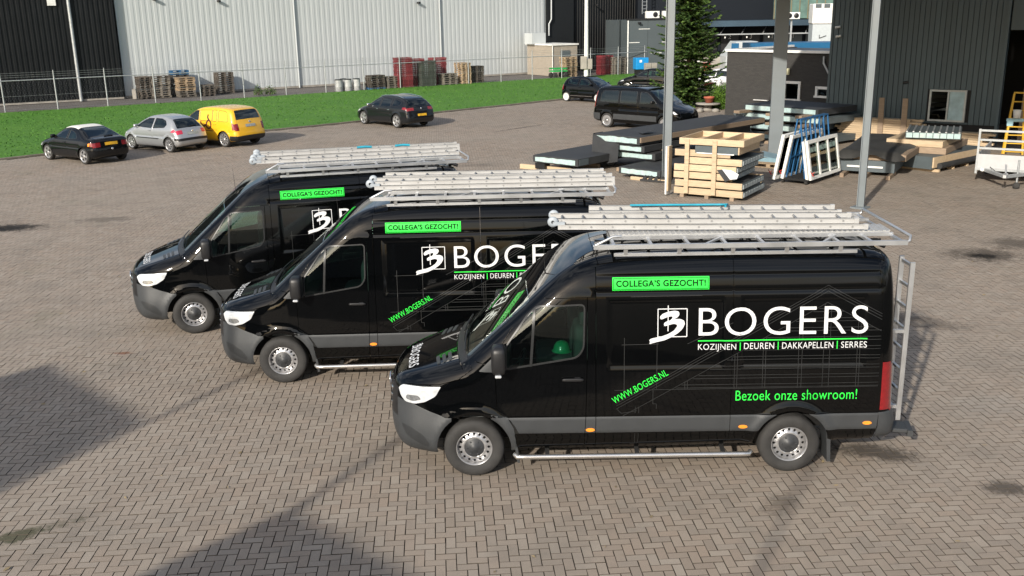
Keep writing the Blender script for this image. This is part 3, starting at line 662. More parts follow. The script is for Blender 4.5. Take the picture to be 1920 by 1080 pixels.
    for sg in (-1, 1):
        MB().prism([(4.11, 0.13), (4.15, 0.13), (4.12, 0.62), (4.07, 0.62)], -sg*0.72, -sg*0.97, Matrix.Rotation(PI/2, 4, 'X')).build('mud_flap', M_PLA, root); MB().prism([(0.50, 0.17), (0.53, 0.17), (0.50, 0.40), (0.47, 0.40)], -sg*0.78, -sg*0.97, Matrix.Rotation(PI/2, 4, 'X')).build('mud_flap', M_PLA, root)
    mb = MB(); y = -0.985; mb.tube([(0.47, y+0.05, 0.262), (0.50, y, 0.252), (0.60, y, 0.25), (3.12, y, 0.252), (3.19, y, 0.252), (3.22, y+0.05, 0.262)], 0.030, 12)
    mb.build('side_tube', MATS.get('polished') or mat('polished', (0.72, 0.70, 0.67), 0.25, 0.9, var=0.05), root)
    for x in (0.85, 1.9, 2.9): MB().bar((x, y+0.02, 0.26), (x, y+0.35, 0.34), 0.05, 0.02).build('tube_bracket', M_UND, root)
    mb = MB(); mb.box((5.02, -0.60, 0.395), (0.34, 0.26, 0.05), rz=R(-12), ch=0.012); mb.box((5.16, -0.64, 0.385), (0.06, 0.30, 0.075), rz=R(-12)); mb.bar((4.7, -0.55, 0.36), (5.0, -0.58, 0.37), 0.08, 0.06); mb.build('tow_step', M_PLA, root)
    ld = link('rear_ladder', None, root, (5.03, 0, 0)); ld.empty_display_size = 0.1
    for y in (-0.62, -0.30): MB().box((0, y, 1.46), (0.055, 0.028, 1.93)).build('stile', M_ALU, ld)
    for i in range(8): MB().box((0, -0.46, 0.60+i*0.255), (0.03, 0.29, 0.03)).build('rung', M_ALU, ld)
    for yb in (-0.60, -0.32):
        for zb in (0.66, 1.60): MB().bar((-0.20, yb, zb), (0.0, yb, zb), 0.04, 0.04).build('bracket', M_ALU, ld)
    MB().tube([(0.86, -0.30, 2.26), (0.855, -0.30, 2.36), (0.84, -0.30, 2.72)], [0.012, 0.004, 0.002], 6).build('aerial', M_BLK, root)
    mb = MB(); mb.box((4.70, -0.30, 2.60), (0.10, 0.10, 0.07), ch=0.015).tube([(4.70, -0.34, 2.60), (4.80, -0.36, 2.56)], 0.03, 8).bar((4.66, -0.2, 2.57), (4.78, -0.26, 2.62), 0.02, 0.02); mb.build('rear_camera', M_BLK, root)
    # roof rack
    rk = link('roof_rack', None, root, (0, 0, 0)); rk.empty_display_size = 0.1
    y0, y1, zz = -0.79, 0.79, 2.70
    for sg, nm in ((-1, 'near'), (1, 'far')):
        yy = sg*0.785
        MB().bar((1.39, yy, zz), (4.88, yy, zz), 0.035, 0.052).build('rail', M_ALU, rk)
        MB().tube([(1.39, yy, zz+0.01), (1.60, yy+0*sg, zz+0.115), (1.70, yy-0.02*sg, zz+0.115)], 0.015, 8).build('front_brace', M_ALU, rk)
        mb = MB(); mb.bar((1.62, sg*0.745, 2.600), (4.34, sg*0.745, 2.600), 0.03, 0.035); mb.build('mounting_rail', M_ALU, rk)
        for x in (1.75, 2.35, 2.95, 3.55, 4.15): MB().bar((x, sg*0.75, 2.60), (x, sg*0.77, 2.68), 0.045, 0.02).build('foot', M_ALU, rk)
    for yy in (-0.40, 0.40): MB().bar((1.62, yy, zz+0.012), (4.86, yy, zz+0.012), 0.028, 0.04).build('rail', M_ALU, rk)
    for i, x in enumerate((1.62, 2.04, 2.46, 2.88, 3.30, 3.72, 4.14, 4.50, 4.84)): MB().bar((x, y0, zz-0.004), (x, y1, zz-0.004), 0.036, 0.03).build('crossbar', M_ALU, rk)
    for sg in (-1, 1):
        for x in (2.62, 3.93): MB().bar((x, sg*0.78, zz+0.004), (x+0.26, sg*0.41, zz+0.004), 0.03, 0.022).build('brace', M_ALU, rk)
    MB().tube([(4.86, -0.785, zz), (4.905, -0.785, zz+0.02), (4.915, -0.765, zz+0.07), (4.915, 0.765, zz+0.07), (4.905, 0.785, zz+0.02), (4.86, 0.785, zz)], 0.016, 8).build('end_roller', M_ALU, rk)
    wk = MB(); wk.box((3.22, -0.20, zz+0.035), (3.22, 0.36, 0.02))
    for i in range(54): wk.box((1.65+i*0.06, -0.20, zz+0.048), (0.022, 0.34, 0.008))
    wk.build('walkway', mat('tread_plate', (0.50, 0.50, 0.49), 0.5, 0.5, var=0.1), rk)
    return root
VAN = build_van()
VANS = []
def place_van(root, ox, oy, a, label):
    root.location = (ox-math.sin(a)*1.0, oy+math.cos(a)*1.0, 0); root.rotation_euler = (0, 0, a); root['label'] = label; root['group'] = 'black lettered vans parked in a staggered row'; VANS.append(root)
place_van(VAN, -0.47225, 10.3417, R(-0.4308), 'nearest black panel van, its whole white lettering and rear ladder in view')
place_van(copy_tree(VAN), -3.38913, 13.45653, R(1.73515), 'middle black panel van, lettering partly hidden by the nearest van')
place_van(copy_tree(VAN), -5.43847, 15.8762, R(14.49185), 'farthest of the three black panel vans, turned slightly away')

# ---------------------------------------------------------------- ladders lying on the racks
def ladder(vi, label, x0, L, y0, z, n_sec, yaw, rollers=True, wid=0.40, shift=0.0):
    v = VANS[vi]; a = v.rotation_euler[2]; ca, sa = math.cos(a), math.sin(a)
    t = thing('ladder', label, 'ladder', (v.location[0]+ca*x0-sa*y0, v.location[1]+sa*x0+ca*y0, z), a+yaw, 'ladders on the van roofs')
    for k in range(n_sec):
        zz = k*0.062; w_ = wid-0.07*k; off = shift*k
        for sg in (0, 1):
            yy = 0.035*k+sg*w_
            mb = MB(); mb.box((L/2+off, yy, zz+0.03), (L, 0.026, 0.058)); mb.box((L/2+off, yy, zz+0.005), (L, 0.042, 0.008)).box((L/2+off, yy, zz+0.055), (L, 0.042, 0.008)); mb.build('stile', M_LAD, t)
        nr = int(L/0.25)
        key = ('rung', round(w_, 3))
        if key not in MESH: MESH[key] = MB().tube([(0, -0.016, 0), (0, w_+0.016, 0)], 0.013, 8).data('rung', M_CAPR)
        for i in range(nr): link('rung', MESH[key], t, (0.14+i*0.25+off, 0.035*k, zz+0.03))
        for sg in (0, 1): MB().box((L+off-0.0, 0.035*k+sg*w_, zz+0.030), (0.05, 0.048, 0.063)).build('end_cap', M_LAD, t)
    if rollers:
        for sg in (0, 1):
            mb = MB(); mb.lathe([(0.02, -0.02), (0.055, -0.018), (0.065, 0), (0.055, 0.018), (0.02, 0.02)], (-0.06, sg*wid, 0.05+0.04*(n_sec-1)), n=18); mb.bar((-0.06, sg*wid, 0.04+0.03*(n_sec-1)), (0.08, sg*wid, 0.04+0.03*(n_sec-1)), 0.04, 0.04)
            mb.build('wall_roller', mat('pale_nylon', (0.34, 0.38, 0.42), 0.5), t)
    return t
M_CAPR = mat('rung_aluminium', (0.30, 0.30, 0.30), 0.5, 0.5, var=0.2)
M_BLU = mat('blue_strap', (0.02, 0.30, 0.42), 0.6, var=0.15)
ladder(0, 'white metal double ladder on near side of nearest van roof', 1.02, 3.54, -0.13, 2.765, 2, R(-3.8), shift=-0.10)
ladder(0, 'white metal ladder with blue strap on far side of nearest van roof', 1.42, 3.0, 0.33, 2.765, 2, R(-3.6), rollers=False)
ladder(1, 'white metal double ladder on near side of middle van roof', 1.42, 3.5, -0.40, 2.765, 2, R(-1.0))
ladder(1, 'white metal ladder on far side of middle van roof', 1.50, 3.35, 0.10, 2.765, 2, R(-1.4), rollers=False)
ladder(2, 'white metal ladder on near side of farthest van roof', 1.25, 3.55, -0.24, 2.765, 1, R(-2.5))
ladder(2, 'white metal double ladder in the middle of farthest van roof', 1.32, 3.6, 0.18, 2.765, 2, R(-1.0), wid=0.36)
def strap(vi, pts, r, label, group='blue straps on the ladders'):
    v = VANS[vi]; M = Matrix.Translation(v.location) @ Matrix.Rotation(v.rotation_euler[2], 4, 'Z'); mb = MB(); mb.tube([M @ Vector(p) for p in pts], r, 8); o = mb.build('strap', M_BLU); tag(o, label, 'strap', group)
strap(0, [(1.95, 0.60, 2.897), (2.4, 0.58, 2.899), (2.72, 0.56, 2.899), (3.05, 0.54, 2.90), (3.14, 0.49, 2.91), (3.10, 0.43, 2.90)], 0.014, 'long blue strap lying along the ladders of nearest van')
strap(2, [(3.05, 0.24, 2.90), (3.2, 0.23, 2.91), (3.32, 0.23, 2.90)], 0.022, 'left of two short blue handles on the ladder of farthest van')
strap(2, [(3.75, 0.22, 2.90), (3.9, 0.22, 2.91), (4.02, 0.21, 2.90)], 0.022, 'right of two short blue handles on the ladder of farthest van')
hm = MB(); v = VANS[0]; hp = Matrix.Translation(v.location) @ Matrix.Rotation(v.rotation_euler[2], 4, 'Z') @ Vector((1.04, -0.60, 1.42))
hm.lathe([(0.12, 0.0), (0.10, 0.01), (0.095, 0.06), (0.07, 0.10), (0.033, 0.12), (0.0, 0.125)], axis='z', n=24)
tag(hm.build('safety_helmet', mat('helmet_green', (0.012, 0.26, 0.11), 0.3, var=0.05, coat=0.6), None, hp), 'green safety helmet behind the door window of nearest van', 'helmet')
# ---------------------------------------------------------------- ground, paving, lawn, kerb, service road
def sheet(name, poly, z, m, kind='structure', h=None):
    V, T = region(poly, [], h or 500, bool(h)); me = meshdata(name, [(x, y, z) for x, y in V], [tuple(t) for t in T], m); o = link(name, me); o['kind'] = kind; return o
def stain_mix(nt, col, spots):
    """oil, damp and moss patches with their own ragged outlines"""
    geo = nt.nodes.new('ShaderNodeNewGeometry'); pos = geo.outputs['Position']
    nz = nt.nodes.new('ShaderNodeTexNoise'); nz.inputs['Scale'].default_value = 3.5; nz.inputs['Detail'].default_value = 7; nz.inputs['Roughness'].default_value = 0.72; nt.links.new(pos, nz.inputs['Vector'])
    fz = noise(nt, pos, 22.0, 5, 0.7)
    for (x, y, rx, ry, ang, c, amt) in spots:
        mp = nt.nodes.new('ShaderNodeMapping'); mp.vector_type = 'TEXTURE'; mp.inputs['Location'].default_value = (x, y, 0); mp.inputs['Rotation'].default_value = (0, 0, R(ang)); mp.inputs['Scale'].default_value = (rx, ry, 1000)
        nt.links.new(pos, mp.inputs[0]); ln = nt.nodes.new('ShaderNodeVectorMath'); ln.operation = 'LENGTH'; nt.links.new(mp.outputs[0], ln.inputs[0])
        d = math_node(nt, 'ADD', ln.outputs['Value'], math_node(nt, 'ADD', math_node(nt, 'MULTIPLY', math_node(nt, 'SUBTRACT', nz.outputs[0], 0.5), 2.2), math_node(nt, 'MULTIPLY', math_node(nt, 'SUBTRACT', fz, 0.5), 1.6)))
        col = mix_rgb(nt, math_node(nt, 'MULTIPLY', ramp(nt, d, [(0.45, 1.0), (1.05, 0.0)]), amt), col, c)
    return col
def paver_material():
    m, nt, N, L, b = nodes_of('paver_clay')
    geo = N.new('ShaderNodeNewGeometry'); oi = N.new('ShaderNodeObjectInfo'); pos = geo.outputs['Position']
    rnd = math_node(nt, 'FRACT', math_node(nt, 'ADD', geo.outputs['Random Per Island'], math_node(nt, 'MULTIPLY', oi.outputs['Random'], 7.13)))
    c = nt.nodes.new('ShaderNodeValToRGB'); L.new(rnd, c.inputs[0]); e = c.color_ramp.elements
    tones = [(0.266, 0.216, 0.172), (0.320, 0.268, 0.218), (0.288, 0.230, 0.182), (0.336, 0.288, 0.238), (0.244, 0.202, 0.165), (0.314, 0.248, 0.194)]
    while len(e) < len(tones): e.new(0.5)
    for i, t in enumerate(tones): e[i].position = i/(len(tones)-1); e[i].color = t+(1,)
    col = c.outputs[0]
    col = mix_rgb(nt, ramp(nt, noise(nt, pos, 0.22, 5, 0.6), [(0.35, 0.0), (0.66, 0.7)]), col, (0.312, 0.270, 0.226))
    col = mix_rgb(nt, ramp(nt, noise(nt, pos, 0.9, 6, 0.7), [(0.48, 0.0), (0.74, 0.6)]), col, (0.175, 0.155, 0.132))
    col = mix_rgb(nt, ramp(nt, noise(nt, pos, 0.5, 4, 0.6), [(0.60, 0.0), (0.75, 0.22)]), col, (0.13, 0.14, 0.08))
    g = ramp(nt, noise(nt, pos, 230, 2, 0.6), [(0.3, 0.72), (0.72, 1.25)]); col = mix_rgb(nt, 1.0, col, g, 'MULTIPLY')
    D = (0.035, 0.03, 0.026); G = (0.045, 0.05, 0.022)
    col = stain_mix(nt, col, [(-13.2, 25.1, 1.15, 0.62, 4, D, 1.0), (-13.3, 25.0, 0.8, 0.35, 4, (0.010, 0.009, 0.008), 1.0), (-11.0, 26.0, 1.0, 0.45, 8, D, 0.45), (10.25, 20.45, 0.95, 0.75, 0, D, 0.75), (10.2, 20.35, 0.4, 0.25, 0, (0.008, 0.007, 0.006), 1.0), (11.5, 21.4, 0.8, 0.8, 0, D, 0.6), (4.38, 10.85, 0.65, 0.28, -20, D, 0.8), (5.5, 9.87, 0.28, 0.22, 0, D, 0.75),
        (6.9, 15.9, 1.1, 0.45, -25, D, 0.5), (5.95, 14.9, 0.9, 0.5, 0, D, 0.35), (-5.25, 9.2, 0.55, 0.16, 30, G, 0.8), (4.9, 11.9, 0.4, 0.3, 0, D, 0.5), (-6.34, 14.97, 0.16, 0.08, 0, (0.16, 0.06, 0.03), 0.8), (0.5, 46.0, 2.3, 0.12, 49, D, 0.7), (-1.4, 34.6, 1.2, 0.4, 0, D, 0.3), (2.9, 9.6, 0.3, 0.2, 60, D, 0.45), (6.6, 12.2, 0.9, 0.5, 0, (0.30, 0.28, 0.25), 0.35)])
    sz = N.new('ShaderNodeSeparateXYZ'); L.new(geo.outputs['True Normal'], sz.inputs[0]); col = mix_rgb(nt, math_node(nt, 'LESS_THAN', sz.outputs[2], 0.9), col, (0.085, 0.070, 0.055))   # soil colour on the brick flanks, painting shade into sunlit joints
    L.new(col, b.inputs['Base Color']); b.inputs['Roughness'].default_value = 0.86; b.inputs['Specular IOR Level'].default_value = 0.25
    bp = N.new('ShaderNodeBump'); bp.inputs['Strength'].default_value = 0.35; bp.inputs['Distance'].default_value = 0.004; L.new(noise(nt, pos, 120, 4), bp.inputs['Height']); L.new(bp.outputs[0], b.inputs['Normal'])
    return m
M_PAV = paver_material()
M_JNT = mat('joint_sand', (0.038, 0.032, 0.026), 0.95, var=0.4, scale=2.0, dirt=((0.035, 0.042, 0.018), 0.6))
M_SOIL = mat('soil', (0.075, 0.062, 0.045), 0.95, var=0.3, scale=0.4)
KERB = [(-60.0, 0.0), (-34.0, 24.2), (-20.0, 38.1), (-11.6, 46.5), (-8.4, 49.2), (-4.3, 53.6), (3.3, 60.8), (7.0, 64.3), (12.5, 69.8), (60.0, 71.0)]
sheet('ground', [(-300, -120), (300, -120), (300, 400), (-300, 400)], -0.06, M_SOIL)
pave = sheet('pavement', KERB+[(60.0, -40.0), (-60.0, -40.0)], -0.024, M_JNT)
def pavers():
    u = 0.105; A = R(4.0); ca, sa = math.cos(A), math.sin(A)
    i, j = np.meshgrid(np.arange(-620, 620), np.arange(20, 720), indexing='ij'); i = i.ravel(); j = j.ravel(); m = (i-j) % 4
    hor = m == 0; ver = m == 3; k = hor | ver; i, j, hor = i[k], j[k], hor[k]
    lx = np.where(hor, i+1.0, i+0.5)*u; ly = np.where(hor, j+0.5, j+1.0)*u
    X = lx*ca-ly*sa; Y = lx*sa+ly*ca
    ok = (Y > 5.0) & (np.abs(X) < 0.55*Y+5.5) & inpoly(np.stack([X, Y], 1), np.array([(x+0.1, y-0.14) for x, y in KERB]+[(60.0, -40.0), (-60.0, -40.0)]))
    X, Y, hor = X[ok], Y[ok], hor[ok]; n = len(X)
    ang = A+np.where(hor, 0, PI/2)+RNG.normal(0, 0.008, n); X = X+RNG.normal(0, 0.0008, n); Y = Y+RNG.normal(0, 0.0008, n); dz = RNG.normal(0, 0.0012, n); tx, ty = RNG.normal(0, 0.006, (2, n))
    # the ones that show largest stand alone
    vis = np.abs(X) < 0.525*Y; order = np.argsort(np.where(vis, Y, 999)); solo = order[:300]; rest = np.ones(n, bool); rest[solo] = False
    L, B, c = 0.2036/2, 0.0986/2, 0.0020
    mb = MB(); mb.add([(sx*L, sy*B, -0.022) for sx, sy in ((-1, -1), (1, -1), (1, 1), (-1, 1))]+[(sx*L, sy*B, -c) for sx, sy in ((-1, -1), (1, -1), (1, 1), (-1, 1))]+[(sx*(L-c), sy*(B-c), 0) for sx, sy in ((-1, -1), (1, -1), (1, 1), (-1, 1))],
           [(8, 9, 10, 11)]+[(4+a, 4+(a+1) % 4, 8+(a+1) % 4, 8+a) for a in range(4)]+[(a, (a+1) % 4, 4+(a+1) % 4, 4+a) for a in range(4)])
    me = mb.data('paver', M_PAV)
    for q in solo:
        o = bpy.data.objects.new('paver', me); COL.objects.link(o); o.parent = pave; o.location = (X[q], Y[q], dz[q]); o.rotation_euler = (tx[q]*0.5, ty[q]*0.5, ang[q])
    X, Y, ang, dz, tx, ty = (a[rest] for a in (X, Y, ang, dz, tx, ty)); near = Y < 15; mid = (Y >= 15) & (Y < 46)
    VV, QQ, base = [], [], 0
    for sel, full in ((near, 2), (mid, 1), (~near & ~mid, 0)):
        x, y, a, d, p, q = (t[sel] for t in (X, Y, ang, dz, tx, ty)); n = len(x); co, si = np.cos(a), np.sin(a)
        cor = [(-1, -1), (1, -1), (1, 1), (-1, 1)]; rings = (((L, B, 0.0),), ((L, B, -0.022), (L, B, 0.0)), ((L, B, -0.022), (L, B, -c), (L-c, B-c, 0.0)))[full]
        P = np.empty((n, 4*len(rings), 3), np.float32)
        for r_, (l, w_, z) in enumerate(rings):
            for t_, (sx, sy) in enumerate(cor):
                lx, ly = sx*l, sy*w_; P[:, r_*4+t_] = np.stack([x+lx*co-ly*si, y+lx*si+ly*co, d+z+(lx*q*0.5+ly*p*0.5 if z > -0.01 else 0)], 1)
        ringq = lambda b_: [(b_+a_, b_+(a_+1) % 4, b_+4+(a_+1) % 4, b_+4+a_) for a_ in range(4)]
        F = ([(0, 1, 2, 3)], [(4, 5, 6, 7)]+ringq(0), [(8, 9, 10, 11)]+ringq(4)+ringq(0))[full]
        QQ.append((np.arange(n)[:, None, None]*P.shape[1]+np.array(F)[None]+base).reshape(-1, 4)); VV.append(P.reshape(-1, 3)); base += P.shape[0]*P.shape[1]
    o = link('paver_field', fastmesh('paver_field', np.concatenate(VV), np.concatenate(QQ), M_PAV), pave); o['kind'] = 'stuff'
pavers()
# lawn
def grass_material():
    m, nt, N, L, b = nodes_of('grass'); geo = N.new('ShaderNodeNewGeometry'); pos = geo.outputs['Position']
    c = mix_rgb(nt, ramp(nt, noise(nt, pos, 0.35, 5, 0.6), [(0.3, 0), (0.7, 1)]), (0.054, 0.148, 0.024), (0.098, 0.205, 0.036))
    c = mix_rgb(nt, ramp(nt, noise(nt, pos, 6.0, 5, 0.7), [(0.3, 0), (0.75, 1)]), c, (0.050, 0.155, 0.018))
    c = mix_rgb(nt, ramp(nt, noise(nt, pos, 1.7, 6, 0.7), [(0.62, 0), (0.78, 0.5)]), c, (0.085, 0.14, 0.03))
    c = mix_rgb(nt, math_node(nt, 'MULTIPLY', geo.outputs['Random Per Island'], 0.35), c, (0.085, 0.20, 0.028))
    L.new(c, b.inputs['Base Color']); b.inputs['Roughness'].default_value = 0.8; b.inputs['Specular IOR Level'].default_value = 0.2
    bp = N.new('ShaderNodeBump'); bp.inputs['Strength'].default_value = 0.35; bp.inputs['Distance'].default_value = 0.03; L.new(noise(nt, pos, 9, 6, 0.75), bp.inputs['Height']); L.new(bp.outputs[0], b.inputs['Normal'])
    return m
M_GRS = grass_material()
FAR = [(14.0, 87.0), (10.5, 84.6), (4.3, 81.2), (-2.5, 76.6), (-11.6, 70.2), (-20.1, 64.2), (-24.6, 61.4), (-30.0, 58.0), (-70.0, 32.0)]
LAWN = [(x-0.1, y+0.12) for x, y in KERB[1:-1]]+FAR
lawn = sheet('lawn', LAWN, 0.045, M_GRS, h=3.0)
def tufts(n=20000):
    P = np.stack([RNG.uniform(-32, 14, n*3), RNG.uniform(36, 88, n*3)], 1); P = P[inpoly(P, np.array(LAWN))][:n]; k = len(P); a = RNG.uniform(0, 2*PI, k); hgt = RNG.uniform(0.015, 0.05, k); wd = RNG.uniform(0.015, 0.05, k); ln = RNG.normal(0, 0.03, (k, 2))
    V = np.empty((k, 4, 3)); d = np.stack([np.cos(a), np.sin(a)], 1)*wd[:, None]
    V[:, 0, :2] = P-d; V[:, 1, :2] = P+d; V[:, 2, :2] = P+d*0.3+ln; V[:, 3, :2] = P-d*0.3+ln; V[:, :2, 2] = 0.04; V[:, 2:, 2] = (0.045+hgt)[:, None]
    o = link('grass', fastmesh('grass', V.reshape(-1, 3), np.arange(4*k).reshape(-1, 4), M_GRS)); tag(o, 'short green mown grass of the lawn', 'grass', kind='stuff')
tufts()
# kerb, one stone after the other
M_KRB = mat('kerb_concrete', (0.16, 0.14, 0.115), 0.9, var=0.2, scale=3, vary_obj=0.2, dirt=((0.06, 0.06, 0.035), 0.7))
kerb = sheet('kerb', [(x, y) for x, y in KERB[1:-1]]+[(x-0.16, y+0.17) for x, y in KERB[1:-1]][::-1], -0.008, M_SOIL)
kst = MB().box((0, 0, 0.0), (0.985, 0.12, 0.13), ch=0.012).data('kerbstone', M_KRB)
pts = np.array(KERB[2:-1]); dd = np.r_[0, np.cumsum(np.linalg.norm(np.diff(pts, axis=0), axis=1))]
for s_ in np.arange(0.5, dd[-1], 1.0):
    x, y = (np.interp(s_, dd, pts[:, i]) for i in (0, 1)); x2, y2 = (np.interp(s_+0.05, dd, pts[:, i]) for i in (0, 1))
    link('kerbstone', kst, kerb, (x-0.05, y+0.06, 0.0+random.uniform(-0.008, 0.006)), math.atan2(y2-y, x2-x)+random.uniform(-0.01, 0.01))
# service road along the halls
M_ROAD = mat('old_asphalt', (0.105, 0.095, 0.088), 0.9, var=0.15, scale=0.8, dirt=((0.15, 0.14, 0.125), 0.5), bump=0.3, bscale=60)
road = sheet('service_road', FAR+[(-80.0, 45.0), (-60.0, 110.0), (80.0, 130.0), (80.0, 71.5), (14.0, 70.4)], -0.035, M_ROAD)

# fallen leaves and straw blown over the yard
def litter(n=420):
    P = np.concatenate([np.stack([RNG.uniform(-9, 12, n//2), RNG.uniform(8, 34, n//2)], 1), np.array(KERB)[RNG.integers(2, 6, n//2)]+RNG.uniform(0, 1, (n//2, 1))*np.array([7.5, 7.3])+RNG.normal(0, 0.5, (n//2, 2))+np.array([0.7, -0.7])])
    k = len(P); a = RNG.uniform(0, 2*PI, k); l = RNG.uniform(0.015, 0.05, k); w_ = l*RNG.uniform(0.15, 0.6, k); d = np.stack([np.cos(a), np.sin(a)], 1); e = np.stack([-d[:, 1], d[:, 0]], 1); V = np.empty((k, 4, 3))
    for i, (u, v) in enumerate(((-1, 0), (0, -1), (1, 0), (0, 1))): V[:, i, :2] = P+d*(l*u)[:, None]+e*(w_*v)[:, None]; V[:, i, 2] = 0.006+RNG.uniform(0, 0.012, k)
    o = link('leaf_litter', fastmesh('leaf_litter', V.reshape(-1, 3), np.arange(4*k).reshape(-1, 4), mat('dry_leaf', (0.26, 0.20, 0.11), 0.8, var=0.4, scale=2))); tag(o, 'scattered dry leaves and straw on the paving', 'leaves', kind='stuff')
litter()
# ---------------------------------------------------------------- halls, fence, canopy and the other buildings
M_CLB = mat('black_cladding', (0.0055, 0.0068, 0.0082), 0.5, 0.0, var=0.15, scale=1.5, vary_obj=0.12, dirt=((0.012, 0.013, 0.014), 0.4), spec=0.3)
M_CLW = mat('white_cladding', (0.46, 0.49, 0.50), 0.5, 0.0, var=0.04, scale=0.7, vary_obj=0.03, dirt=((0.38, 0.41, 0.41), 0.5), stretch=(3, 3, 0.4))
M_CLG = mat('slate_cladding', (0.060, 0.090, 0.104), 0.45, 0.0, var=0.08, scale=2, vary_obj=0.10, stretch=(3, 3, 0.5))
M_CLS = mat('smooth_grey_cladding', (0.075, 0.092, 0.10), 0.5, var=0.06, scale=0.5, vary_obj=0.05)
M_GALV = mat('galvanised', (0.40, 0.42, 0.43), 0.5, 0.5, var=0.12, scale=5)
M_POST = mat('grey_steel_paint', (0.165, 0.19, 0.205), 0.45, 0.0, var=0.06, scale=2, dirt=((0.16, 0.16, 0.15), 0.35))
M_WTRIM = mat('white_trim', (0.74, 0.74, 0.72), 0.5, var=0.06, dirt=((0.45, 0.44, 0.40), 0.4))
M_CON = mat('concrete', (0.30, 0.28, 0.25), 0.9, var=0.15, scale=2, dirt=((0.15, 0.14, 0.12), 0.5), bump=0.2)
M_DKBLU = mat('shipping_blue', (0.01, 0.10, 0.22), 0.45, var=0.1)
def ribbed(width, H, ribs, depth=0.045):
    """trapezoid sheet standing in the x-z plane, ribs towards -y"""
    p = width/ribs; pr = []
    for i in range(ribs): x = i*p; pr += [(x, 0), (x+p*0.30, 0), (x+p*0.40, -depth), (x+p*0.90, -depth)]
    pr.append((width, 0)); V = [(x, y, z) for z in (0, H) for x, y in pr]; n = len(pr)
    return V, [(i, i+1, n+i+1, n+i) for i in range(n-1)]
def clad(root, x0, x1, z0, H, w_, ribs, m, y=-0.02, name='cladding_panel', depth=0.045):
    V, F = ribbed(w_, H, ribs, depth); me = meshdata(name, V, F, m); k = int(round((x1-x0)/w_))
    for i in range(k): link(name, me, root, (x0+i*w_, y, z0))
def lamp_wall(root, x, z):
    MB().box((x, -0.25, z), (0.22, 0.30, 0.16), ch=0.03).bar((x, 0, z+0.05), (x, -0.2, z+0.03), 0.06, 0.06).build('floodlight', M_BLK, root)
# dark hall on the left
bw = thing('warehouse', 'black ribbed metal hall at the far left behind the fence', 'hall', (-26.3, 67.6, 0), R(32))
MB().box((-7.5, 3.2, 4.3), (15, 6.36, 8.66)).build('wall', M_CLB, bw)
clad(bw, -15.0, 0.0, 0.12, 8.5, 1.25, 4, M_CLB)
MB().box((-7.5, -0.03, 0.06), (15, 0.06, 0.12)).build('plinth', M_CON, bw)
MB().tube([(-2.75, -0.16, 0), (-2.75, -0.16, 8.6)], 0.11, 10).build('downpipe', M_GALV, bw)
MB().box((-3.75, -0.10, 6.36), (0.5, 0.12, 0.42)).build('vent', M_WTRIM, bw)
MB().box((-7.5, 0.0, 8.7), (15.0, 0.20, 0.12)).build('roof_edge', M_CLB, bw)
# white hall and its black end
wh = thing('warehouse', 'long pale grey ribbed metal hall behind the fence', 'hall', (-26.35, 68.05, 0), R(34.8))
MB().box((18.1, 6.0, 5.6), (36.2, 11.9, 11.2)).build('wall', M_CLW, wh)
clad(wh, 0.0, 36.0, 0.15, 11.0, 1.2, 3, M_CLW, depth=0.013)
MB().box((18.0, -0.03, 0.075), (36.1, 0.06, 0.15)).build('plinth', M_CON, wh)
for x in (12.7, 25.3): MB().tube([(x, -0.14, 0), (x, -0.14, 11)], 0.06, 8).build('downpipe', M_CLW, wh)
for x, z in ((2.6, 6.5), (7.05, 6.35), (23.3, 6.1)): lamp_wall(wh, x, z)
MB().box((18.0, 0.0, 11.25), (36.2, 0.3, 0.2)).build('roof_edge', M_CLW, wh)
th_ = R(34.8); ox, oy = -26.35+36.25*math.cos(th_), 68.05+36.25*math.sin(th_)
bh = thing('warehouse', 'black ribbed metal hall joined to the right end of the white hall', 'hall', (ox, oy, 0), th_)
MB().box((14.0, 6.0, 6.5), (28, 11.4, 13)).build('wall', M_CLB, bh)
clad(bh, 3.0, 27.0, 0.1, 12.8, 1.2, 4, M_CLB, y=0.27)
MB().box((1.5, 0.15, 6.4), (3.0, 0.5, 12.8)).build('corner_panel', mat('charcoal_panel', (0.014, 0.016, 0.018), 0.6, var=0.1, spec=0.2), bh)
MB().tube([(0.12, -0.25, 3.2), (0.12, -0.25, 4.2), (0.35, -0.30, 4.6), (0.40, -0.30, 12)], 0.07, 8).build('downpipe', M_GALV, bh)
lamp_wall(bh, 5.6, 5.75)
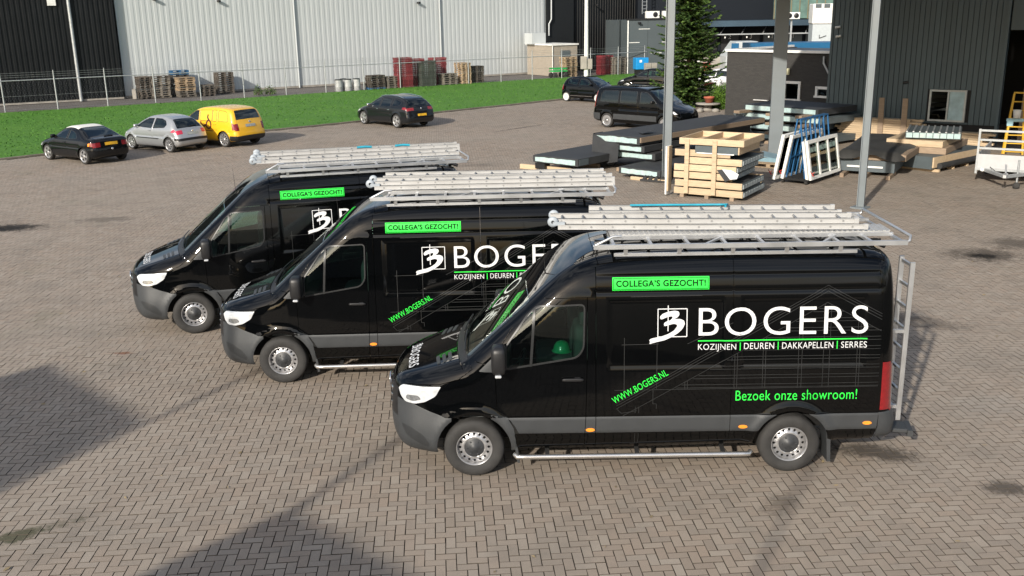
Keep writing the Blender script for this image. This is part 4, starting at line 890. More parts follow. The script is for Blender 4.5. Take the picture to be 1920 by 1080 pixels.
# brick substation in front of the white hall
M_BBR = None
def brick_material(name, c1, c2, mortar, sc):
    m, nt, N, L, b = nodes_of(name); tc = N.new('ShaderNodeTexCoord'); mp = N.new('ShaderNodeMapping'); L.new(tc.outputs['Object'], mp.inputs[0])
    sx = N.new('ShaderNodeSeparateXYZ'); L.new(mp.outputs[0], sx.inputs[0]); cx = N.new('ShaderNodeCombineXYZ'); L.new(math_node(nt, 'ADD', sx.outputs[0], sx.outputs[1]), cx.inputs[0]); L.new(sx.outputs[2], cx.inputs[1])
    br = N.new('ShaderNodeTexBrick'); L.new(cx.outputs[0], br.inputs['Vector']); br.inputs['Scale'].default_value = sc; br.inputs['Color1'].default_value = c1+(1,); br.inputs['Color2'].default_value = c2+(1,); br.inputs['Mortar'].default_value = mortar+(1,); br.inputs['Brick Width'].default_value = 0.22; br.inputs['Row Height'].default_value = 0.075; br.inputs['Mortar Size'].default_value = 0.008
    c = mix_rgb(nt, ramp(nt, noise(nt, tc.outputs['Object'], 1.5, 5), [(0.35, 0), (0.7, 0.3)]), br.outputs[0], tuple(x*0.7 for x in c1)); L.new(c, b.inputs['Base Color']); b.inputs['Roughness'].default_value = 0.9
    bp = N.new('ShaderNodeBump'); bp.inputs['Strength'].default_value = 0.5; bp.inputs['Distance'].default_value = 0.01; L.new(br.outputs[1], bp.inputs['Height']); bp.invert = True; L.new(bp.outputs[0], b.inputs['Normal']); return m
ss = thing('substation', 'small beige brick substation with grey door before the white hall', 'building', (3.68, 83.64, 0), R(31.8))
MB().box((1.3, 1.9, 1.25), (2.6, 3.8, 2.5)).build('wall', brick_material('beige_brick', (0.36, 0.31, 0.25), (0.30, 0.26, 0.21), (0.30, 0.28, 0.25), 1.0), ss)
MB().box((1.3, 1.9, 2.56), (2.8, 4.0, 0.12)).build('roof', M_WTRIM, ss)
dr = MB().box((1.35, -0.03, 1.1), (0.95, 0.06, 1.95)).build('door', M_CLS, ss); MB().box((1.35, -0.07, 1.35), (0.22, 0.02, 0.26)).build('warning_sign', mat('amber_sign', (0.65, 0.35, 0.05), 0.5), dr)
MB().box((0.3, 3.0, 3.05), (1.4, 1.2, 0.9)).build('roof_box', M_CLW, ss)
MB().tube([(0.03, -0.06, 0), (0.03, -0.06, 2.5)], 0.04, 8).build('downpipe', M_WTRIM, ss)
# smooth grey block with air conditioners
gb = thing('annex', 'smooth slate grey metal annex with short white marks beside the fir', 'building', (10.1, 84.8, 0), R(12))
MB().box((2.75, 3.0, 2.22), (5.5, 6.0, 4.44)).build('wall', M_CLS, gb)
for i in range(3): MB().box((0.92+i*1.8, -0.02, 2.2), (1.78, 0.05, 4.36)).build('cladding_panel', M_CLS, gb)
for x, z in ((0.6, 2.6), (1.5, 3.7), (2.6, 1.7), (3.6, 2.6)): MB().box((x, -0.06, z), (1.0, 0.02, 0.05)).build('white_mark', M_WTRIM, gb)
MB().box((2.75, 0.0, 4.50), (5.6, 0.3, 0.10)).build('roof_edge', M_BLK, gb); MB().tube([(0.05, -0.10, 0), (0.05, -0.10, 4.4)], 0.06, 8).build('downpipe', M_WTRIM, gb); lamp_wall(gb, 1.0, 4.2)
for x in (2.5, 4.0):
    a = thing('air_conditioner', 'white air conditioner on the annex roof, ' + ('left one' if x < 3 else 'right one beside the grey post'), 'air conditioner', (10.1+x*math.cos(R(12))-0.6*math.sin(R(12)), 84.8+x*math.sin(R(12))+0.6*math.cos(R(12)), 4.55), R(12), 'air conditioners on the annex roof')
    MB().box((0, 0.2, 0.30), (1.15, 0.45, 0.58), ch=0.02).build('casing', M_WTRIM, a); MB().lathe([(0.0, -0.04), (0.2, -0.04), (0.22, -0.03)], (0.2, 0, 0.3), n=20).build('fan_grille', M_BLK, a)
MB().box((0, 0, 0.05), (0.2, 0.2, 0.1)); lt = thing('roof_ladder', 'grey access ladder on the black hall wall above the annex', 'ladder', (12.35, 90.9, 4.9), R(31.8))
for x in (-0.25, 0.25): MB().box((x, 0, 2.0), (0.06, 0.05, 4.0)).build('stile', M_GALV, lt)
for i in range(13): MB().box((0, 0, 0.15+i*0.3), (0.46, 0.04, 0.05)).build('rung', M_GALV, lt)
o = thing('compressor', 'bright blue machine box in front of the grey annex', 'machine', (11.1, 83.3, 0), R(12)); MB().box((0, 0, 0.95), (1.1, 0.8, 0.95), ch=0.03).build('casing', mat('bright_blue', (0.01, 0.23, 0.55), 0.4, var=0.08), o); MB().box((0, 0, 0.24), (0.9, 0.6, 0.46)).build('base', M_BLK, o); MB().box((-0.15, -0.42, 1.15), (0.2, 0.03, 0.2)).build('label', M_WTRIM, o)
for i in range(2):
    for k in range(3):
        o = MB().box((0, 0, 0.17), (0.48, 0.48, 0.33), ch=0.015).build('concrete_block', M_CON, None, (11.55+i*0.5, 82.4+i*0.1, 0.34*k), R(12)); tag(o, '%s concrete block in the %s column beside the blue machine' % (['lowest', 'middle', 'top'][k], ['left', 'right'][i]), 'block', 'concrete blocks by the annex')
# fence
fn = thing('fence', 'tall grey metal fence of posts and wire along the lawn', 'fence', (-37.35, 54.05, 0), R(32.3))
pm = MB().tube([(0, 0, 0), (0, 0, 1.86), (0, -0.02, 2.35)], [0.04, 0.04, 0.025], 8).data('post', M_GALV)
for i in range(23):
    link('post', pm, fn, (i*2.9, random.uniform(-0.06, 0.06), 0))
    if i < 22: MB().tube([(i*2.9, 0, 1.82), ((i+1)*2.9, 0, 1.82)], 0.028, 8).build('rail', M_GALV, fn)
wr = []; Vw = []; Fw = []
def wire(p, q, t):
    n = len(Vw); dx = (q[0]-p[0], q[2]-p[2]); L_ = math.hypot(*dx); nx, nz = -dx[1]/L_*t, dx[0]/L_*t
    Vw.extend([(p[0]-nx, 0, p[2]-nz), (q[0]-nx, 0, q[2]-nz), (q[0]+nx, 0, q[2]+nz), (p[0]+nx, 0, p[2]+nz), (p[0], -t, p[2]), (q[0], -t, q[2])]); Fw.extend([(n, n+1, n+2, n+3), (n, n+1, n+5, n+4)])
Lf = 22*2.9
for z in (0.1, 0.9, 2.0, 2.12, 2.25): wire((0, 0, z), (Lf, 0, z), 0.006)
for i in range(int(Lf/0.16)):
    wire((i*0.16, 0, 0.05), (i*0.16+0.9, 0, 1.8), 0.0009); wire((i*0.16+0.9, 0, 0.05), (i*0.16, 0, 1.8), 0.0009)
o = link('wire_mesh', meshdata('wire_mesh', Vw, Fw, M_GALV), fn); o['kind'] = 'stuff'
# lamp post with cabinet
lp = thing('lamp_post', 'tall white lamp post with a grey box near the substation', 'lamp post', (6.29, 80.2, 0))
MB().tube([(0, 0, 0), (0, 0, 9.0)], [0.19, 0.12], 12).build('pole', M_WTRIM, lp); MB().box((-0.22, -0.20, 1.25), (0.5, 0.25, 1.0), ch=0.02).build('box', M_CON, lp); MB().box((0.28, -0.15, 1.15), (0.35, 0.25, 0.8)).build('box', M_CON, lp); MB().box((0, 0.5, 9.0), (0.35, 1.2, 0.14)).build('lamp_head', M_GALV, lp)
# canopy on steel posts at the right
DA = R(-46.7); cp = thing('canopy', 'high open steel canopy on grey posts over the material yard', 'canopy', (4.95, 30.54, 0), DA)
def hpost(x, y, w_, d_, H=7.1, foot=False, rot=R(15)):
    t_ = 0.02; mb = MB(); mb.box((-w_/2, 0, H/2), (t_, d_, H)).box((w_/2, 0, H/2), (t_, d_, H)).box((0, 0, H/2), (w_, t_*0.8, H)); mb.build('post', M_POST, cp, (x, y, 0), R(46.7)+PI/2*0-rot)
    if foot: MB().box((x, y, 0.02), (w_+0.22, d_+0.22, 0.04)).build('foot_plate', M_POST, cp)
M45 = R(46.7)
hpost(0, 0, 0.25, 0.22, foot=True); hpost(6.54, 0, 0.17, 0.18, foot=True, rot=R(28)); hpost(13.1, 0, 0.26, 0.24); hpost(13.1, 7.0, 0.3, 0.3)
MB().box((0, 0, 3.55), (0.47, 0.26, 7.1)).build('post', M_POST, cp, (-0.45, 7.0, 0), R(46.7)-R(10))
MB().box((7.05, 6.2, 7.30), (19.9, 13.0, 0.30)).build('roof', M_CLG, cp)
for y in (0.0, 7.0): MB().box((7.05, y, 7.03), (19.6, 0.2, 0.24)).build('beam', M_POST, cp)
M_STRI = mat('rubber_black', (0.03, 0.03, 0.03), 0.8, var=0.3)
ft = thing('bumper_ring', 'black rubber guard blocks around the foot of the left canopy post', 'post guard', (4.95, 30.54, 0), R(-32))
for i in range(7): MB().box((-0.62+i*0.2, -0.26, 0.09), (0.10, 0.14, 0.17), M=Matrix.Rotation(R(28), 3, 'Y')).build('block', M_STRI, ft)
MB().box((0.0, -0.26, 0.04), (1.5, 0.2, 0.06)).build('base', M_STRI, ft)
# workshop
wk = thing('workshop', 'slate grey plank-clad workshop with open door at the right', 'building', (13.39, 41.2, 0), R(-36.4))
wins = (4.01, 5.34, 0.84, 2.04)
pl = {}
for i in range(33):
    x0 = 0.02+i*0.195
    spans = [(0.75, 7.2)] if x0+0.19 < wins[0]-0.02 or x0 > wins[1]+0.02 else [(0.75, wins[2]-0.02), (wins[3]+0.02, 7.2)]
    for z0, z1 in spans:
        key = round(z1-z0, 3)
        if key not in pl:
            mb = MB(); mb.prism([(0.0, -0.012), (0.012, -0.034), (0.180, -0.034), (0.189, -0.012)], 0, z1-z0); pl[key] = mb.data('plank', M_CLG)
        link('plank', pl[key], wk, (x0, 0, z0))
MB().box((2.0, 0.15, 3.6), (4.0, 0.28, 7.2)).box((5.9, 0.15, 3.6), (1.15, 0.28, 7.2)).box((4.67, 0.15, 0.42), (1.34, 0.28, 0.83)).box((4.67, 0.15, 4.63), (1.34, 0.28, 5.15)).build('wall', mat('black_plinth', (0.012, 0.012, 0.013), 0.8, var=0.2), wk)
MB().box((-0.06, 3.5, 3.6), (0.10, 7.0, 7.2)).build('side_wall', M_CLG, wk)
f = link('window', None, wk, (4.67, -0.05, 1.44)); f.empty_display_size = 0.1
mb = MB()
for c, d in (((0, 0, 0.575), (1.36, 0.10, 0.07)), ((0, 0, -0.575), (1.36, 0.10, 0.07)), ((-0.645, 0, 0), (0.07, 0.10, 1.08)), ((0.645, 0, 0), (0.07, 0.10, 1.08)), ((0.02, 0, 0), (0.06, 0.09, 1.08))): mb.box(c, d)
mb.build('frame', mat('grey_white_frame', (0.50, 0.52, 0.50), 0.5), f)
MB().box((-0.31, 0.01, 0), (0.60, 0.012, 1.08)).build('pane', M_DGL, f); MB().box((0.34, 0.01, 0), (0.56, 0.012, 1.08)).build('pane', mat('sky_toned_pane', (0.42, 0.56, 0.60), 0.12, var=0.3, scale=1.6), f)  # right pane opaque and pale, the sky reflection put into its colour
mb = MB(); mb.box((0.34, 0.03, 0), (0.56, 0.01, 1.07)); mb.build('blind', mat('pale_blue_blind', (0.55, 0.68, 0.70), 0.7, var=0.3, scale=3), f)
MB().box((4.6, 0.6, 1.1), (1.2, 0.5, 0.06)).box((4.4, 0.7, 1.2), (0.5, 0.3, 0.14)).build('bench', M_WTRIM, wk)
MB().box((6.50, 0.10, 3.6), (0.10, 0.36, 7.2)).build('door_jamb', M_CLG, wk)
MB().box((9.6, 0.14, 5.75), (6.0, 0.26, 2.9)).build('lintel', M_CLG, wk)
MB().box((6.3, 8.0, 3.6), (14.0, 0.2, 7.2)).box((13.2, 4.0, 3.6), (0.2, 8.0, 7.2)).box((6.3, 4.0, 7.25), (14.0, 8.4, 0.1)).build('inner_wall', M_UND, wk)
for x, z in ((0.2, 4.43), (0.25, 4.07), (3.06, 2.30)):
    MB().tube([(x-0.10, -0.16, z-0.02), (x+0.10, -0.12, z+0.02)], 0.05, 10).bar((x+0.04, 0, z), (x+0.04, -0.12, z), 0.04, 0.04).build('camera_unit', M_WTRIM if z > 3 else M_BLK, wk)
# dark brick house
hs = thing('brick_house', 'low flat-roofed dark brick house with white roof edge', 'building', (10.95, 49.8, 0), R(-47))
M_DBR = brick_material('dark_brick', (0.046, 0.044, 0.041), (0.036, 0.034, 0.033), (0.035, 0.034, 0.033), 1.0)
mb = MB(); xs = [0, 3.29, 4.21, 4.99, 5.71, 6.6]
mb.box((1.645, 0.15, 1.6), (3.29, 0.3, 3.2)).box((4.6, 0.15, 1.6), (0.78, 0.3, 3.2)).box((6.3, 0.15, 1.6), (1.18, 0.3, 3.2))
for x0, x1, z0, z1 in ((3.29, 4.21, 0.95, 1.86), (4.99, 5.71, 1.17, 1.67)): mb.box(((x0+x1)/2, 0.15, z0/2), (x1-x0, 0.3, z0)).box(((x0+x1)/2, 0.15, (3.2+z1)/2), (x1-x0, 0.3, 3.2-z1))
mb.box((0.15, 3.15, 1.6), (0.3, 5.7, 3.2)); mb.build('wall', M_DBR, hs)
MB().box((3.45, 3.0, 3.10), (6.8, 5.9, 0.12)).build('roof', M_BLK, hs); MB().box((3.45, -0.04, 3.24), (7.0, 0.16, 0.12)).build('roof_edge', M_WTRIM, hs); MB().box((-0.04, 3.1, 3.24), (0.16, 6.1, 0.12)).build('roof_edge', M_WTRIM, hs)
for x0, x1, z0, z1 in ((3.29, 4.21, 0.95, 1.86), (4.99, 5.71, 1.17, 1.67)):
    f = link('window', None, hs, ((x0+x1)/2, 0.0, (z0+z1)/2)); f.empty_display_size = 0.1; W2, H2 = x1-x0, z1-z0
    mb = MB(); mb.box((0, 0, H2/2-0.05), (W2, 0.12, 0.12)).box((0, 0, -H2/2+0.04), (W2+0.1, 0.16, 0.09)).box((-W2/2+0.06, 0, 0), (0.12, 0.12, H2-0.14)).box((W2/2-0.06, 0, 0), (0.12, 0.12, H2-0.14)); mb.build('frame', M_WTRIM, f)
    MB().box((0, 0.03, 0), (W2-0.2, 0.012, H2-0.2)).build('pane', M_DGL, f); MB().box((0.1, 0.2, -0.1), (W2*0.5, 0.02, H2*0.3)).build('curtain', M_CON, f)
MB().box((0, 0, 0.0), (0.12, 0.12, 0.3), ch=0.02).build('wall_lamp', mat('lamp_cream', (0.70, 0.68, 0.45), 0.5), hs, (3.54, -0.1, 2.31))
MB().tube([(5.36, -0.10, 3.05), (5.36, -0.10, 2.75), (5.75, -0.10, 2.15), (5.78, -0.10, 0.2)], 0.055, 10).build('downpipe', M_GALV, hs); MB().box((2.1, -0.06, 0.9), (0.8, 0.12, 0.03)).build('ledge', M_WTRIM, hs)
# loading dock far behind
dk = thing('loading_dock', 'dark loading hall with strutted canopy and numbered dock doors', 'building', (14.0, 92.0, 0), R(-1))
MB().box((11.0, 4.0, 6.0), (26.0, 6.0, 12.0)).build('wall', mat('navy_cladding', (0.008, 0.011, 0.016), 0.6, var=0.12, spec=0.15), dk)
MB().box((9.0, -0.6, 3.95), (19.0, 3.2, 0.5)).build('dock_canopy', mat('navy_fascia', (0.03, 0.06, 0.09), 0.5, var=0.3, scale=0.3), dk)
for i in range(10): MB().bar((3.2+i*1.9, -2.0, 3.05), (4.2+i*1.9, 0.9, 3.72), 0.07, 0.07).build('strut', M_GALV, dk)
MB().box((9.0, -2.1, 3.02), (17.5, 0.08, 0.10)).build('beam', M_GALV, dk)
for i in range(6):
    x = 4.6+i*1.95; d_ = MB().box((x, 0.92, 2.2), (1.6, 0.16, 1.7)).build('dock_door', M_CLS if i > 2 else M_BLK, dk)
    V, F = text_mesh(str(min(i+1, 3)) if i < 3 else '1', 0.5); link('number', meshdata('number', [(v[0]-0.15+x, 0.82, v[1]+2.55) for v in V], F, M_WTRIM), d_)
    MB().box((x+0.95, -1.9, 2.75), (0.10, 0.08, 0.14)).build('dock_lamp', M_WTRIM, dk)
MB().box((13.0, -1.4, 5.4), (6.2, 0.3, 2.2)).build('glazing', mat('green_glazing', (0.10, 0.17, 0.15), 0.3, var=0.4, scale=1.2), dk)
for i in range(9): MB().box((9.9+i*0.75, -1.6, 5.4), (0.06, 0.08, 2.3)).build('mullion', mat('tan_wood', (0.20, 0.16, 0.09), 0.7), dk)
# trucks in front of the dock
tk = thing('truck_trailer', 'long blue and white truck trailer behind the brick house', 'trailer', (15.2, 62.6, 0), R(-1))
MB().box((3.2, 1.2, 2.93), (6.4, 2.4, 0.36)).build('blue_roof_band', M_DKBLU, tk); MB().box((3.2, 1.2, 2.62), (6.42, 2.42, 0.22)).build('white_band', M_WTRIM, tk); MB().box((3.2, 1.2, 1.78), (6.38, 2.38, 1.44)).build('side_wall', mat('maroon_side', (0.05, 0.03, 0.04), 0.5), tk)
for x in (1.0, 4.4, 5.4): MB().lathe([(0.0, -0.15), (0.3, -0.15), (0.5, -0.12), (0.5, 0.12)], (x, 0.25, 0.5), n=20).build('wheel', M_RUB, tk)
MB().box((3.2, 1.2, 1.0), (6.0, 1.2, 0.2)).build('chassis', M_UND, tk)
tk = thing('truck', 'white truck cab with slanted grey front left of the blue trailer', 'truck', (15.3, 70.0, 0), R(-1))
MB().prism([(0.0, 0.8), (2.2, 0.8), (2.2, 3.0), (0.7, 3.0), (0.0, 2.0)], -2.2, 0, Matrix.Rotation(PI/2, 4, 'X')).build('cab', M_CLW, tk); MB().box((1.75, -0.03, 2.5), (0.8, 0.05, 0.8)).build('side_panel', M_CLS, tk); MB().box((0.6, -0.04, 2.65), (0.5, 0.05, 0.5)).build('blue_corner', M_DKBLU, tk)
for x in (0.5, 1.8): MB().lathe([(0.0, -0.15), (0.3, -0.15), (0.48, -0.12), (0.48, 0.12)], (x, 0.2, 0.48), n=20).build('wheel', M_RUB, tk)
gt = thing('gate_wall', 'pale concrete wall with white gate post behind the silver saloon', 'wall', (12.4, 72.5, 0), R(-5)); MB().box((2.0, 0, 0.95), (4.0, 0.2, 1.9)).build('wall', M_CON, gt); MB().box((1.4, -0.16, 1.25), (0.22, 0.12, 2.5)).build('gate_post', M_WTRIM, gt); MB().box((2.0, -0.18, 1.1), (0.5, 0.15, 0.8)).build('red_panel', mat('signal_red', (0.5, 0.05, 0.03), 0.5), gt)
si = thing('dust_unit', 'tall pale grey filter cabinet with three dark vents behind the workshop', 'cabinet', (22.75, 75.0, 0), R(-8))
MB().box((0.95, 0.9, 2.0), (1.85, 1.8, 4.0)).build('lower_casing', mat('pale_grey_sheet', (0.42, 0.46, 0.48), 0.5, var=0.06), si); MB().box((0.95, 0.9, 4.75), (1.95, 1.9, 1.46), ch=0.06).build('upper_casing', M_WTRIM, si)
for i in range(3): MB().box((0.35+i*0.62, -0.07, 5.32), (0.42, 0.04, 0.28)).build('vent', M_CLS, si)
MB().bar((0.55, -0.03, 3.0), (0.55, -0.03, 3.25), 0.05, 0.03).bar((0.55, -0.03, 3.0), (1.05, -0.03, 3.18), 0.05, 0.04).build('hose_hook', M_BLK, si)
a = thing('air_conditioner', 'white wall air conditioner with two dark fans right of the thick post', 'air conditioner', (21.4, 75.5, 4.4), R(-3)); MB().box((0, 0.2, 0.25), (1.05, 0.45, 0.5), ch=0.02).build('casing', M_WTRIM, a)
for x in (-0.25, 0.25): MB().lathe([(0.0, -0.05), (0.17, -0.05), (0.19, -0.03)], (x, 0, 0.25), n=18).build('fan_grille', M_BLK, a)
MB().box((0, 0.4, -2.2), (0.12, 0.12, 4.4)).build('stand', M_GALV, a)
# what stands behind the camera and throws the two broad shadows
ct, st_ = math.cos(SUN_AZ), math.sin(SUN_AZ); TS = math.tan(SUN_EL)
M_REND = mat('light_render', (0.16, 0.15, 0.145), 0.9, var=0.06, scale=1)
def caster(name, label, cat, px, py, H, ang, lx, ly, pole):
    x, y = px-H/TS*ct, py-H/TS*st_; t = thing(name, label, cat, (x, y, 0), R(ang))
    MB().box((-lx/2 if lx > 0 else -lx/2, -ly/2, H/2), (abs(lx), ly, H)).build('wall', M_REND, t); MB().box((-lx/2, -ly/2, H+0.004), (abs(lx)-0.1, ly-0.1, 0.10)).build('roof', M_BLK, t)
    if pole: MB().tube([(0.06, 0.06, 0), (0.06, 0.06, H+pole)], 0.05, 8).build('mast', M_GALV, t)
    return t
caster('kiosk', 'dark rendered kiosk with corner mast behind the camera, to the left', 'building', -5.0, 12.17, 5.2, -44, 3.3, 4.2, 3.4)
caster('showroom', 'flat-roofed rendered showroom with corner mast behind the camera', 'building', -2.51, 9.66, 4.6, -43, -8.0, 8.0, 2.6)
mp_ = thing('flag_mast', 'slim grey mast behind the camera', 'mast', (-2.6, -1.0, 0)); MB().tube([(0, 0, 0), (0, 0, 7.2)], [0.04, 0.03], 8).build('pole', M_GALV, mp_); MB().lathe([(0.0, 7.3), (0.07, 7.24), (0.06, 7.18)], axis='z', n=10).build('cap', M_GALV, mp_)
# ---------------------------------------------------------------- parked cars
def build_car(name, label, cat, spec, group='cars parked along the lawn'):
    g = spec.get; root = thing(name, label, cat, (0, 0, 0), 0, group)
    wb, wr_, tw = spec['wb'], spec['wr'], g('tw', 0.19); W = spec['w']/2
    def flare(x, z):
        e = np.zeros_like(x)
        for cx in (0.0, wb): d = np.hypot(x-cx, z-wr_); e = e+0.018*np.exp(-((d-wr_-0.06)/0.05)**2)
        return e-0.012*np.exp(-((z-spec['crease'])/0.03)**2)
    xf, xr = min(p[0] for p in spec['prof']), max(p[0] for p in spec['prof']); bz = spec['belt']; top = max(p[1] for p in spec['prof'])
    b = Body(spec['prof'], g('hwx') or [(xf-0.05, W*0.72), (xf+0.15, W*0.86), (xf+0.5, W*0.97), (0.3, W), (wb-0.1, W), (xr-0.35, W*0.97), (xr-0.1, W*0.92), (xr+0.1, W*0.86)],
             g('insz') or [(0.15, 0.06), (0.35, 0.015), (0.55, 0.0), (bz-0.05, 0.02), (bz+0.05, 0.05), (top-0.12, 0.05+0.55*(top-bz-0.12)), (top+0.1, 0.05+0.62*(top-bz))], g('k', 0.16), g('bF', 0.22), g('bR', 0.12), 0.04, flare)
    S = b.s_at; P = lambda h=0.07: Panels(b, h); Y = 1.2; body = spec['paint']
    ars = [arc(0, wr_, wr_+0.045, -50, 230, 20), arc(wb, wr_, wr_+0.045, -50, 230, 20)]
    sw = [round_poly(q, 0.04, 3) for q in spec['side_windows']]; drs = spec['doors']
    zr = lambda z: float(b.S[len(b.S)//2+np.argmin(np.abs(b.P[len(b.S)//2:, 1]-z))]); zf = lambda z: float(b.S[np.argmin(np.abs(b.P[:len(b.S)//3, 1]-z))])
    (wa, wbm, wy0, wy1) = spec['screen']; ws = round_poly([(S(*wa), -wy0), (S(*wbm), -wy1), (S(*wbm), wy1), (S(*wa), wy0)], 0.06, 3)
    (ra, rb, ry0, ry1) = spec['rear_window']; rw = round_poly([(S(*ra), -ry0), (S(*rb), -ry1), (S(*rb), ry1), (S(*ra), ry0)], 0.06, 3)
    hl = spec['head']; tl = spec['tail']
    tls = [round_poly([(zr(tl['z1']), sg*tl['y0']), (zr(tl['z0']), sg*tl['y0']), (zr(tl['z0']), sg*1.2), (zr(tl['z1']), sg*1.2)], 0.02, 2) for sg in (-1, 1)]
    roofz = g('roof')
    # shell
    sh = P().side([(-3, -1), (7, -1), (7, 4), (-3, 4)], ars+drs+[q for q in sw if not any(inpoly(q.mean(0)[None], np.array(d))[0] for d in drs)]+[hl, tl['side']], gap=0)
    s0, s1 = b.S[0], b.S[-1]; holes = [ws, rw]+tls
    if roofz:
        rp = [(S(*roofz[0])-0.0, -1.2), (S(*roofz[1]), -1.2), (S(*roofz[1]), 1.2), (S(*roofz[0]), 1.2)]; P().strip(rp, [ws, rw], off=0.004, gap=0).build('roof', roofz[2], root)
    sh.strip([(s0, -Y), (s1, -Y), (s1, Y), (s0, Y)], holes, gap=0).build('body', body, root)
    P(0.09).strip(ws, gap=0.008, off=-0.004).build('windscreen', M_GLA, root)
    P(0.09).strip(rw, gap=0.008, off=-0.004).build('rear_window', g('rear_glass', M_DGL), root)
    for sg in (-1, 1):
        own = []
        for d in drs:
            inn = [q for q in sw if inpoly(q.mean(0)[None], np.array(d))[0]]
            o = P().side(d, inn+ars, sides=(sg,), gap=0.006).build('door', body, root); own.append((o, inn, d))
            hx = max(p[0] for p in d)-0.16; hz = spec['handle_z']; hy = b.side(np.array([[hx, hz]]), 1)[0][1]
            MB().box((hx, sg*(hy+0.015), hz), (0.17, 0.03, 0.032), ch=0.008).build('door_handle', g('handle', body), o)
        for i, q in enumerate(sw):
            o = next((o for o, inn, d in own if any(q is r_ for r_ in inn)), root)
            P(0.08).side(q, sides=(sg,), gap=0.012, off=-0.006).build('side_window', spec.get('glass', [M_GLA]*9)[i], o)
            P(0.05).side(offset_poly(q, -0.002), [offset_poly(q, 0.014)], sides=(sg,), gap=0, off=0.002).build('window_trim', M_BLK, o)
        P(0.05).side(hl, sides=(sg,), off=0.002, gap=0.003).build('headlight', M_HEAD, root)
        t = P(0.05).side(tl['side'], sides=(sg,), off=0.003, gap=0.003).strip(tls[0 if sg < 0 else 1], off=0.003, gap=0.003).build('tail_light', tl.get('mat', M_RED), root)
        mx, mz = spec['mirror']; my = b.side(np.array([[mx, mz]]), 1)[0][1]
        mm = MB(); superell(mm, (mx, sg*(my+0.10), mz), (0.055, 0.10, 0.065), 0.5, 12, 8); mm.bar((mx, sg*(my-0.03), mz-0.03), (mx, sg*(my+0.06), mz-0.02), 0.05, 0.03); mm.build('mirror', spec.get('mirror_mat', body), root)
        if g('strip_z'):
            z0, z1, x0, x1, mt = spec['strip_z']; P(0.07).side([(x0, z0), (x1, z0), (x1, z1), (x0, z1)], ars, sides=(sg,), off=0.010, gap=0).build('rubbing_strip', mt, root)
        for x in (0, wb):
            if g('steel'): alloy_wheel(root, x, sg*(W-tw/2-0.015), sg > 0, wr_, tw, wr_-0.105, spec['spokes'], g('rim'), name, g('wide', 0.6))
            else: alloy_wheel(root, x, sg*(W-tw/2-0.015), sg > 0, wr_, tw, wr_-0.085, spec['spokes'], g('rim'), name, g('wide', 0.45))
    if g('bumper'):
        z0, z1, mt = spec['bumper']; x = xr-0.35
        P().side([(wb+wr_+0.06, z0), (7, z0), (7, z1), (wb+wr_+0.06, z1)], ars, off=0.012, gap=0).strip([(zr(z1), -Y), (zr(z0), -Y), (zr(z0), Y), (zr(z1), Y)], off=0.012, gap=0).build('rear_bumper_strip', mt, root)
    pz = spec['plate']; c = zr(pz); P(0.05).strip([(c-0.055, -0.26), (c+0.055, -0.26), (c+0.055, 0.26), (c-0.055, 0.26)], off=0.014, gap=0).build('number_plate', g('plate_mat', M_YPL), root)
    c = zf(0.42); P(0.05).strip([(c-0.05, -0.26), (c+0.05, -0.26), (c+0.05, 0.26), (c-0.05, 0.26)], off=0.014, gap=0).build('number_plate', g('plate_mat', M_YPL), root)
    c = zr(spec['badge']); q = b.strip(np.array([[c, 0.0]]), 0.008)[0]; MB().lathe([(0.0, 0.012), (0.04, 0.01), (0.045, 0.0)], axis='z', n=14).build('badge', M_CHR, root, q).rotation_euler = (0, R(80), 0)
    MB().box(((wb)/2, 0, 0.33), (wb+0.9, W*1.15, 0.24)).build('underbody', M_UND, root)
    for x, ys in ((0.38*wb+0.25, (-0.36, 0.36)), (0.80*wb+0.1, (0.0,))):
        for y in ys:
            mb = MB(); wdt = 0.24 if len(ys) > 1 else 0.62; superell(mb, (x, y, 0.52), (0.25, wdt, 0.11), 0.4); superell(mb, (x+0.25, y, 0.80), (0.09, wdt, 0.28), 0.4)
            if len(ys) > 1: superell(mb, (x+0.30, y, min(1.16, top-0.22)), (0.05, 0.13, 0.09), 0.5, 10, 8)
            mb.build('seat', M_INT, root)
    mb = MB(); mb.prism([(spec['screen'][0][0]+0.02, 0.5), (spec['screen'][0][0]+0.5, 0.5), (spec['screen'][0][0]+0.45, spec['screen'][0][1]-0.16), (spec['screen'][0][0]+0.1, spec['screen'][0][1]-0.06)], -W*0.8, W*0.8, Matrix.Rotation(PI/2, 4, 'X')); mb.build('dashboard', M_INT, root)
    if g('wiper'): p = b.strip(np.array([[zr(spec['wiper'])+0.0, -0.02], [zr(spec['wiper'])-0.03, 0.36]]), 0.02); MB().tube(p, 0.012, 6).build('rear_wiper', M_BLK, root)
    root['_b'] = 0; del root['_b']
    return root, b, P
def park(root, x, y, heading, half_track, left=True):
    """x, y: where the front-left (or the rear-right when left is False) tyre meets the ground"""
    yaw = heading+PI; ca, sa = math.cos(yaw), math.sin(yaw)                    # local x runs to the tail, local y to the right
    if left: root.location = (x-sa*half_track, y+ca*half_track, 0)
    else:
        wb = left_wb[root.name]; root.location = (x-ca*wb+sa*half_track, y-sa*wb-ca*half_track, 0)
    root.rotation_euler = (0, 0, yaw)
left_wb = {}
M_YPL = mat('yellow_plate', (0.75, 0.42, 0.02), 0.4, var=0.1, dirt=((0.1, 0.08, 0.02), 0.6), scale=18)
M_GPL = mat('grey_plate', (0.33, 0.35, 0.33), 0.4, var=0.2, scale=18)
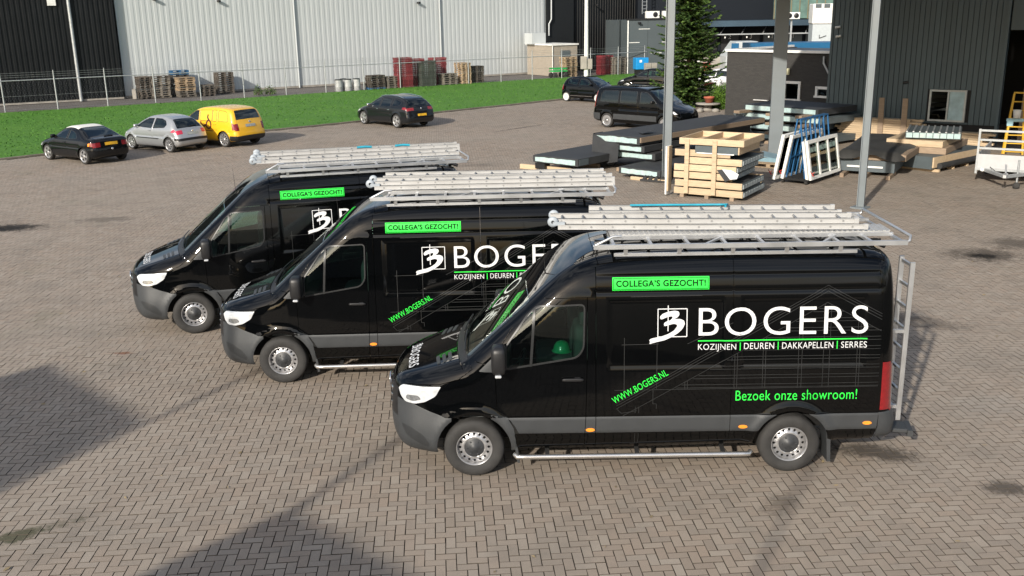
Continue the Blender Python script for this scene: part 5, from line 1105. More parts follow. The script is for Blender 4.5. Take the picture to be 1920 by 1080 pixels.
SILV = paint('silver_paint', (0.46, 0.47, 0.48), 0.65, 0.38); YEL = paint('yellow_paint', (0.80, 0.44, 0.015), 0.0, 0.4); ANTH = paint('anthracite_paint', (0.016, 0.018, 0.021), 0.5, 0.4); BLK = paint('black_car_paint', (0.002, 0.0023, 0.0026)); DGRN = paint('dark_paint', (0.006, 0.0066, 0.0076))
YWIN = mat('yellow_window_film', (0.82, 0.58, 0.03), 0.3, var=0.04, coat=0.6); CREAM = mat('white_roof_wrap', (0.72, 0.70, 0.66), 0.5, var=0.05)
# black coupe with a white roof
coupe, cb, cP = build_car('parked_car', 'black coupe with white roof and five-spoke wheels, leftmost of the cars by the lawn', 'car', dict(wb=2.468, wr=0.30, w=1.70, tw=0.2, paint=DGRN, crease=0.62, belt=0.87, handle_z=0.78,
    prof=[(-0.60, 0.18), (-0.76, 0.26), (-0.82, 0.42), (-0.80, 0.56), (-0.68, 0.68), (-0.30, 0.80), (0.10, 0.88), (0.32, 0.92), (0.62, 1.10), (0.95, 1.28), (1.25, 1.355), (1.55, 1.365), (1.85, 1.335), (2.15, 1.24), (2.45, 1.10), (2.72, 0.985), (2.95, 0.965), (3.05, 0.93), (3.08, 0.75), (3.12, 0.55), (3.12, 0.35), (3.0, 0.24), (2.7, 0.2)],
    side_windows=[[(0.50, 0.93), (1.42, 0.90), (1.42, 1.25), (1.10, 1.25), (0.86, 1.15)], [(1.50, 0.90), (2.06, 0.92), (2.08, 1.0), (1.90, 1.14), (1.50, 1.25)]], doors=[[(0.36, 0.30), (1.42, 0.26), (1.47, 0.60), (1.47, 1.29), (1.08, 1.285), (0.80, 1.17), (0.44, 0.93)]],
    screen=((0.36, 0.95), (0.97, 1.285), 0.62, 0.50), rear_window=((1.98, 1.30), (2.62, 1.02), 0.46, 0.58), head=[(-0.78, 0.50), (-0.42, 0.56), (-0.40, 0.68), (-0.78, 0.66)], tail=dict(z0=0.66, z1=0.84, y0=0.44, side=[(2.88, 0.68), (3.3, 0.66), (3.3, 0.84), (2.92, 0.82)]),
    mirror=(0.55, 0.97), spokes=5, wide=0.38, plate=0.76, badge=0.55, wiper=1.0, roof=((1.08, 1.32), (1.93, 1.32), CREAM), k=0.16, bR=0.10))
park(coupe, -17.99, 37.92, R(144.13), 0.83)
P_ = cP(0.03)
for sg in (-1, 1): cP(0.03).side([(2.80, 0.69), (2.89, 0.69), (2.91, 0.81), (2.82, 0.79)], sides=(sg,), off=0.006, gap=0).build('indicator', M_ORA, coupe)
# silver hatchback
hat, hb_, hP = build_car('parked_car', 'silver three-door hatchback between the white-roofed coupe and yellow car', 'car', dict(wb=2.442, wr=0.295, w=1.652, tw=0.185, paint=SILV, crease=0.60, belt=0.92, handle_z=0.84,
    prof=[(-0.55, 0.18), (-0.70, 0.24), (-0.765, 0.40), (-0.75, 0.56), (-0.62, 0.70), (-0.30, 0.83), (0.0, 0.93), (0.18, 0.98), (0.55, 1.20), (0.90, 1.365), (1.2, 1.425), (1.6, 1.435), (2.05, 1.405), (2.38, 1.34), (2.55, 1.25), (2.76, 1.06), (2.86, 0.94), (2.95, 0.88), (3.0, 0.72), (3.07, 0.58), (3.075, 0.38), (2.98, 0.26), (2.6, 0.2)],
    side_windows=[[(0.42, 0.97), (1.42, 0.94), (1.42, 1.32), (1.05, 1.31), (0.78, 1.20)], [(1.50, 0.94), (2.20, 0.98), (2.30, 1.10), (2.16, 1.25), (1.90, 1.32), (1.50, 1.33)]], doors=[[(0.30, 0.30), (1.42, 0.26), (1.47, 0.6), (1.47, 1.36), (1.0, 1.345), (0.72, 1.22), (0.34, 0.99)]],
    screen=((0.24, 1.02), (0.90, 1.36), 0.60, 0.50), rear_window=((2.43, 1.31), (2.84, 0.96), 0.48, 0.60), head=[(-0.74, 0.54), (-0.28, 0.66), (-0.32, 0.78), (-0.74, 0.66)], tail=dict(z0=0.76, z1=0.90, y0=0.46, side=[(2.60, 0.82), (3.3, 0.76), (3.3, 0.90), (2.72, 0.93)], mat=mat('pink_tail_lamp', (0.55, 0.02, 0.06), 0.25, coat=1.0)),
    mirror=(0.48, 1.0), spokes=9, wide=0.42, plate=0.74, badge=0.84, wiper=1.0, strip_z=(0.52, 0.555, 0.42, 1.85, M_BLK), bumper=(0.50, 0.59, M_BLK), plate_mat=M_GPL, bR=0.14))
park(hat, -15.79, 40.77, R(145.96), 0.81)
# yellow people carrier
tou, tb, tP = build_car('parked_car', 'yellow people carrier with brown logo and yellow filmed side windows', 'car', dict(wb=2.678, wr=0.32, w=1.80, tw=0.205, paint=YEL, crease=0.66, belt=1.05, handle_z=0.93,
    prof=[(-0.60, 0.2), (-0.78, 0.28), (-0.84, 0.46), (-0.80, 0.66), (-0.66, 0.80), (-0.30, 0.94), (0.05, 1.06), (0.22, 1.12), (0.60, 1.34), (0.98, 1.53), (1.35, 1.61), (1.9, 1.64), (2.6, 1.615), (3.0, 1.57), (3.16, 1.49), (3.28, 1.22), (3.34, 1.02), (3.40, 0.86), (3.44, 0.66), (3.48, 0.52), (3.46, 0.36), (3.35, 0.28), (3.0, 0.24)],
    side_windows=[[(0.42, 1.10), (1.20, 1.06), (1.20, 1.47), (0.98, 1.46), (0.72, 1.32)], [(1.27, 1.06), (2.02, 1.05), (2.02, 1.51), (1.27, 1.48)], [(2.06, 1.05), (2.30, 1.05), (2.30, 1.51), (2.06, 1.51)], [(2.42, 1.05), (2.98, 1.06), (2.90, 1.42), (2.80, 1.48), (2.42, 1.50)]], glass=[M_GLA, YWIN, YWIN, YWIN],
    doors=[[(0.36, 0.34), (1.18, 0.30), (1.235, 0.6), (1.235, 1.53), (0.95, 1.515), (0.66, 1.33), (0.40, 1.12)], [(1.255, 0.30), (2.02, 0.30), (2.30, 0.74), (2.35, 1.0), (2.35, 1.55), (1.255, 1.53)]],
    screen=((0.26, 1.15), (0.98, 1.525), 0.66, 0.56), rear_window=((3.10, 1.52), (3.30, 1.13), 0.58, 0.66), head=[(-0.82, 0.64), (-0.30, 0.76), (-0.34, 0.92), (-0.78, 0.80)], tail=dict(z0=0.72, z1=1.0, y0=0.62, side=[(3.22, 0.72), (3.7, 0.72), (3.7, 1.0), (3.18, 1.0)]),
    mirror=(0.52, 1.14), mirror_mat=M_BLK, spokes=10, wide=0.45, plate=0.88, badge=1.02, bumper=(0.28, 0.48, M_BLK), plate_mat=M_GPL, insz=[(0.15, 0.06), (0.35, 0.015), (0.6, 0.0), (1.0, 0.02), (1.1, 0.04), (1.5, 0.14), (1.7, 0.2)], bR=0.10))
park(tou, -14.17, 42.29, R(146.49), 0.88)
t = tP(0.04)
cq = [(1.42+0.0, 1.02), (1.45, 0.90), (1.56, 0.86), (1.66, 0.93), (1.68, 0.86), (1.80, 0.80), (1.90, 0.88), (1.88, 1.02), (1.78, 1.08), (1.72, 1.16), (1.75, 1.24)]
cq2 = [(1.68, 0.92), (1.70, 1.0), (1.78, 1.08)]
for qq in (cq, cq2):
    qq = chaikin((np.array(qq)-np.array([1.66, 1.0]))*1.35+np.array([1.66, 1.0]), 2); t.flat(*ribbons([(tuple(qq[i]), tuple(qq[i+1])) for i in range(len(qq)-1)], 0.075), off=0.008)
t.flat(*ribbons([((1.35, 0.66), (2.05, 0.655))], 0.03), off=0.008); t.build('logo', mat('brown_vinyl', (0.10, 0.025, 0.02), 0.5), tou)
# dark grey estate
est, eb, eP = build_car('parked_car', 'dark grey estate car with silver roof rails, alone in front of the lawn', 'car', dict(wb=2.703, wr=0.325, w=1.80, tw=0.21, paint=ANTH, crease=0.66, belt=0.94, handle_z=0.84, handle=M_CHR,
    prof=[(-0.60, 0.19), (-0.82, 0.27), (-0.88, 0.44), (-0.84, 0.60), (-0.70, 0.72), (-0.30, 0.86), (0.10, 0.95), (0.30, 1.0), (0.70, 1.22), (1.05, 1.40), (1.4, 1.475), (1.9, 1.49), (2.5, 1.46), (2.95, 1.40), (3.15, 1.35), (3.38, 1.15), (3.50, 1.0), (3.58, 0.86), (3.62, 0.66), (3.66, 0.5), (3.64, 0.34), (3.5, 0.24), (3.1, 0.2)],
    side_windows=[[(0.52, 0.99), (1.36, 0.965), (1.36, 1.34), (1.10, 1.34), (0.84, 1.21)], [(1.44, 0.965), (2.22, 0.98), (2.20, 1.36), (1.44, 1.36)], [(2.34, 0.99), (2.86, 1.04), (3.0, 1.16), (2.90, 1.26), (2.34, 1.35)]], glass=[M_GLA, M_DGL, M_DGL],
    doors=[[(0.40, 0.32), (1.34, 0.28), (1.40, 0.6), (1.40, 1.39), (1.06, 1.38), (0.80, 1.23), (0.46, 1.0)], [(1.42, 0.28), (2.06, 0.28), (2.30, 0.74), (2.28, 1.0), (2.26, 1.395), (1.42, 1.39)]],
    screen=((0.36, 1.04), (1.05, 1.395), 0.64, 0.54), rear_window=((3.12, 1.36), (3.45, 1.05), 0.54, 0.62), head=[(-0.86, 0.56), (-0.26, 0.68), (-0.30, 0.82), (-0.82, 0.70)], tail=dict(z0=0.84, z1=0.98, y0=0.42, side=[(3.14, 0.90), (3.8, 0.82), (3.8, 0.98), (3.20, 1.0)]),
    mirror=(0.58, 1.0), mirror_mat=M_CHR, spokes=5, wide=0.5, plate=0.62, badge=0.93, bR=0.14))
park(est, -7.25, 48.85, R(133.0), 0.88)
for sg in (-1, 1):
    p = eb.side(np.array([(1.15, 1.40), (1.5, 1.445), (2.0, 1.46), (2.5, 1.435), (2.95, 1.365)]), sg, 0.03); MB().tube(p, 0.018, 8).build('roof_rail', M_CHR, est)
# small black hatchback
up, ub, uP = build_car('parked_car', 'small black hatchback with pale wheels behind the older black van', 'car', dict(wb=2.42, wr=0.29, w=1.64, tw=0.18, paint=BLK, crease=0.60, belt=0.96, handle_z=0.86,
    prof=[(-0.50, 0.2), (-0.60, 0.3), (-0.63, 0.48), (-0.58, 0.66), (-0.40, 0.82), (-0.10, 0.95), (0.12, 1.02), (0.50, 1.24), (0.88, 1.42), (1.25, 1.475), (1.7, 1.48), (2.2, 1.45), (2.55, 1.40), (2.68, 1.28), (2.80, 1.02), (2.88, 0.80), (2.92, 0.55), (2.91, 0.38), (2.8, 0.26), (2.5, 0.22)],
    side_windows=[[(0.40, 1.02), (1.45, 0.99), (1.45, 1.36), (0.98, 1.36), (0.72, 1.24)], [(1.55, 1.0), (2.30, 1.06), (2.34, 1.22), (2.22, 1.35), (1.55, 1.37)]], doors=[[(0.28, 0.30), (1.45, 0.26), (1.50, 0.6), (1.50, 1.41), (0.94, 1.40), (0.66, 1.25), (0.30, 1.03)]],
    screen=((0.16, 1.06), (0.87, 1.415), 0.60, 0.50), rear_window=((2.60, 1.36), (2.79, 1.05), 0.50, 0.56), head=[(-0.62, 0.60), (-0.30, 0.70), (-0.32, 0.86), (-0.56, 0.78)], tail=dict(z0=0.70, z1=1.0, y0=0.60, side=[(2.66, 0.70), (3.2, 0.70), (3.2, 1.0), (2.62, 1.0)]),
    mirror=(0.46, 1.06), spokes=8, wide=0.75, rim=mat('pale_wheel', (0.78, 0.78, 0.76), 0.4, 0.2), plate=0.62, badge=0.85, strip_z=(0.36, 0.385, 0.40, 2.05, M_CHR)), group='cars parked beyond the older black van')
left_wb[up.name] = 2.42; park(up, 3.46, 59.67, R(-44), 0.80, False)
# older black van
vit, vb, vP = build_car('parked_van', 'older black van with grey lower trim behind the roof panel stacks', 'van', dict(wb=3.20, wr=0.335, w=1.90, tw=0.22, paint=BLK, crease=0.88, belt=1.16, handle_z=1.02,
    prof=[(-0.60, 0.22), (-0.80, 0.30), (-0.86, 0.50), (-0.84, 0.74), (-0.70, 0.92), (-0.30, 1.08), (0.0, 1.18), (0.18, 1.25), (0.55, 1.52), (0.95, 1.78), (1.35, 1.87), (2.0, 1.90), (3.0, 1.885), (3.7, 1.85), (3.88, 1.76), (3.98, 1.4), (4.04, 1.0), (4.10, 0.7), (4.12, 0.45), (4.0, 0.32), (3.6, 0.26)],
    side_windows=[[(0.42, 1.22), (1.35, 1.16), (1.35, 1.70), (1.02, 1.70), (0.76, 1.54)], [(1.52, 1.16), (2.45, 1.16), (2.45, 1.72), (1.52, 1.72)], [(2.55, 1.16), (3.62, 1.18), (3.56, 1.55), (3.42, 1.70), (2.55, 1.72)]], glass=[M_DGL, M_DGL, M_DGL],
    doors=[[(0.34, 0.50), (1.35, 0.46), (1.43, 0.8), (1.43, 1.76), (0.98, 1.76), (0.68, 1.56), (0.36, 1.27)], [(1.45, 0.46), (2.50, 0.46), (2.50, 1.77), (1.45, 1.77)]],
    screen=((0.22, 1.28), (0.95, 1.775), 0.72, 0.62), rear_window=((3.86, 1.72), (3.98, 1.2), 0.60, 0.66), head=[(-0.84, 0.72), (-0.36, 0.84), (-0.40, 1.0), (-0.74, 0.90)], tail=dict(z0=0.92, z1=1.66, y0=0.76, side=[(3.90, 0.92), (4.5, 0.92), (4.5, 1.66), (3.78, 1.66)]),
    mirror=(0.62, 1.28), mirror_mat=M_BLK, spokes=12, wide=0.85, steel=True, plate=0.78, badge=1.08, strip_z=(0.42, 0.66, 0.42, 2.80, M_PLA), bumper=(0.36, 0.66, M_PLA), insz=[(0.15, 0.06), (0.4, 0.015), (0.7, 0.0), (1.1, 0.02), (1.3, 0.04), (1.75, 0.13), (2.0, 0.2)], bR=0.05), group='dark cars parked at the back of the yard')
left_wb[vit.name] = 3.20; park(vit, 4.53, 45.61, R(-43), 0.93, False)
# two cars half hidden by the fir
sal, sb_, sP = build_car('parked_car', 'silver-white saloon half hidden by the fir tree beside the brick house', 'car', dict(wb=2.70, wr=0.31, w=1.78, tw=0.2, paint=paint('white_silver_paint', (0.70, 0.71, 0.73), 0.2, 0.4), crease=0.62, belt=0.92, handle_z=0.82,
    prof=[(-0.60, 0.19), (-0.82, 0.27), (-0.88, 0.44), (-0.84, 0.58), (-0.70, 0.70), (-0.30, 0.84), (0.10, 0.92), (0.32, 0.96), (0.75, 1.20), (1.10, 1.37), (1.4, 1.43), (1.85, 1.435), (2.25, 1.37), (2.6, 1.20), (2.95, 1.04), (3.4, 1.0), (3.52, 0.95), (3.58, 0.7), (3.62, 0.5), (3.6, 0.34), (3.4, 0.24), (3.0, 0.2)],
    side_windows=[[(0.54, 0.96), (1.36, 0.94), (1.36, 1.30), (1.12, 1.30), (0.86, 1.18)], [(1.44, 0.94), (2.30, 0.96), (2.50, 1.06), (2.20, 1.26), (1.44, 1.32)]], doors=[[(0.40, 0.32), (1.34, 0.28), (1.40, 0.6), (1.40, 1.35), (1.08, 1.345), (0.82, 1.2), (0.46, 0.97)], [(1.42, 0.28), (2.06, 0.28), (2.30, 0.74), (2.60, 1.06), (2.22, 1.30), (1.42, 1.36)]],
    screen=((0.40, 1.0), (1.08, 1.36), 0.62, 0.52), rear_window=((2.32, 1.34), (2.86, 1.08), 0.50, 0.62), head=[(-0.86, 0.54), (-0.30, 0.64), (-0.34, 0.78), (-0.82, 0.68)], tail=dict(z0=0.72, z1=0.92, y0=0.46, side=[(3.24, 0.74), (3.8, 0.72), (3.8, 0.92), (3.28, 0.92)]),
    mirror=(0.60, 0.98), spokes=7, plate=0.62, badge=0.85), group='cars parked beyond the fir')
park(sal, 12.6, 66.6, R(143), 0.86)
drk, db_, dP_ = build_car('parked_car', 'black car facing left behind the small black hatchback, beside the lawn', 'car', dict(wb=2.62, wr=0.31, w=1.76, tw=0.2, paint=BLK, crease=0.62, belt=0.94, handle_z=0.84, handle=M_CHR,
    prof=[(-0.55, 0.19), (-0.80, 0.27), (-0.85, 0.44), (-0.80, 0.62), (-0.62, 0.76), (-0.25, 0.90), (0.10, 0.98), (0.28, 1.03), (0.68, 1.25), (1.02, 1.43), (1.4, 1.50), (1.9, 1.51), (2.4, 1.46), (2.8, 1.38), (2.98, 1.26), (3.18, 1.02), (3.26, 0.85), (3.30, 0.6), (3.29, 0.38), (3.15, 0.25), (2.8, 0.2)],
    side_windows=[[(0.52, 1.02), (1.34, 0.98), (1.34, 1.37), (1.08, 1.37), (0.82, 1.23)], [(1.42, 0.98), (2.30, 1.0), (2.52, 1.12), (2.30, 1.32), (1.42, 1.40)]], doors=[[(0.38, 0.32), (1.32, 0.28), (1.38, 0.6), (1.38, 1.42), (1.04, 1.41), (0.78, 1.25), (0.44, 1.03)], [(1.40, 0.28), (2.0, 0.28), (2.24, 0.74), (2.58, 1.1), (2.30, 1.37), (1.40, 1.43)]],
    screen=((0.32, 1.07), (1.02, 1.425), 0.62, 0.52), rear_window=((2.90, 1.32), (3.14, 1.08), 0.50, 0.58), head=[(-0.84, 0.62), (-0.24, 0.72), (-0.28, 0.88), (-0.76, 0.78)], tail=dict(z0=0.76, z1=1.0, y0=0.52, side=[(2.96, 0.78), (3.6, 0.76), (3.6, 1.0), (2.94, 1.0)]),
    mirror=(0.56, 1.05), spokes=7, plate=0.62, badge=0.9), group='cars parked beyond the older black van')
park(drk, 7.9, 66.0, R(158), 0.86)
# ---------------------------------------------------------------- yard goods, plants, pallets
M_PINE = mat('fresh_timber', (0.52, 0.40, 0.265), 0.7, var=0.12, scale=4, stretch=(1, 8, 8), vary_obj=0.12, dirt=((0.38, 0.27, 0.16), 0.5))
M_OLDW = mat('weathered_timber', (0.27, 0.20, 0.14), 0.8, var=0.2, scale=4, stretch=(1, 8, 8), vary_obj=0.2)
M_MEMB = mat('roof_membrane', (0.030, 0.032, 0.035), 0.75, var=0.25, scale=2, bump=0.3, bscale=8)
M_INSU = mat('pale_blue_insulation', (0.38, 0.51, 0.51), 0.7, var=0.14, scale=9, dirt=((0.45, 0.49, 0.46), 0.6))
M_SLAT = mat('slate_board', (0.075, 0.095, 0.105), 0.6, var=0.12, scale=3)
M_TARP = mat('dark_tarp', (0.034, 0.034, 0.033), 0.65, var=0.25, scale=2, bump=0.6, bscale=6)
ORD = ['first', 'second', 'third', 'fourth', 'fifth', 'sixth', 'seventh', 'eighth', 'ninth', 'tenth', 'eleventh', 'twelfth', 'thirteenth', 'fourteenth', 'fifteenth']
def pallet_data(key, m):
    k = 'pal'+key
    if k not in MESH:
        mb = MB()
        for i in range(5): mb.box((0, -0.35+i*0.175, 0.133), (1.2, 0.12, 0.022))
        for x in (-0.53, 0, 0.53): mb.box((x, 0, 0.111), (0.14, 0.8, 0.022))
        for x in (-0.53, 0, 0.53):
            for y in (-0.35, 0, 0.35): mb.box((x, y, 0.061), (0.14, 0.10, 0.078))
        for y in (-0.35, 0, 0.35): mb.box((0, y, 0.011), (1.2, 0.10, 0.022))
        MESH[k] = mb.data('pallet', m)
    return MESH[k]
PM = {'light': mat('pallet_light', (0.34, 0.25, 0.16), 0.85, var=0.2, vary_obj=0.25), 'dark': mat('pallet_dark', (0.085, 0.072, 0.06), 0.85, var=0.25, vary_obj=0.3), 'grey': mat('pallet_grey', (0.17, 0.15, 0.125), 0.85, var=0.25, vary_obj=0.25), 'blue': mat('pallet_blue', (0.02, 0.10, 0.22), 0.7, var=0.2)}
def pallet_stack(x, y, rz, kinds, label, group):
    for i, k in enumerate(kinds):
        o = link('pallet', pallet_data(k, PM[k]), None, (x+random.uniform(-0.03, 0.03), y+random.uniform(-0.03, 0.03), 0.146*i), rz+random.uniform(-0.05, 0.05)); tag(o, (label if k != 'blue' else 'blue pallet in '+group)+', %s from the ground' % ORD[i], 'pallet', group)
FA = R(31.8)
pallet_stack(-24.9, 67.7, FA+PI/2, ['dark']*10, 'dark pallet in the leftmost tall stack', 'the leftmost pallet stack')
pallet_stack(-23.9, 68.0, FA, ['grey']*9+['dark'], 'grey pallet in the second stack from the left', 'the second pallet stack')
pallet_stack(-22.3, 68.4, FA, ['grey']*3+['light']*6, 'light pallet in the third stack from the left', 'the third pallet stack')
pallet_stack(-23.0, 69.4, FA, ['dark']*10+['blue']*2, 'dark pallet behind the light wooden stack', 'the rear pallet stack')
pallet_stack(-21.1, 69.4, FA+PI/2, ['dark']*5, 'dark pallet in the low stack between the taller ones', 'the low pallet stack')
pallet_stack(-20.4, 71.2, FA, ['dark']*10, 'dark pallet in the right stack of the left group', 'the fifth pallet stack')
pallet_stack(-9.7, 72.2, FA, ['blue']+['dark']*6, 'dark pallet in the stack right of the grey drums', 'the dark pallet stack')
pallet_stack(-8.55, 73.0, FA, ['grey']*6, 'grey pallet in the stack left of the red crates', 'the grey pallet stack')
pallet_stack(-4.6, 75.3, FA, ['grey']*6, 'grey pallet in front of the dark red crates', 'the front pallet stack')
pallet_stack(-3.5, 76.2, FA+PI/2, ['light']*11, 'light pallet in the tallest wooden stack mid fence', 'the tall light pallet stack')
pallet_stack(-2.6, 76.9, FA, ['dark']*9, 'dark pallet in the last stack of the middle group', 'the last middle pallet stack')
pallet_stack(5.0, 82.6, FA, ['light']*11, 'light pallet in the stack left of the lamp post', 'pallets left of the lamp post')
pallet_stack(9.3, 84.5, FA, ['grey']*10, 'pallet in the stack between lamp post and annex', 'pallets right of the lamp post')
def crate_data(key, m):
    if key not in MESH:
        mb = MB(); mb.box((0, 0, 0.01), (1.18, 0.78, 0.02))
        for sg in (-1, 1):
            for z in (0.035, 0.075, 0.12): mb.box((0, sg*0.385, z), (1.2, 0.025, 0.028)); mb.box((sg*0.588, 0, z), (0.025, 0.745, 0.028))
            for x in (-0.55, -0.2, 0.2, 0.55): mb.box((x, sg*0.388, 0.075), (0.04, 0.03, 0.14))
        MESH[key] = mb.data('crate', m)
    return MESH[key]
M_CRR = mat('red_crate', (0.17, 0.022, 0.028), 0.6, var=0.25, vary_obj=0.25); M_CRG = mat('grey_green_crate', (0.055, 0.065, 0.055), 0.7, var=0.2, vary_obj=0.2)
def crate_stack(x, y, rz, n, m, key, label, group):
    for i in range(n):
        o = link('crate', crate_data(key, m), None, (x+random.uniform(-0.02, 0.02), y+random.uniform(-0.02, 0.02), 0.146*i), rz+random.uniform(-0.02, 0.02)); tag(o, label+', %s from the ground' % ORD[i], 'crate', group)
crate_stack(-7.75, 73.3, FA, 15, M_CRR, 'crr', 'red crate in the tallest stack, next to the pallets', 'tall stack of red crates'); crate_stack(-6.95, 74.5, FA, 14, M_CRR, 'crr', 'red crate in the stack just behind the tallest red one', 'second stack of red crates')
crate_stack(-6.1, 74.2, FA, 13, M_CRG, 'crg', 'grey-green crate in the stack between the red ones', 'stack of grey-green crates'); crate_stack(-5.4, 75.8, FA, 14, M_CRR, 'crr', 'dark red crate in the stack behind the grey pallets', 'third stack of red crates'); crate_stack(8.2, 84.6, FA, 11, M_CRR, 'crr', 'red crate in the stack right of the lamp post', 'red crates by the lamp post')
M_DRUM = mat('grey_drum', (0.36, 0.37, 0.37), 0.5, var=0.12, vary_obj=0.15)
for i, (x, y) in enumerate(((-12.1, 70.6), (-11.5, 71.0), (-10.95, 71.4), (-11.9, 71.5))):
    d = thing('drum', 'grey drum with dark lid in front of the white hall, number %s from the left' % ['one', 'two', 'four', 'three'][i], 'drum', (x, y, 0), 0, 'grey drums by the fence'); MB().lathe([(0.0, 0.0), (0.27, 0.0), (0.29, 0.05), (0.28, 0.3), (0.295, 0.33), (0.28, 0.36), (0.28, 0.72), (0.27, 0.80)], axis='z', n=20).build('barrel', M_DRUM, d); MB().lathe([(0.28, 0.80), (0.24, 0.86), (0.0, 0.87)], axis='z', n=20).build('lid', M_BLK, d)
o = thing('bollard', 'pale concrete bollard left of the pallet stacks', 'bollard', (-25.3, 67.0, 0)); MB().box((0, 0, 0.32), (0.28, 0.28, 0.64), ch=0.03).build('shaft', M_CON, o); MB().box((0, 0, 0.66), (0.22, 0.22, 0.05), ch=0.02).build('cap', M_CON, o)
gc = thing('cart', 'green flat cart left of the light pallets by the lamp post', 'cart', (4.1, 81.6, 0), FA); MB().box((0, 0, 0.55), (1.3, 0.8, 0.10)).build('deck', mat('cart_green', (0.02, 0.36, 0.08), 0.5, var=0.1), gc)
for sg in (-1, 1): MB().bar((-0.62, sg*0.38, 0.75), (0.62, sg*0.38, 0.75), 0.05, 0.12).build('side_rail', MATS['cart_green'], gc)
for x in (-0.5, 0.5):
    for sg in (-1, 1): MB().lathe([(0.0, -0.06), (0.18, -0.06), (0.22, -0.04), (0.22, 0.04), (0.18, 0.06)], (x, sg*0.32, 0.22), n=16).build('wheel', M_RUB, gc)

# ---- roof elements
def slab(x, y, z, rz, W, D, H, label, group, ends=True, timber=0, m=None, jag=True):
    t = thing('roof_panel', label, 'roof panel', (x, y, z), rz, group)
    mb = MB(); mb.box((W/2, D/2, H/2), (W, D, H)); mb.build('membrane', m or M_MEMB, t)
    if ends:
        n = 9; V, F = [], []; hh = H*0.72
        for i in range(n+1):
            xx = 0.10+(W-0.22)*i/n; zt = H*0.16+hh*(1 if not jag else random.uniform(0.8, 1.0)); V += [(xx, -0.012, H*0.14*random.uniform(0.7, 1.3)), (xx, -0.012, zt), (xx, 0.02, zt), (xx, 0.02, H*0.14)]
        F = [(4*i, 4*i+4, 4*i+5, 4*i+1) for i in range(n)]+[(4*i+1, 4*i+5, 4*i+6, 4*i+2) for i in range(n)]+[(4*i+3, 4*i+7, 4*i+4, 4*i) for i in range(n)]
        link('insulation', meshdata('insulation', V, F, M_INSU), t)
    if timber:
        MB().box((W+0.03, D/2, H-timber/2-0.01), (0.06, D, timber)).build('timber_edge', M_OLDW, t)
    return t
def flap(t, pts, thick=0.01, name='membrane_flap', m=None):
    mb = MB(); n = len(pts); V = [Vector(p) for p in pts]; nn = (V[1]-V[0]).cross(V[2]-V[0]).normalized()*thick
    mb.add(V+[v+nn for v in V], [tuple(range(n)), tuple(range(2*n-1, n-1, -1))]+[(i, n+i, n+(i+1) % n, (i+1) % n) for i in range(n)]); mb.build(name, m or M_MEMB, t)
def loc(root_xy, rz, lx, ly): return root_xy[0]+lx*math.cos(rz)-ly*math.sin(rz), root_xy[1]+lx*math.sin(rz)+ly*math.cos(rz)
def timber(x, y, z, rz, L, w_, h_, label, group, m=None):
    o = MB().box((L/2, 0, h_/2), (L, w_, h_), ch=0.004).build('timber', m or M_PINE, None, (x, y, z), rz); tag(o, label, 'timber', group); return o
B0 = (2.86, 33.7); rb = R(-42)
for i, (dx, lab) in enumerate(((-0.45, 'left end of the yard'), (1.2, 'its right half'))):
    pass
# low left panel and its bearers
A0 = (0.80, 33.2)
timber(0.38, 33.75, 0.0, rb+R(6), 2.6, 0.12, 0.16, 'pale timber bearer sticking out left under the low roof panel', 'bearers under the roof panels'); timber(1.2, 34.9, 0.0, rb+R(4), 2.4, 0.12, 0.16, 'pale timber bearer under the rear of the low roof panel', 'bearers under the roof panels', M_OLDW)
sA = slab(A0[0], A0[1], 0.30, rb, 1.95, 3.6, 0.24, 'low black roof panel with pale blue end, leftmost of the stacks', 'black roof panels')
MB().box((1.90, 0.3, 0.12), (0.12, 0.5, 0.20)).build('edge_block', M_SLAT, sA); MB().box((0.25, 0.2, -0.13), (0.42, 0.3, 0.20)).build('edge_block', M_BLK, sA)
# big stack
for i, (lx, ly) in enumerate(((0.1, 0.4), (0.1, 3.2), (0.1, 5.8))):
    x, y = loc((3.3, 32.6), rb, lx, ly); timber(x, y, 0.0, rb, 2.2, 0.1, 0.12, ['front', 'middle', 'rear'][i]+' timber bearer under the big roof panel stack', 'bearers under the roof panels', M_OLDW)
slab(3.55, 31.5, 0.13, rb, 1.6, 6.5, 0.22, 'lowest black roof panel of the big stack, reaching to the canopy post', 'black roof panels'); timber(3.9, 31.05, 0.0, R(-40), 1.4, 0.1, 0.10, 'pale timber under the lowest panel beside the canopy post', 'bearers under the roof panels')
x, y = loc(B0, rb, 0.2, 0.3); s2 = slab(x, y, 0.40, rb, 2.2, 7.0, 0.22, 'second roof panel from below in the big stack', 'black roof panels')
x, y = loc(B0, rb, 0.35, 0.1); s3 = slab(x, y, 0.66, rb, 1.75, 7.2, 0.20, 'third roof panel from below in the big stack', 'black roof panels')
x, y = loc(B0, rb, 0.0, 0.15); s4 = slab(x, y, 0.90, rb+R(-3), 1.95, 7.8, 0.26, 'top roof panel of the big stack with bare timber edge', 'black roof panels', timber=0.17)
flap(s4, [(-0.03, -0.06, 0.26), (-0.06, -0.10, -0.66), (0.5, -0.20, -0.74), (1.15, -0.16, -0.60), (1.15, -0.10, 0.0), (0.55, -0.05, 0.02), (0.3, -0.03, 0.14)]); flap(s4, [(-0.02, -0.05, 0.27), (-0.05, 0.5, 0.27), (-0.10, 0.45, -0.40), (-0.02, -0.06, -0.45)])
flap(s2, [(-0.3, -0.06, -0.12), (0.55, -0.10, -0.30), (0.75, -0.06, 0.06), (0.1, -0.03, 0.1)]); flap(s4, [(1.2, 0.9, 0.28), (1.6, 0.6, 0.30), (1.75, 1.1, 0.40), (1.4, 1.3, 0.33)])
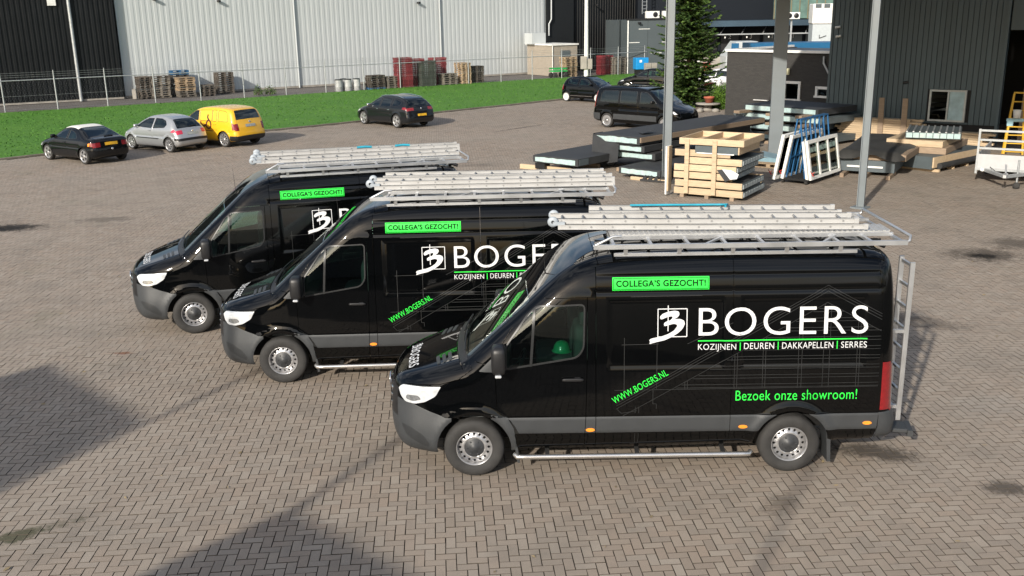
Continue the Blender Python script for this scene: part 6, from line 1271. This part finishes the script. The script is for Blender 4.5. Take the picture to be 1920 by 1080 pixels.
for i, q in enumerate((1.2, 3.0, 4.8, 6.4)): x, y = loc(B0, rb, 1.75, q); timber(x, y, 0.60, rb, 0.5, 0.08, 0.06, 'short spacer block on the side of the big panel stack, %s from the front' % ['first', 'second', 'third', 'fourth'][i], 'spacers in the big stack', M_OLDW)
# crated frames in front of the post
C0 = (4.73, 27.93); rc = R(-32)
lay = [(0.0, 0.06, 2.06, 1.9, 0.0), (0.05, 0.0, 2.0, 1.9, 0.235), (-0.02, 0.06, 1.75, 1.95, 0.46), (0.0, 0.03, 1.85, 1.9, 0.68), (0.45, 0.05, 1.55, 1.9, 0.89), (0.0, 0.06, 1.65, 1.9, 1.10)]
for i, (lx, ly, W, D, z) in enumerate(lay):
    x, y = loc(C0, rc, lx, ly); t = thing('pine_crate', 'crated pine frame with grey end, %s from the ground in the slatted stack' % ['first', 'second', 'third', 'fourth', 'fifth', 'sixth'][i], 'crate', (x, y, 0.10+z), rc, 'frames in the slatted pine stack')
    h = 0.185; MB().box((W/2, 0.02, h/2), (W, 0.045, h), ch=0.004).build('front_board', M_PINE, t); MB().box((W/2, D-0.02, h/2), (W, 0.045, h)).build('rear_board', M_PINE, t); MB().box((W/2-0.02, D/2, h*0.45), (W-0.1, D-0.12, h*0.8)).build('infill', M_MEMB if i % 2 else M_SLAT, t)
    if i != 5:
        q = MB().box((W+0.0, D/2, h/2), (0.05, D-0.06, h*0.9)).build('end_board', M_SLAT, t)
        for k in range(8): MB().box((W+0.03, 0.12+k*(D-0.3)/7, h/2), (0.02, (D-0.3)/7*0.82, h*0.62)).build('insulation_block', mat('grey_insulation', (0.30, 0.34, 0.35), 0.7, var=0.15), q)
x, y = loc(C0, rc, 0.62, 0.05); t = thing('slate_window_box', 'dark slate box frame with white strip near the top of the slatted stack', 'frame', (x, y, 1.31), rc); MB().box((0.62, 0.9, 0.10), (1.25, 1.8, 0.20)).build('body', M_SLAT, t); MB().box((0.60, -0.015, 0.0), (1.1, 0.02, 0.03)).build('white_strip', M_WTRIM, t); MB().box((1.27, 0.9, 0.1), (0.04, 1.78, 0.2)).build('side_board', M_PINE, t)
x, y = loc(C0, rc, 0.15, 0.0); t = thing('timber_tray', 'open pine tray with two dividers on top of the slatted stack', 'tray', (x, y, 1.54), rc)
for c, d in (((0.95, 0.02, 0.09), (1.9, 0.045, 0.18)), ((0.95, 1.78, 0.09), (1.9, 0.045, 0.18)), ((0.02, 0.9, 0.09), (0.045, 1.70, 0.18)), ((1.88, 0.9, 0.09), (0.045, 1.70, 0.18))): MB().box(c, d, ch=0.004).build('side_board', M_PINE, t)
for xx in (0.65, 1.28): MB().box((xx, 0.9, 0.09), (0.04, 1.7, 0.17)).build('divider', M_PINE, t)
MB().box((0.95, 0.9, 0.01), (1.85, 1.75, 0.02)).build('base_board', M_PINE, t)
for lx, lab in ((0.40, 'left'), (1.22, 'right')):
    x, y = loc(C0, rc, lx, -0.02); o = MB().box((0, 0, 0.88), (0.13, 0.035, 1.55), ch=0.004).build('batten', M_PINE, None, (x, y, 0.03), rc); tag(o, lab+' upright pine batten across the front of the slatted stack', 'batten', 'battens of the slatted stack')
for lx, lb in ((0.25, 'left'), (1.0, 'middle'), (1.75, 'right')):
    x, y = loc(C0, rc, lx, 0.1); o = MB().box((0, 0.8, 0.05), (0.12, 1.7, 0.10)).build('bearer', M_OLDW, None, (x, y, 0.0), rc); tag(o, lb+' dark bearer under the slatted pine stack', 'timber', 'bearers under the slatted stack')
x, y = loc(C0, rc, 1.32, -0.05); t = thing('torn_membrane', 'torn dark foil with silver lining hanging on the slatted stack', 'foil', (x, y, 0.62), rc); flap(t, [(0, 0, 0.25), (0.28, -0.05, -0.06), (0.42, -0.06, 0.02), (0.16, 0, 0.28)], name='dark_side'); flap(t, [(0.16, -0.01, 0.28), (0.42, -0.07, 0.02), (0.62, -0.08, 0.05), (0.66, -0.05, 0.18), (0.42, -0.01, 0.27)], name='silver_side', m=M_ALU)
x, y = loc(C0, rc, -0.22, 0.1); t = thing('white_board', 'narrow white board standing between post and slatted stack', 'board', (x, y, 0.0), rc); MB().box((0, 0, 0.75), (0.05, 0.28, 1.4)).build('face', M_WTRIM, t); MB().box((0.05, 0, 0.8), (0.04, 0.24, 1.3)).build('core', M_PINE, t)
# stack behind the thick post
D0 = (9.3, 40.9); rd = R(-52)
for i, (z, lx, W) in enumerate(((0.12, 0.3, 4.0), (0.48, 0.0, 3.4), (0.86, 0.0, 4.2), (1.18, 0.35, 3.6))):
    x, y = loc(D0, rd, lx, 0.1*i); s_ = slab(x, y, z, rd, W, 2.6, 0.24, 'slate edged roof panel, %s from the ground behind the thick post' % ['first', 'second', 'third', 'fourth'][i], 'roof panels behind the thick post', m=M_SLAT if i != 3 else M_MEMB, jag=False)
for lx, lb in ((0.4, 'left'), (2.0, 'middle'), (3.4, 'right')):
    for z, lv in ((0.0, 'lowest'), (0.37, 'second'), (0.74, 'third'), (1.10, 'top')): x, y = loc(D0, rd, lx, 0.4); timber(x, y, z, rd, 0.3, 1.6, 0.11, lb+' timber spacer of the '+lv+' row behind the thick post', 'spacers behind the thick post', M_OLDW)
x, y = loc(D0, rd, 0.25, 0.0); t = thing('steel_cover', 'bent grey sheet hanging over the edge of the panels behind the thick post', 'sheet', (x, y, 0.5), rd); flap(t, [(-0.15, -0.05, 0.55), (0.75, -0.12, -0.25), (1.0, -0.12, -0.2), (0.35, -0.06, 0.5)], name='face', m=M_CLS); MB().bar((-0.1, -0.05, 0.55), (0.4, -0.06, 0.52), 0.04, 0.03).build('edge', M_CLS, t)
link_p = link('pallet', pallet_data('light', PM['light']), None, (9.0, 33.2, 0), R(-35)); tag(link_p, 'low wooden pallet with a blue sheet between slatted stack and window rack', 'pallet')
t = thing('blue_sheet', 'pale blue bent metal sheet lying on the low pallet', 'sheet', (8.7, 33.7, 0.15), R(-35)); MB().box((0.5, 0.2, 0.13), (1.3, 0.9, 0.02), M=Matrix.Rotation(R(8), 3, 'Y')).build('plate', mat('blue_sheet_metal', (0.20, 0.32, 0.38), 0.45, 0.2), t); MB().box((0.5, -0.25, 0.06), (1.3, 0.03, 0.14)).build('flange', MATS['blue_sheet_metal'], t)
# window rack
K0 = (8.72, 29.65); rk_ = R(50); M_RBL = mat('rack_blue', (0.02, 0.11, 0.26), 0.45, var=0.12)
t = thing('window_rack', 'blue A-frame transport rack carrying white window frames', 'rack', (K0[0], K0[1], 0), rk_)
MB().box((1.15, 0.0, 0.14), (2.3, 0.9, 0.06)).build('base', M_UND, t)
for x in (0.1, 2.2):
    for sg in (-1, 1): MB().lathe([(0.0, -0.04), (0.06, -0.04), (0.09, -0.03), (0.09, 0.03)], (x, sg*0.38, 0.09), n=14).build('castor', M_RUB, t)
for sg in (-1, 1):
    for i in range(7): MB().bar((0.15+i*0.34, sg*0.30, 0.17), (0.15+i*0.34, sg*0.05, 1.95), 0.035, 0.035).build('upright', M_RBL, t)
    for z, yy in ((1.95, 0.05), (0.8, 0.21)): MB().bar((0.12, sg*yy, z), (2.22, sg*yy, z), 0.035, 0.04).build('crossbar', M_RBL, t)
M_WFR = mat('white_window_frame', (0.78, 0.78, 0.75), 0.45, var=0.04); M_CLG2 = glass('window_glass', (0.80, 0.88, 0.84), 0.85)
def wframe(lx, ly, W, H, lean, cols, label, th=0.07):
    x, y = loc(K0, rk_, lx, ly); t = thing('window_frame', label, 'window frame', (x, y, 0.15), rk_, 'white window frames on the rack'); T = Matrix.Rotation(lean, 3, 'X')
    def bx(c, d, nm, m): MB().box(T @ Vector(c), d, M=T).build(nm, m, t)
    bx((W/2, 0, H-0.05), (W, th, 0.10), 'rail', M_WFR); bx((W/2, 0, 0.05), (W, th, 0.10), 'rail', M_WFR); bx((0.05, 0, H/2), (0.10, th, H-0.2), 'stile', M_WFR); bx((W-0.05, 0, H/2), (0.10, th, H-0.2), 'stile', M_WFR)
    for i in range(1, cols): bx((W*i/cols, 0, H/2), (0.09, th*0.9, H-0.2), 'mullion', M_WFR)
    for i in range(cols): bx((W*(i+0.5)/cols, 0, H/2), (W/cols-0.1, 0.012, H-0.2), 'pane', M_CLG2)
    return t
wframe(0.05, -0.52, 2.30, 1.20, R(-10), 3, 'three-light white window frame on the right side of the blue rack'); wframe(0.02, -0.42, 2.2, 1.18, R(-10), 2, 'second white window frame leaning behind the three-light one')
wframe(-0.35, 0.50, 2.4, 1.40, R(10), 2, 'outermost white window frame on the left side of the blue rack', 0.09); wframe(-0.05, 0.36, 2.3, 1.36, R(10), 2, 'inner white window frame on the left side of the blue rack', 0.09)
for i, (lx, ly) in enumerate(((-0.02, -0.60), (-0.38, 0.60), (-0.08, 0.42))):
    x, y = loc(K0, rk_, lx, ly); o = MB().tube([(0, -0.06, 0.42), (-0.02, 0.0, 0.36), (0, 0.06, 0.44), (0.01, 0.0, 0.34), (0.0, -0.05, 0.30)], 0.014, 6).build('red_tie', mat('red_tie', (0.5, 0.03, 0.02), 0.6), None, (x, y, 0), rk_); tag(o, 'small red tie on the ' + ['right', 'outer left', 'inner left'][i] + ' window frame of the rack', 'tie', 'red ties on the window frames')
# covered stack
E0 = (10.62, 31.35); re = R(-30)
slab(E0[0], E0[1], 0.14, re, 1.75, 4.6, 0.36, 'slate panel with white stripe under the dark tarp', 'panels under the tarp', ends=False, m=M_SLAT); x, y = loc(E0, re, 0.85, -0.015); o = thing('white_strip', 'white strip across the front of the tarp covered stack', 'strip', (x, y, 0.30), re); MB().box((0, 0, 0), (1.1, 0.02, 0.055)).build('face', M_WTRIM, o); MB().box((0, 0.005, -0.04), (1.1, 0.01, 0.02)).build('edge', M_SLAT, o)
x, y = loc(E0, re, 0.1, 0.1); slab(x, y, 0.51, re+R(-2), 1.9, 4.8, 0.22, 'timber edged panel below the tarp', 'panels under the tarp', ends=False, timber=0.2, m=M_OLDW)
def tarp():
    n, m_ = 18, 26; V = []; F = []; W, D = 2.2, 5.3
    for j in range(m_+1):
        for i in range(n+1):
            u, v = i/n, j/m_; x, y = -0.15+W*u, -0.22+D*v; e = min(u, 1-u)*W; e2 = min(v, 1-v)*D; q = max(0, 0.22-min(e, e2))
            V.append((x, y, 0.80-0.8*q*(1+0.5*math.sin(9*u+5*v))+0.02*math.sin(7*x)*math.cos(3*y)+random.uniform(-0.008, 0.008)))
    for j in range(m_):
        for i in range(n): a = j*(n+1)+i; F.append((a, a+1, a+n+2, a+n+1))
    me = meshdata('tarp', V, F, M_TARP, True); o = link('tarp', me, None, (E0[0], E0[1], 0), re); tag(o, 'dark wrinkled tarp draped over a stack beside the window rack', 'tarp')
tarp()
for lx, lb in ((0.2, 'left'), (0.9, 'middle'), (1.6, 'right')): x, y = loc(E0, re, lx, 0.05); timber(x, y, 0.0, re, 0.12, 1.2, 0.13, lb+' bearer under the tarp covered stack', 'bearers under the tarp stack', M_OLDW)
# open stack with ribbed panel
F0_ = (12.5, 32.75); rf = R(-51)
for i in range(4): x, y = loc(F0_, rf, 0.1, 0.25+i*0.95); timber(x, y, 0.0, rf, 1.9, 0.10, 0.09, 'bearer of the slate fronted stack, %s from the front' % ['first', 'second', 'third', 'fourth'][i], 'bearers under the slate stack')
s_ = slab(F0_[0], F0_[1], 0.10, rf, 1.85, 3.6, 0.40, 'slate fronted low stack with pine sides', 'slate fronted stack', ends=False, m=M_SLAT); MB().box((1.88, 1.8, 0.22), (0.05, 3.55, 0.34)).build('pine_side', M_PINE, s_); MB().tube([(1.98, 0.25, 0.10), (1.98, 3.4, 0.10)], 0.10, 10).build('foil_roll', M_MEMB, s_)
x, y = loc(F0_, rf, 0.05, 0.3); slab(x, y, 0.51, rf+R(14), 1.9, 3.0, 0.20, 'pine sided panel lying askew on the slate stack', 'slate fronted stack', ends=False, m=M_OLDW)
x, y = loc(F0_, rf, 0.0, 0.35); t = slab(x, y, 0.72, rf+R(14), 1.8, 2.6, 0.20, 'pine sided upper panel lying askew', 'slate fronted stack', ends=False, m=M_PINE)
x, y = loc(F0_, rf, 0.55, 0.55); t = thing('ribbed_panel', 'grey ribbed roof panel with pale blue end on top of the slate stack', 'roof panel', (x, y, 0.97), rf+R(26)); MB().box((0.85, 1.0, 0.10), (1.7, 2.0, 0.20)).build('core', M_CLS, t)
for i in range(8): MB().box((0.12+i*0.209, -0.012, 0.10), (0.185, 0.02, 0.16)).build('insulation_block', M_INSU, t)
for i in range(9): MB().box((0.04+i*0.2, 1.0, 0.215), (0.05, 2.0, 0.03)).build('rib', M_ALU, t)
# timber along the workshop wall
W0 = (13.39, 41.2); rw_ = R(-36.4)
for r_ in range(11):
    for k in range(2):
        x, y = loc(W0, rw_, 0.95+random.uniform(-0.25, 0.25)+(0.4 if r_ > 8 else 0), -1.15-0.24*k); timber(x, y, 0.08+r_*0.082, rw_, 3.0+random.uniform(-0.4, 0.5)-(0.5 if r_ > 8 else 0), 0.22, 0.075, ('rear', 'front')[k]+' plank in the tall timber pile by the workshop, %s layer' % ['lowest', 'second', 'third', 'fourth', 'fifth', 'sixth', 'seventh', 'eighth', 'ninth', 'tenth', 'top'][r_], 'tall timber pile')
for r_ in range(6):
    for k in range(2): x, y = loc(W0, rw_, 4.0+random.uniform(-0.2, 0.2), -1.0-0.24*k); timber(x, y, 0.08+r_*0.085, rw_, 2.5+random.uniform(-0.4, 0.3), 0.22, 0.078, ('rear', 'front')[k]+' plank in the lower timber pile by the workshop door, %s layer' % ['lowest', 'second', 'third', 'fourth', 'fifth', 'top'][r_], 'low timber pile')
for lx, lab in ((2.62, 'left'), (3.50, 'right')):
    x, y = loc(W0, rw_, lx, -1.58); o = MB().box((0, 0, 0.9), (0.20, 0.05, 1.75), M=Matrix.Rotation(R(3), 3, 'X')).build('upright_board', M_OLDW, None, (x, y, 0.03), rw_); tag(o, lab+' of two boards standing before the timber pile', 'board', 'boards before the timber pile')
for i in range(5):
    x, y = loc(W0, rw_, 7.2+i*0.28, 1.2+0.1*i); o = MB().box((0, 0, 1.45), (0.2, 0.05, 2.9), M=Matrix.Rotation(R(-6), 3, 'X')).build('upright_board', M_OLDW, None, (x, y, 0.06), rw_); tag(o, 'brown board leaning inside the workshop door, %s from the left' % ['first', 'second', 'third', 'fourth', 'fifth'][i], 'board', 'boards inside the workshop')
x, y = loc(W0, rw_, 5.2, -2.2); t = thing('yellow_foil', 'yellow strap and foil lying on the ground before the low timber pile', 'foil', (x, y, 0.0), rw_); MB().box((0.3, 0, 0.02), (1.5, 0.25, 0.04), ch=0.01).build('sheet', mat('yellow_foil', (0.50, 0.42, 0.06), 0.6, var=0.2), t); MB().tube([(-0.4, 0.1, 0.03), (0.1, -0.1, 0.05), (0.9, 0.05, 0.04)], 0.03, 6).build('strap', MATS['yellow_foil'], t)
# trailer
t = thing('car_trailer', 'grey open car trailer with white board and rail frame at the right edge', 'trailer', (14.2, 29.45, 0), R(-32))
M_TRW = mat('trailer_board', (0.45, 0.46, 0.47), 0.5, var=0.06)
MB().box((0.95, 0.0, 0.66), (1.9, 0.04, 0.42)).build('headboard', M_TRW, t); MB().box((0.95, 0.0, 0.42), (1.92, 0.10, 0.07)).build('frame_beam', M_GALV, t); MB().box((0.95, 1.7, 0.44), (1.8, 3.3, 0.05)).build('floor', M_OLDW, t)
for sg in (0.02, 1.88): MB().box((sg, 1.7, 0.66), (0.04, 3.3, 0.42)).build('side_board', M_TRW, t)
for x in (0.02, 1.88): MB().box((x, 0.0, 0.95), (0.06, 0.06, 1.35)).build('post', M_GALV, t)
for z in (1.05, 1.30, 1.58): MB().box((0.95, 0.0, z), (1.82, 0.045, 0.06)).build('rail', M_GALV, t)
for sg in (-1, 1): MB().bar((0.95+sg*0.7, 0.0, 0.40), (0.95, -1.25, 0.42), 0.08, 0.09).build('drawbar', M_GALV, t)
MB().box((0.95, -1.35, 0.46), (0.12, 0.35, 0.12), ch=0.02).tube([(0.95, -1.25, 0.5), (0.92, -1.1, 0.75)], 0.025, 8).build('coupling', M_ALU, t); MB().tube([(1.22, -0.75, 0.85), (1.22, -0.75, 0.2)], 0.03, 8).build('jockey_tube', M_GALV, t); MB().lathe([(0.0, -0.04), (0.06, -0.04), (0.10, -0.02), (0.10, 0.02)], (1.22, -0.75, 0.10), n=16).build('jockey_wheel', M_RUB, t)
for sg in (0.16, 1.74): MB().lathe([(0.0, -0.09), (0.16, -0.09), (0.28, -0.09), (0.3, -0.05), (0.3, 0.05), (0.28, 0.09)], (0, 0, 0), n=20).build('wheel', M_RUB, t, (sg, 1.9, 0.30), PI/2)
MB().lathe([(0.0, 0.0), (0.05, 0.0), (0.06, -0.01)], (0.2, -0.07, 0.42), n=12).build('reflector', M_WTRIM, t)
for x in (0.4, 1.5): MB().tube([(x, -0.03, 0.5), (x+0.35, -0.9, 0.42)], 0.01, 5).build('cable', M_BLK, t)
# yellow steps
t = thing('step_ladder', 'yellow folding step ladder beside the open workshop door', 'ladder', (17.5, 33.7, 0), R(-25)); M_YL = mat('ladder_yellow', (0.62, 0.36, 0.02), 0.5, var=0.12)
for sg in (-1, 1):
    MB().bar((sg*0.30, 0.0, 0.02), (sg*0.16, 0.45, 2.25), 0.06, 0.035).build('stile', M_YL, t); MB().bar((sg*0.32, 0.95, 0.02), (sg*0.17, 0.50, 2.2), 0.05, 0.03).build('rear_leg', M_YL, t)
for i in range(7): f_ = (i+1)/8; MB().box((0, 0.45*f_, 2.25*f_), (0.58-0.28*f_, 0.10, 0.03)).build('step', M_YL, t)
MB().box((0, 0.46, 2.27), (0.36, 0.22, 0.04)).build('platform', M_YL, t)
o = thing('cloth', 'pale blue cloth hung on the yellow step ladder', 'cloth', (17.5, 33.7, 0), R(-25)); MB().box((-0.05, 0.24, 1.35), (0.55, 0.10, 0.12), ch=0.03).build('fold', mat('pale_cloth', (0.35, 0.55, 0.62), 0.8), o); MB().box((-0.2, 0.22, 1.24), (0.2, 0.06, 0.2), ch=0.02).build('hanging_end', MATS['pale_cloth'], o)
o = thing('paint_tub', 'white tub standing on the steps of the yellow ladder', 'tub', (17.55, 33.85, 1.43), 0); MB().lathe([(0.0, 0.0), (0.11, 0.0), (0.13, 0.26), (0.12, 0.27)], axis='z', n=16).build('tub', M_WTRIM, o); MB().lathe([(0.135, 0.25), (0.135, 0.28), (0.0, 0.285)], axis='z', n=16).build('lid', M_WTRIM, o)
# ---- fir, shrubs, pots
def needle_material(name, c1, c2, c3):
    m, nt, N, L, b = nodes_of(name); g = N.new('ShaderNodeNewGeometry'); r_ = g.outputs['Random Per Island']
    c = N.new('ShaderNodeValToRGB'); L.new(r_, c.inputs[0]); e = c.color_ramp.elements; e.new(0.5)
    for i, k in enumerate((c1, c2, c3)): e[i].position = i/2; e[i].color = k+(1,)
    c_ = mix_rgb(nt, ramp(nt, noise(nt, g.outputs['Position'], 3.0, 4), [(0.35, 0), (0.7, 0.6)]), c.outputs[0], c2)
    L.new(c_, b.inputs['Base Color']); b.inputs['Roughness'].default_value = 0.65; b.inputs['Specular IOR Level'].default_value = 0.3; return m
M_FIR = needle_material('fir_needles', (0.026, 0.056, 0.016), (0.06, 0.115, 0.026), (0.12, 0.18, 0.04)); M_BARK = mat('bark', (0.09, 0.065, 0.045), 0.9, var=0.3, scale=8, bump=0.6, bscale=20)
def fir(x, y, H, Rb, label):
    t = thing('fir_tree', label, 'tree', (x, y, 0)); rg = np.random.default_rng(3)
    tr = MB(); tr.tube([(0, 0, 0), (0.03, 0.02, H*0.3), (-0.02, 0.0, H*0.65), (0, 0, H)], [0.20, 0.15, 0.08, 0.01], 10); tr.build('trunk', M_BARK, t)
    V = []; F = []; br = MB(); z = 0.35
    while z < H-0.15:
        f_ = 1-z/H; L0 = Rb*f_**0.85+0.08; n = 9 if f_ > 0.5 else 7; a0 = rg.uniform(0, 6.28)
        for i in range(n):
            a = a0+2*PI*i/n+rg.normal(0, 0.18); L_ = L0*rg.choice([0.45, 0.7, 0.9, 1.05, 1.25])*rg.uniform(0.9, 1.1); dr = rg.uniform(0.15, 0.45); d = np.array([math.cos(a), math.sin(a)]); k = max(4, int(L_/0.085)); sd = np.array([-d[1], d[0]])
            zz = lambda s: z+rg.normal(0, 0.01)+(-dr*1.5*s+dr*1.5*s**2.2)*L_
            br.tube([(d[0]*L_*s, d[1]*L_*s, z+(-dr*1.5*s+dr*1.5*s**2.2)*L_) for s in (0, 0.35, 0.7, 0.96)], [0.022*f_+0.006, 0.012, 0.007, 0.003], 4, False)
            for q in range(k):
                s = (q+0.8)/k; c = np.array([d[0]*L_*s, d[1]*L_*s, zz(s)]); tl = (0.30*(1-s)+0.10)*rg.uniform(0.7, 1.25)*min(1, L_)
                for sg in (-1, 1, 0):
                    dirv = np.array([d[0]*0.55+sd[0]*sg*0.85, d[1]*0.55+sd[1]*sg*0.85, rg.uniform(-0.25, 0.12)]) if sg else np.array([d[0], d[1], rg.uniform(0.0, 0.3)])
                    dirv /= np.linalg.norm(dirv); sub = max(2, int(tl/0.075))
                    for u in range(sub):
                        p = c+dirv*tl*(u+0.3)/sub; ln = 0.17*rg.uniform(0.8, 1.35); wv = np.cross(dirv, rg.normal(0, 1, 3)+np.array([0, 0, 2.0])); wv /= np.linalg.norm(wv)+1e-6; w_ = 0.055*rg.uniform(0.7, 1.4)
                        e = p+dirv*ln+np.array([0, 0, rg.uniform(-0.03, 0.02)]); m_ = len(V); V += [p-wv*w_*0.5, p+dirv*ln*0.5+wv*w_, e, p+dirv*ln*0.5-wv*w_]; F.append((m_, m_+1, m_+2, m_+3))
        z += 0.17+0.12*f_*rg.uniform(0.3, 1.5)
    br.build('branches', M_BARK, t); me = fastmesh('needles', np.array(V), np.array(F), M_FIR); link('needles', me, t)
    return t
fir(10.0, 55.0, 11.5, 2.0, 'tall dark green fir tree behind the grey canopy post')
def shrub(x, y, r_, h_, label, m, n=2600, flat=1.0):
    t = thing('shrub', label, 'shrub', (x, y, 0)); rg = np.random.default_rng(int(x*100) % 999); V = []; F = []
    MB().tube([(0, 0, 0), (0.05, 0, h_*0.4), (0.1, 0.05, h_*0.7)], [0.04, 0.025, 0.01], 6).tube([(0, 0, 0.05), (-0.2, 0.1, h_*0.5)], [0.03, 0.01], 6).build('stem', M_BARK, t)
    for _ in range(n):
        v = rg.normal(0, 1, 3); v /= np.linalg.norm(v); v[2] = abs(v[2]); q = rg.uniform(0.45, 1.0)*(1+0.25*math.sin(3*math.atan2(v[1], v[0])+2*v[2])); p = np.array([v[0]*r_*q, v[1]*r_*q, v[2]*h_*q+0.03]); dv = v+rg.normal(0, 0.5, 3); dv /= np.linalg.norm(dv); wv = np.cross(dv, rg.normal(0, 1, 3)); wv /= np.linalg.norm(wv)+1e-6; L_ = rg.uniform(0.06, 0.13)
        m_ = len(V); V += [p, p+dv*L_*0.5+wv*0.03, p+dv*L_, p+dv*L_*0.5-wv*0.03]; F.append((m_, m_+1, m_+2, m_+3))
    link('foliage', fastmesh('foliage', np.array(V), np.array(F), m), t); return t
M_SHR = needle_material('juniper_leaves', (0.045, 0.10, 0.014), (0.085, 0.17, 0.02), (0.13, 0.22, 0.03))
shrub(11.45, 53.5, 0.65, 1.05, 'bright green low juniper between fir and brick house', M_SHR); shrub(11.7, 55.4, 0.7, 1.1, 'second bright green shrub against the brick house', M_SHR, 2000); shrub(8.8, 53.9, 0.8, 0.55, 'low dark shrub at the left foot of the fir', M_FIR, 1600)
shrub(-17.3, 68.4, 0.35, 0.6, 'small weed by the fence, left of two', M_FIR, 300); shrub(-16.6, 68.8, 0.4, 0.55, 'small weed by the fence, right of two', M_FIR, 300)
M_TERR = mat('terracotta', (0.36, 0.10, 0.055), 0.8, var=0.12)
def pot(x, y, z, r_, label):
    t = thing('flower_pot', label, 'pot', (x, y, z), 0, 'terracotta pots'); MB().lathe([(0.0, 0.0), (r_*0.7, 0.0), (r_*0.95, r_*0.9), (r_*1.1, r_*0.92), (r_*1.1, r_*1.25), (r_*0.9, r_*1.25), (r_*0.88, r_*1.0)], axis='z', n=20).build('pot', M_TERR, t); MB().lathe([(r_*0.9, r_*1.05), (0.0, r_*1.08)], axis='z', n=16).build('earth', M_SOIL, t)
t = thing('stone_table', 'round stone table with a terracotta pot beside the fir', 'table', (10.70, 52.9, 0)); MB().lathe([(0.0, 0.30), (0.62, 0.30), (0.66, 0.33), (0.64, 0.38), (0.0, 0.39)], axis='z', n=28).build('top', M_CON, t); MB().lathe([(0.3, 0.0), (0.2, 0.15), (0.24, 0.30)], axis='z', n=16).build('pedestal', M_CON, t)
pot(10.75, 52.9, 0.39, 0.26, 'terracotta pot on the round stone table'); pot(12.0, 59.5, 0.62, 0.30, 'terracotta pot on a pale block behind the shrubs')
o = thing('block', 'pale block carrying the rear terracotta pot', 'block', (12.0, 59.5, 0), R(20)); MB().box((0, 0, 0.28), (0.5, 0.5, 0.55), ch=0.02).build('shaft', M_CON, o); MB().box((0, 0, 0.585), (0.6, 0.6, 0.06), ch=0.02).build('slab', M_CON, o)
for i, (x, y, r_) in enumerate(((9.6, 52.3, 0.28), (10.1, 51.9, 0.22), (9.1, 52.6, 0.25), (10.9, 51.8, 0.2), (8.4, 53.2, 0.24))):
    mb = MB(); superell(mb, (0, 0, r_*0.35), (r_, r_*0.8, r_*0.55), 0.8, 9, 6); mb.V = [tuple(c*random.uniform(0.88, 1.12) for c in v) for v in mb.V]; o = mb.build('boulder', M_CON, None, (x, y, 0), i*1.1); tag(o, 'pale garden stone in front of the fir, %s' % ['second from the left', 'third from the left', 'near the left shrub', 'rightmost', 'leftmost'][i], 'stone', 'garden stones')
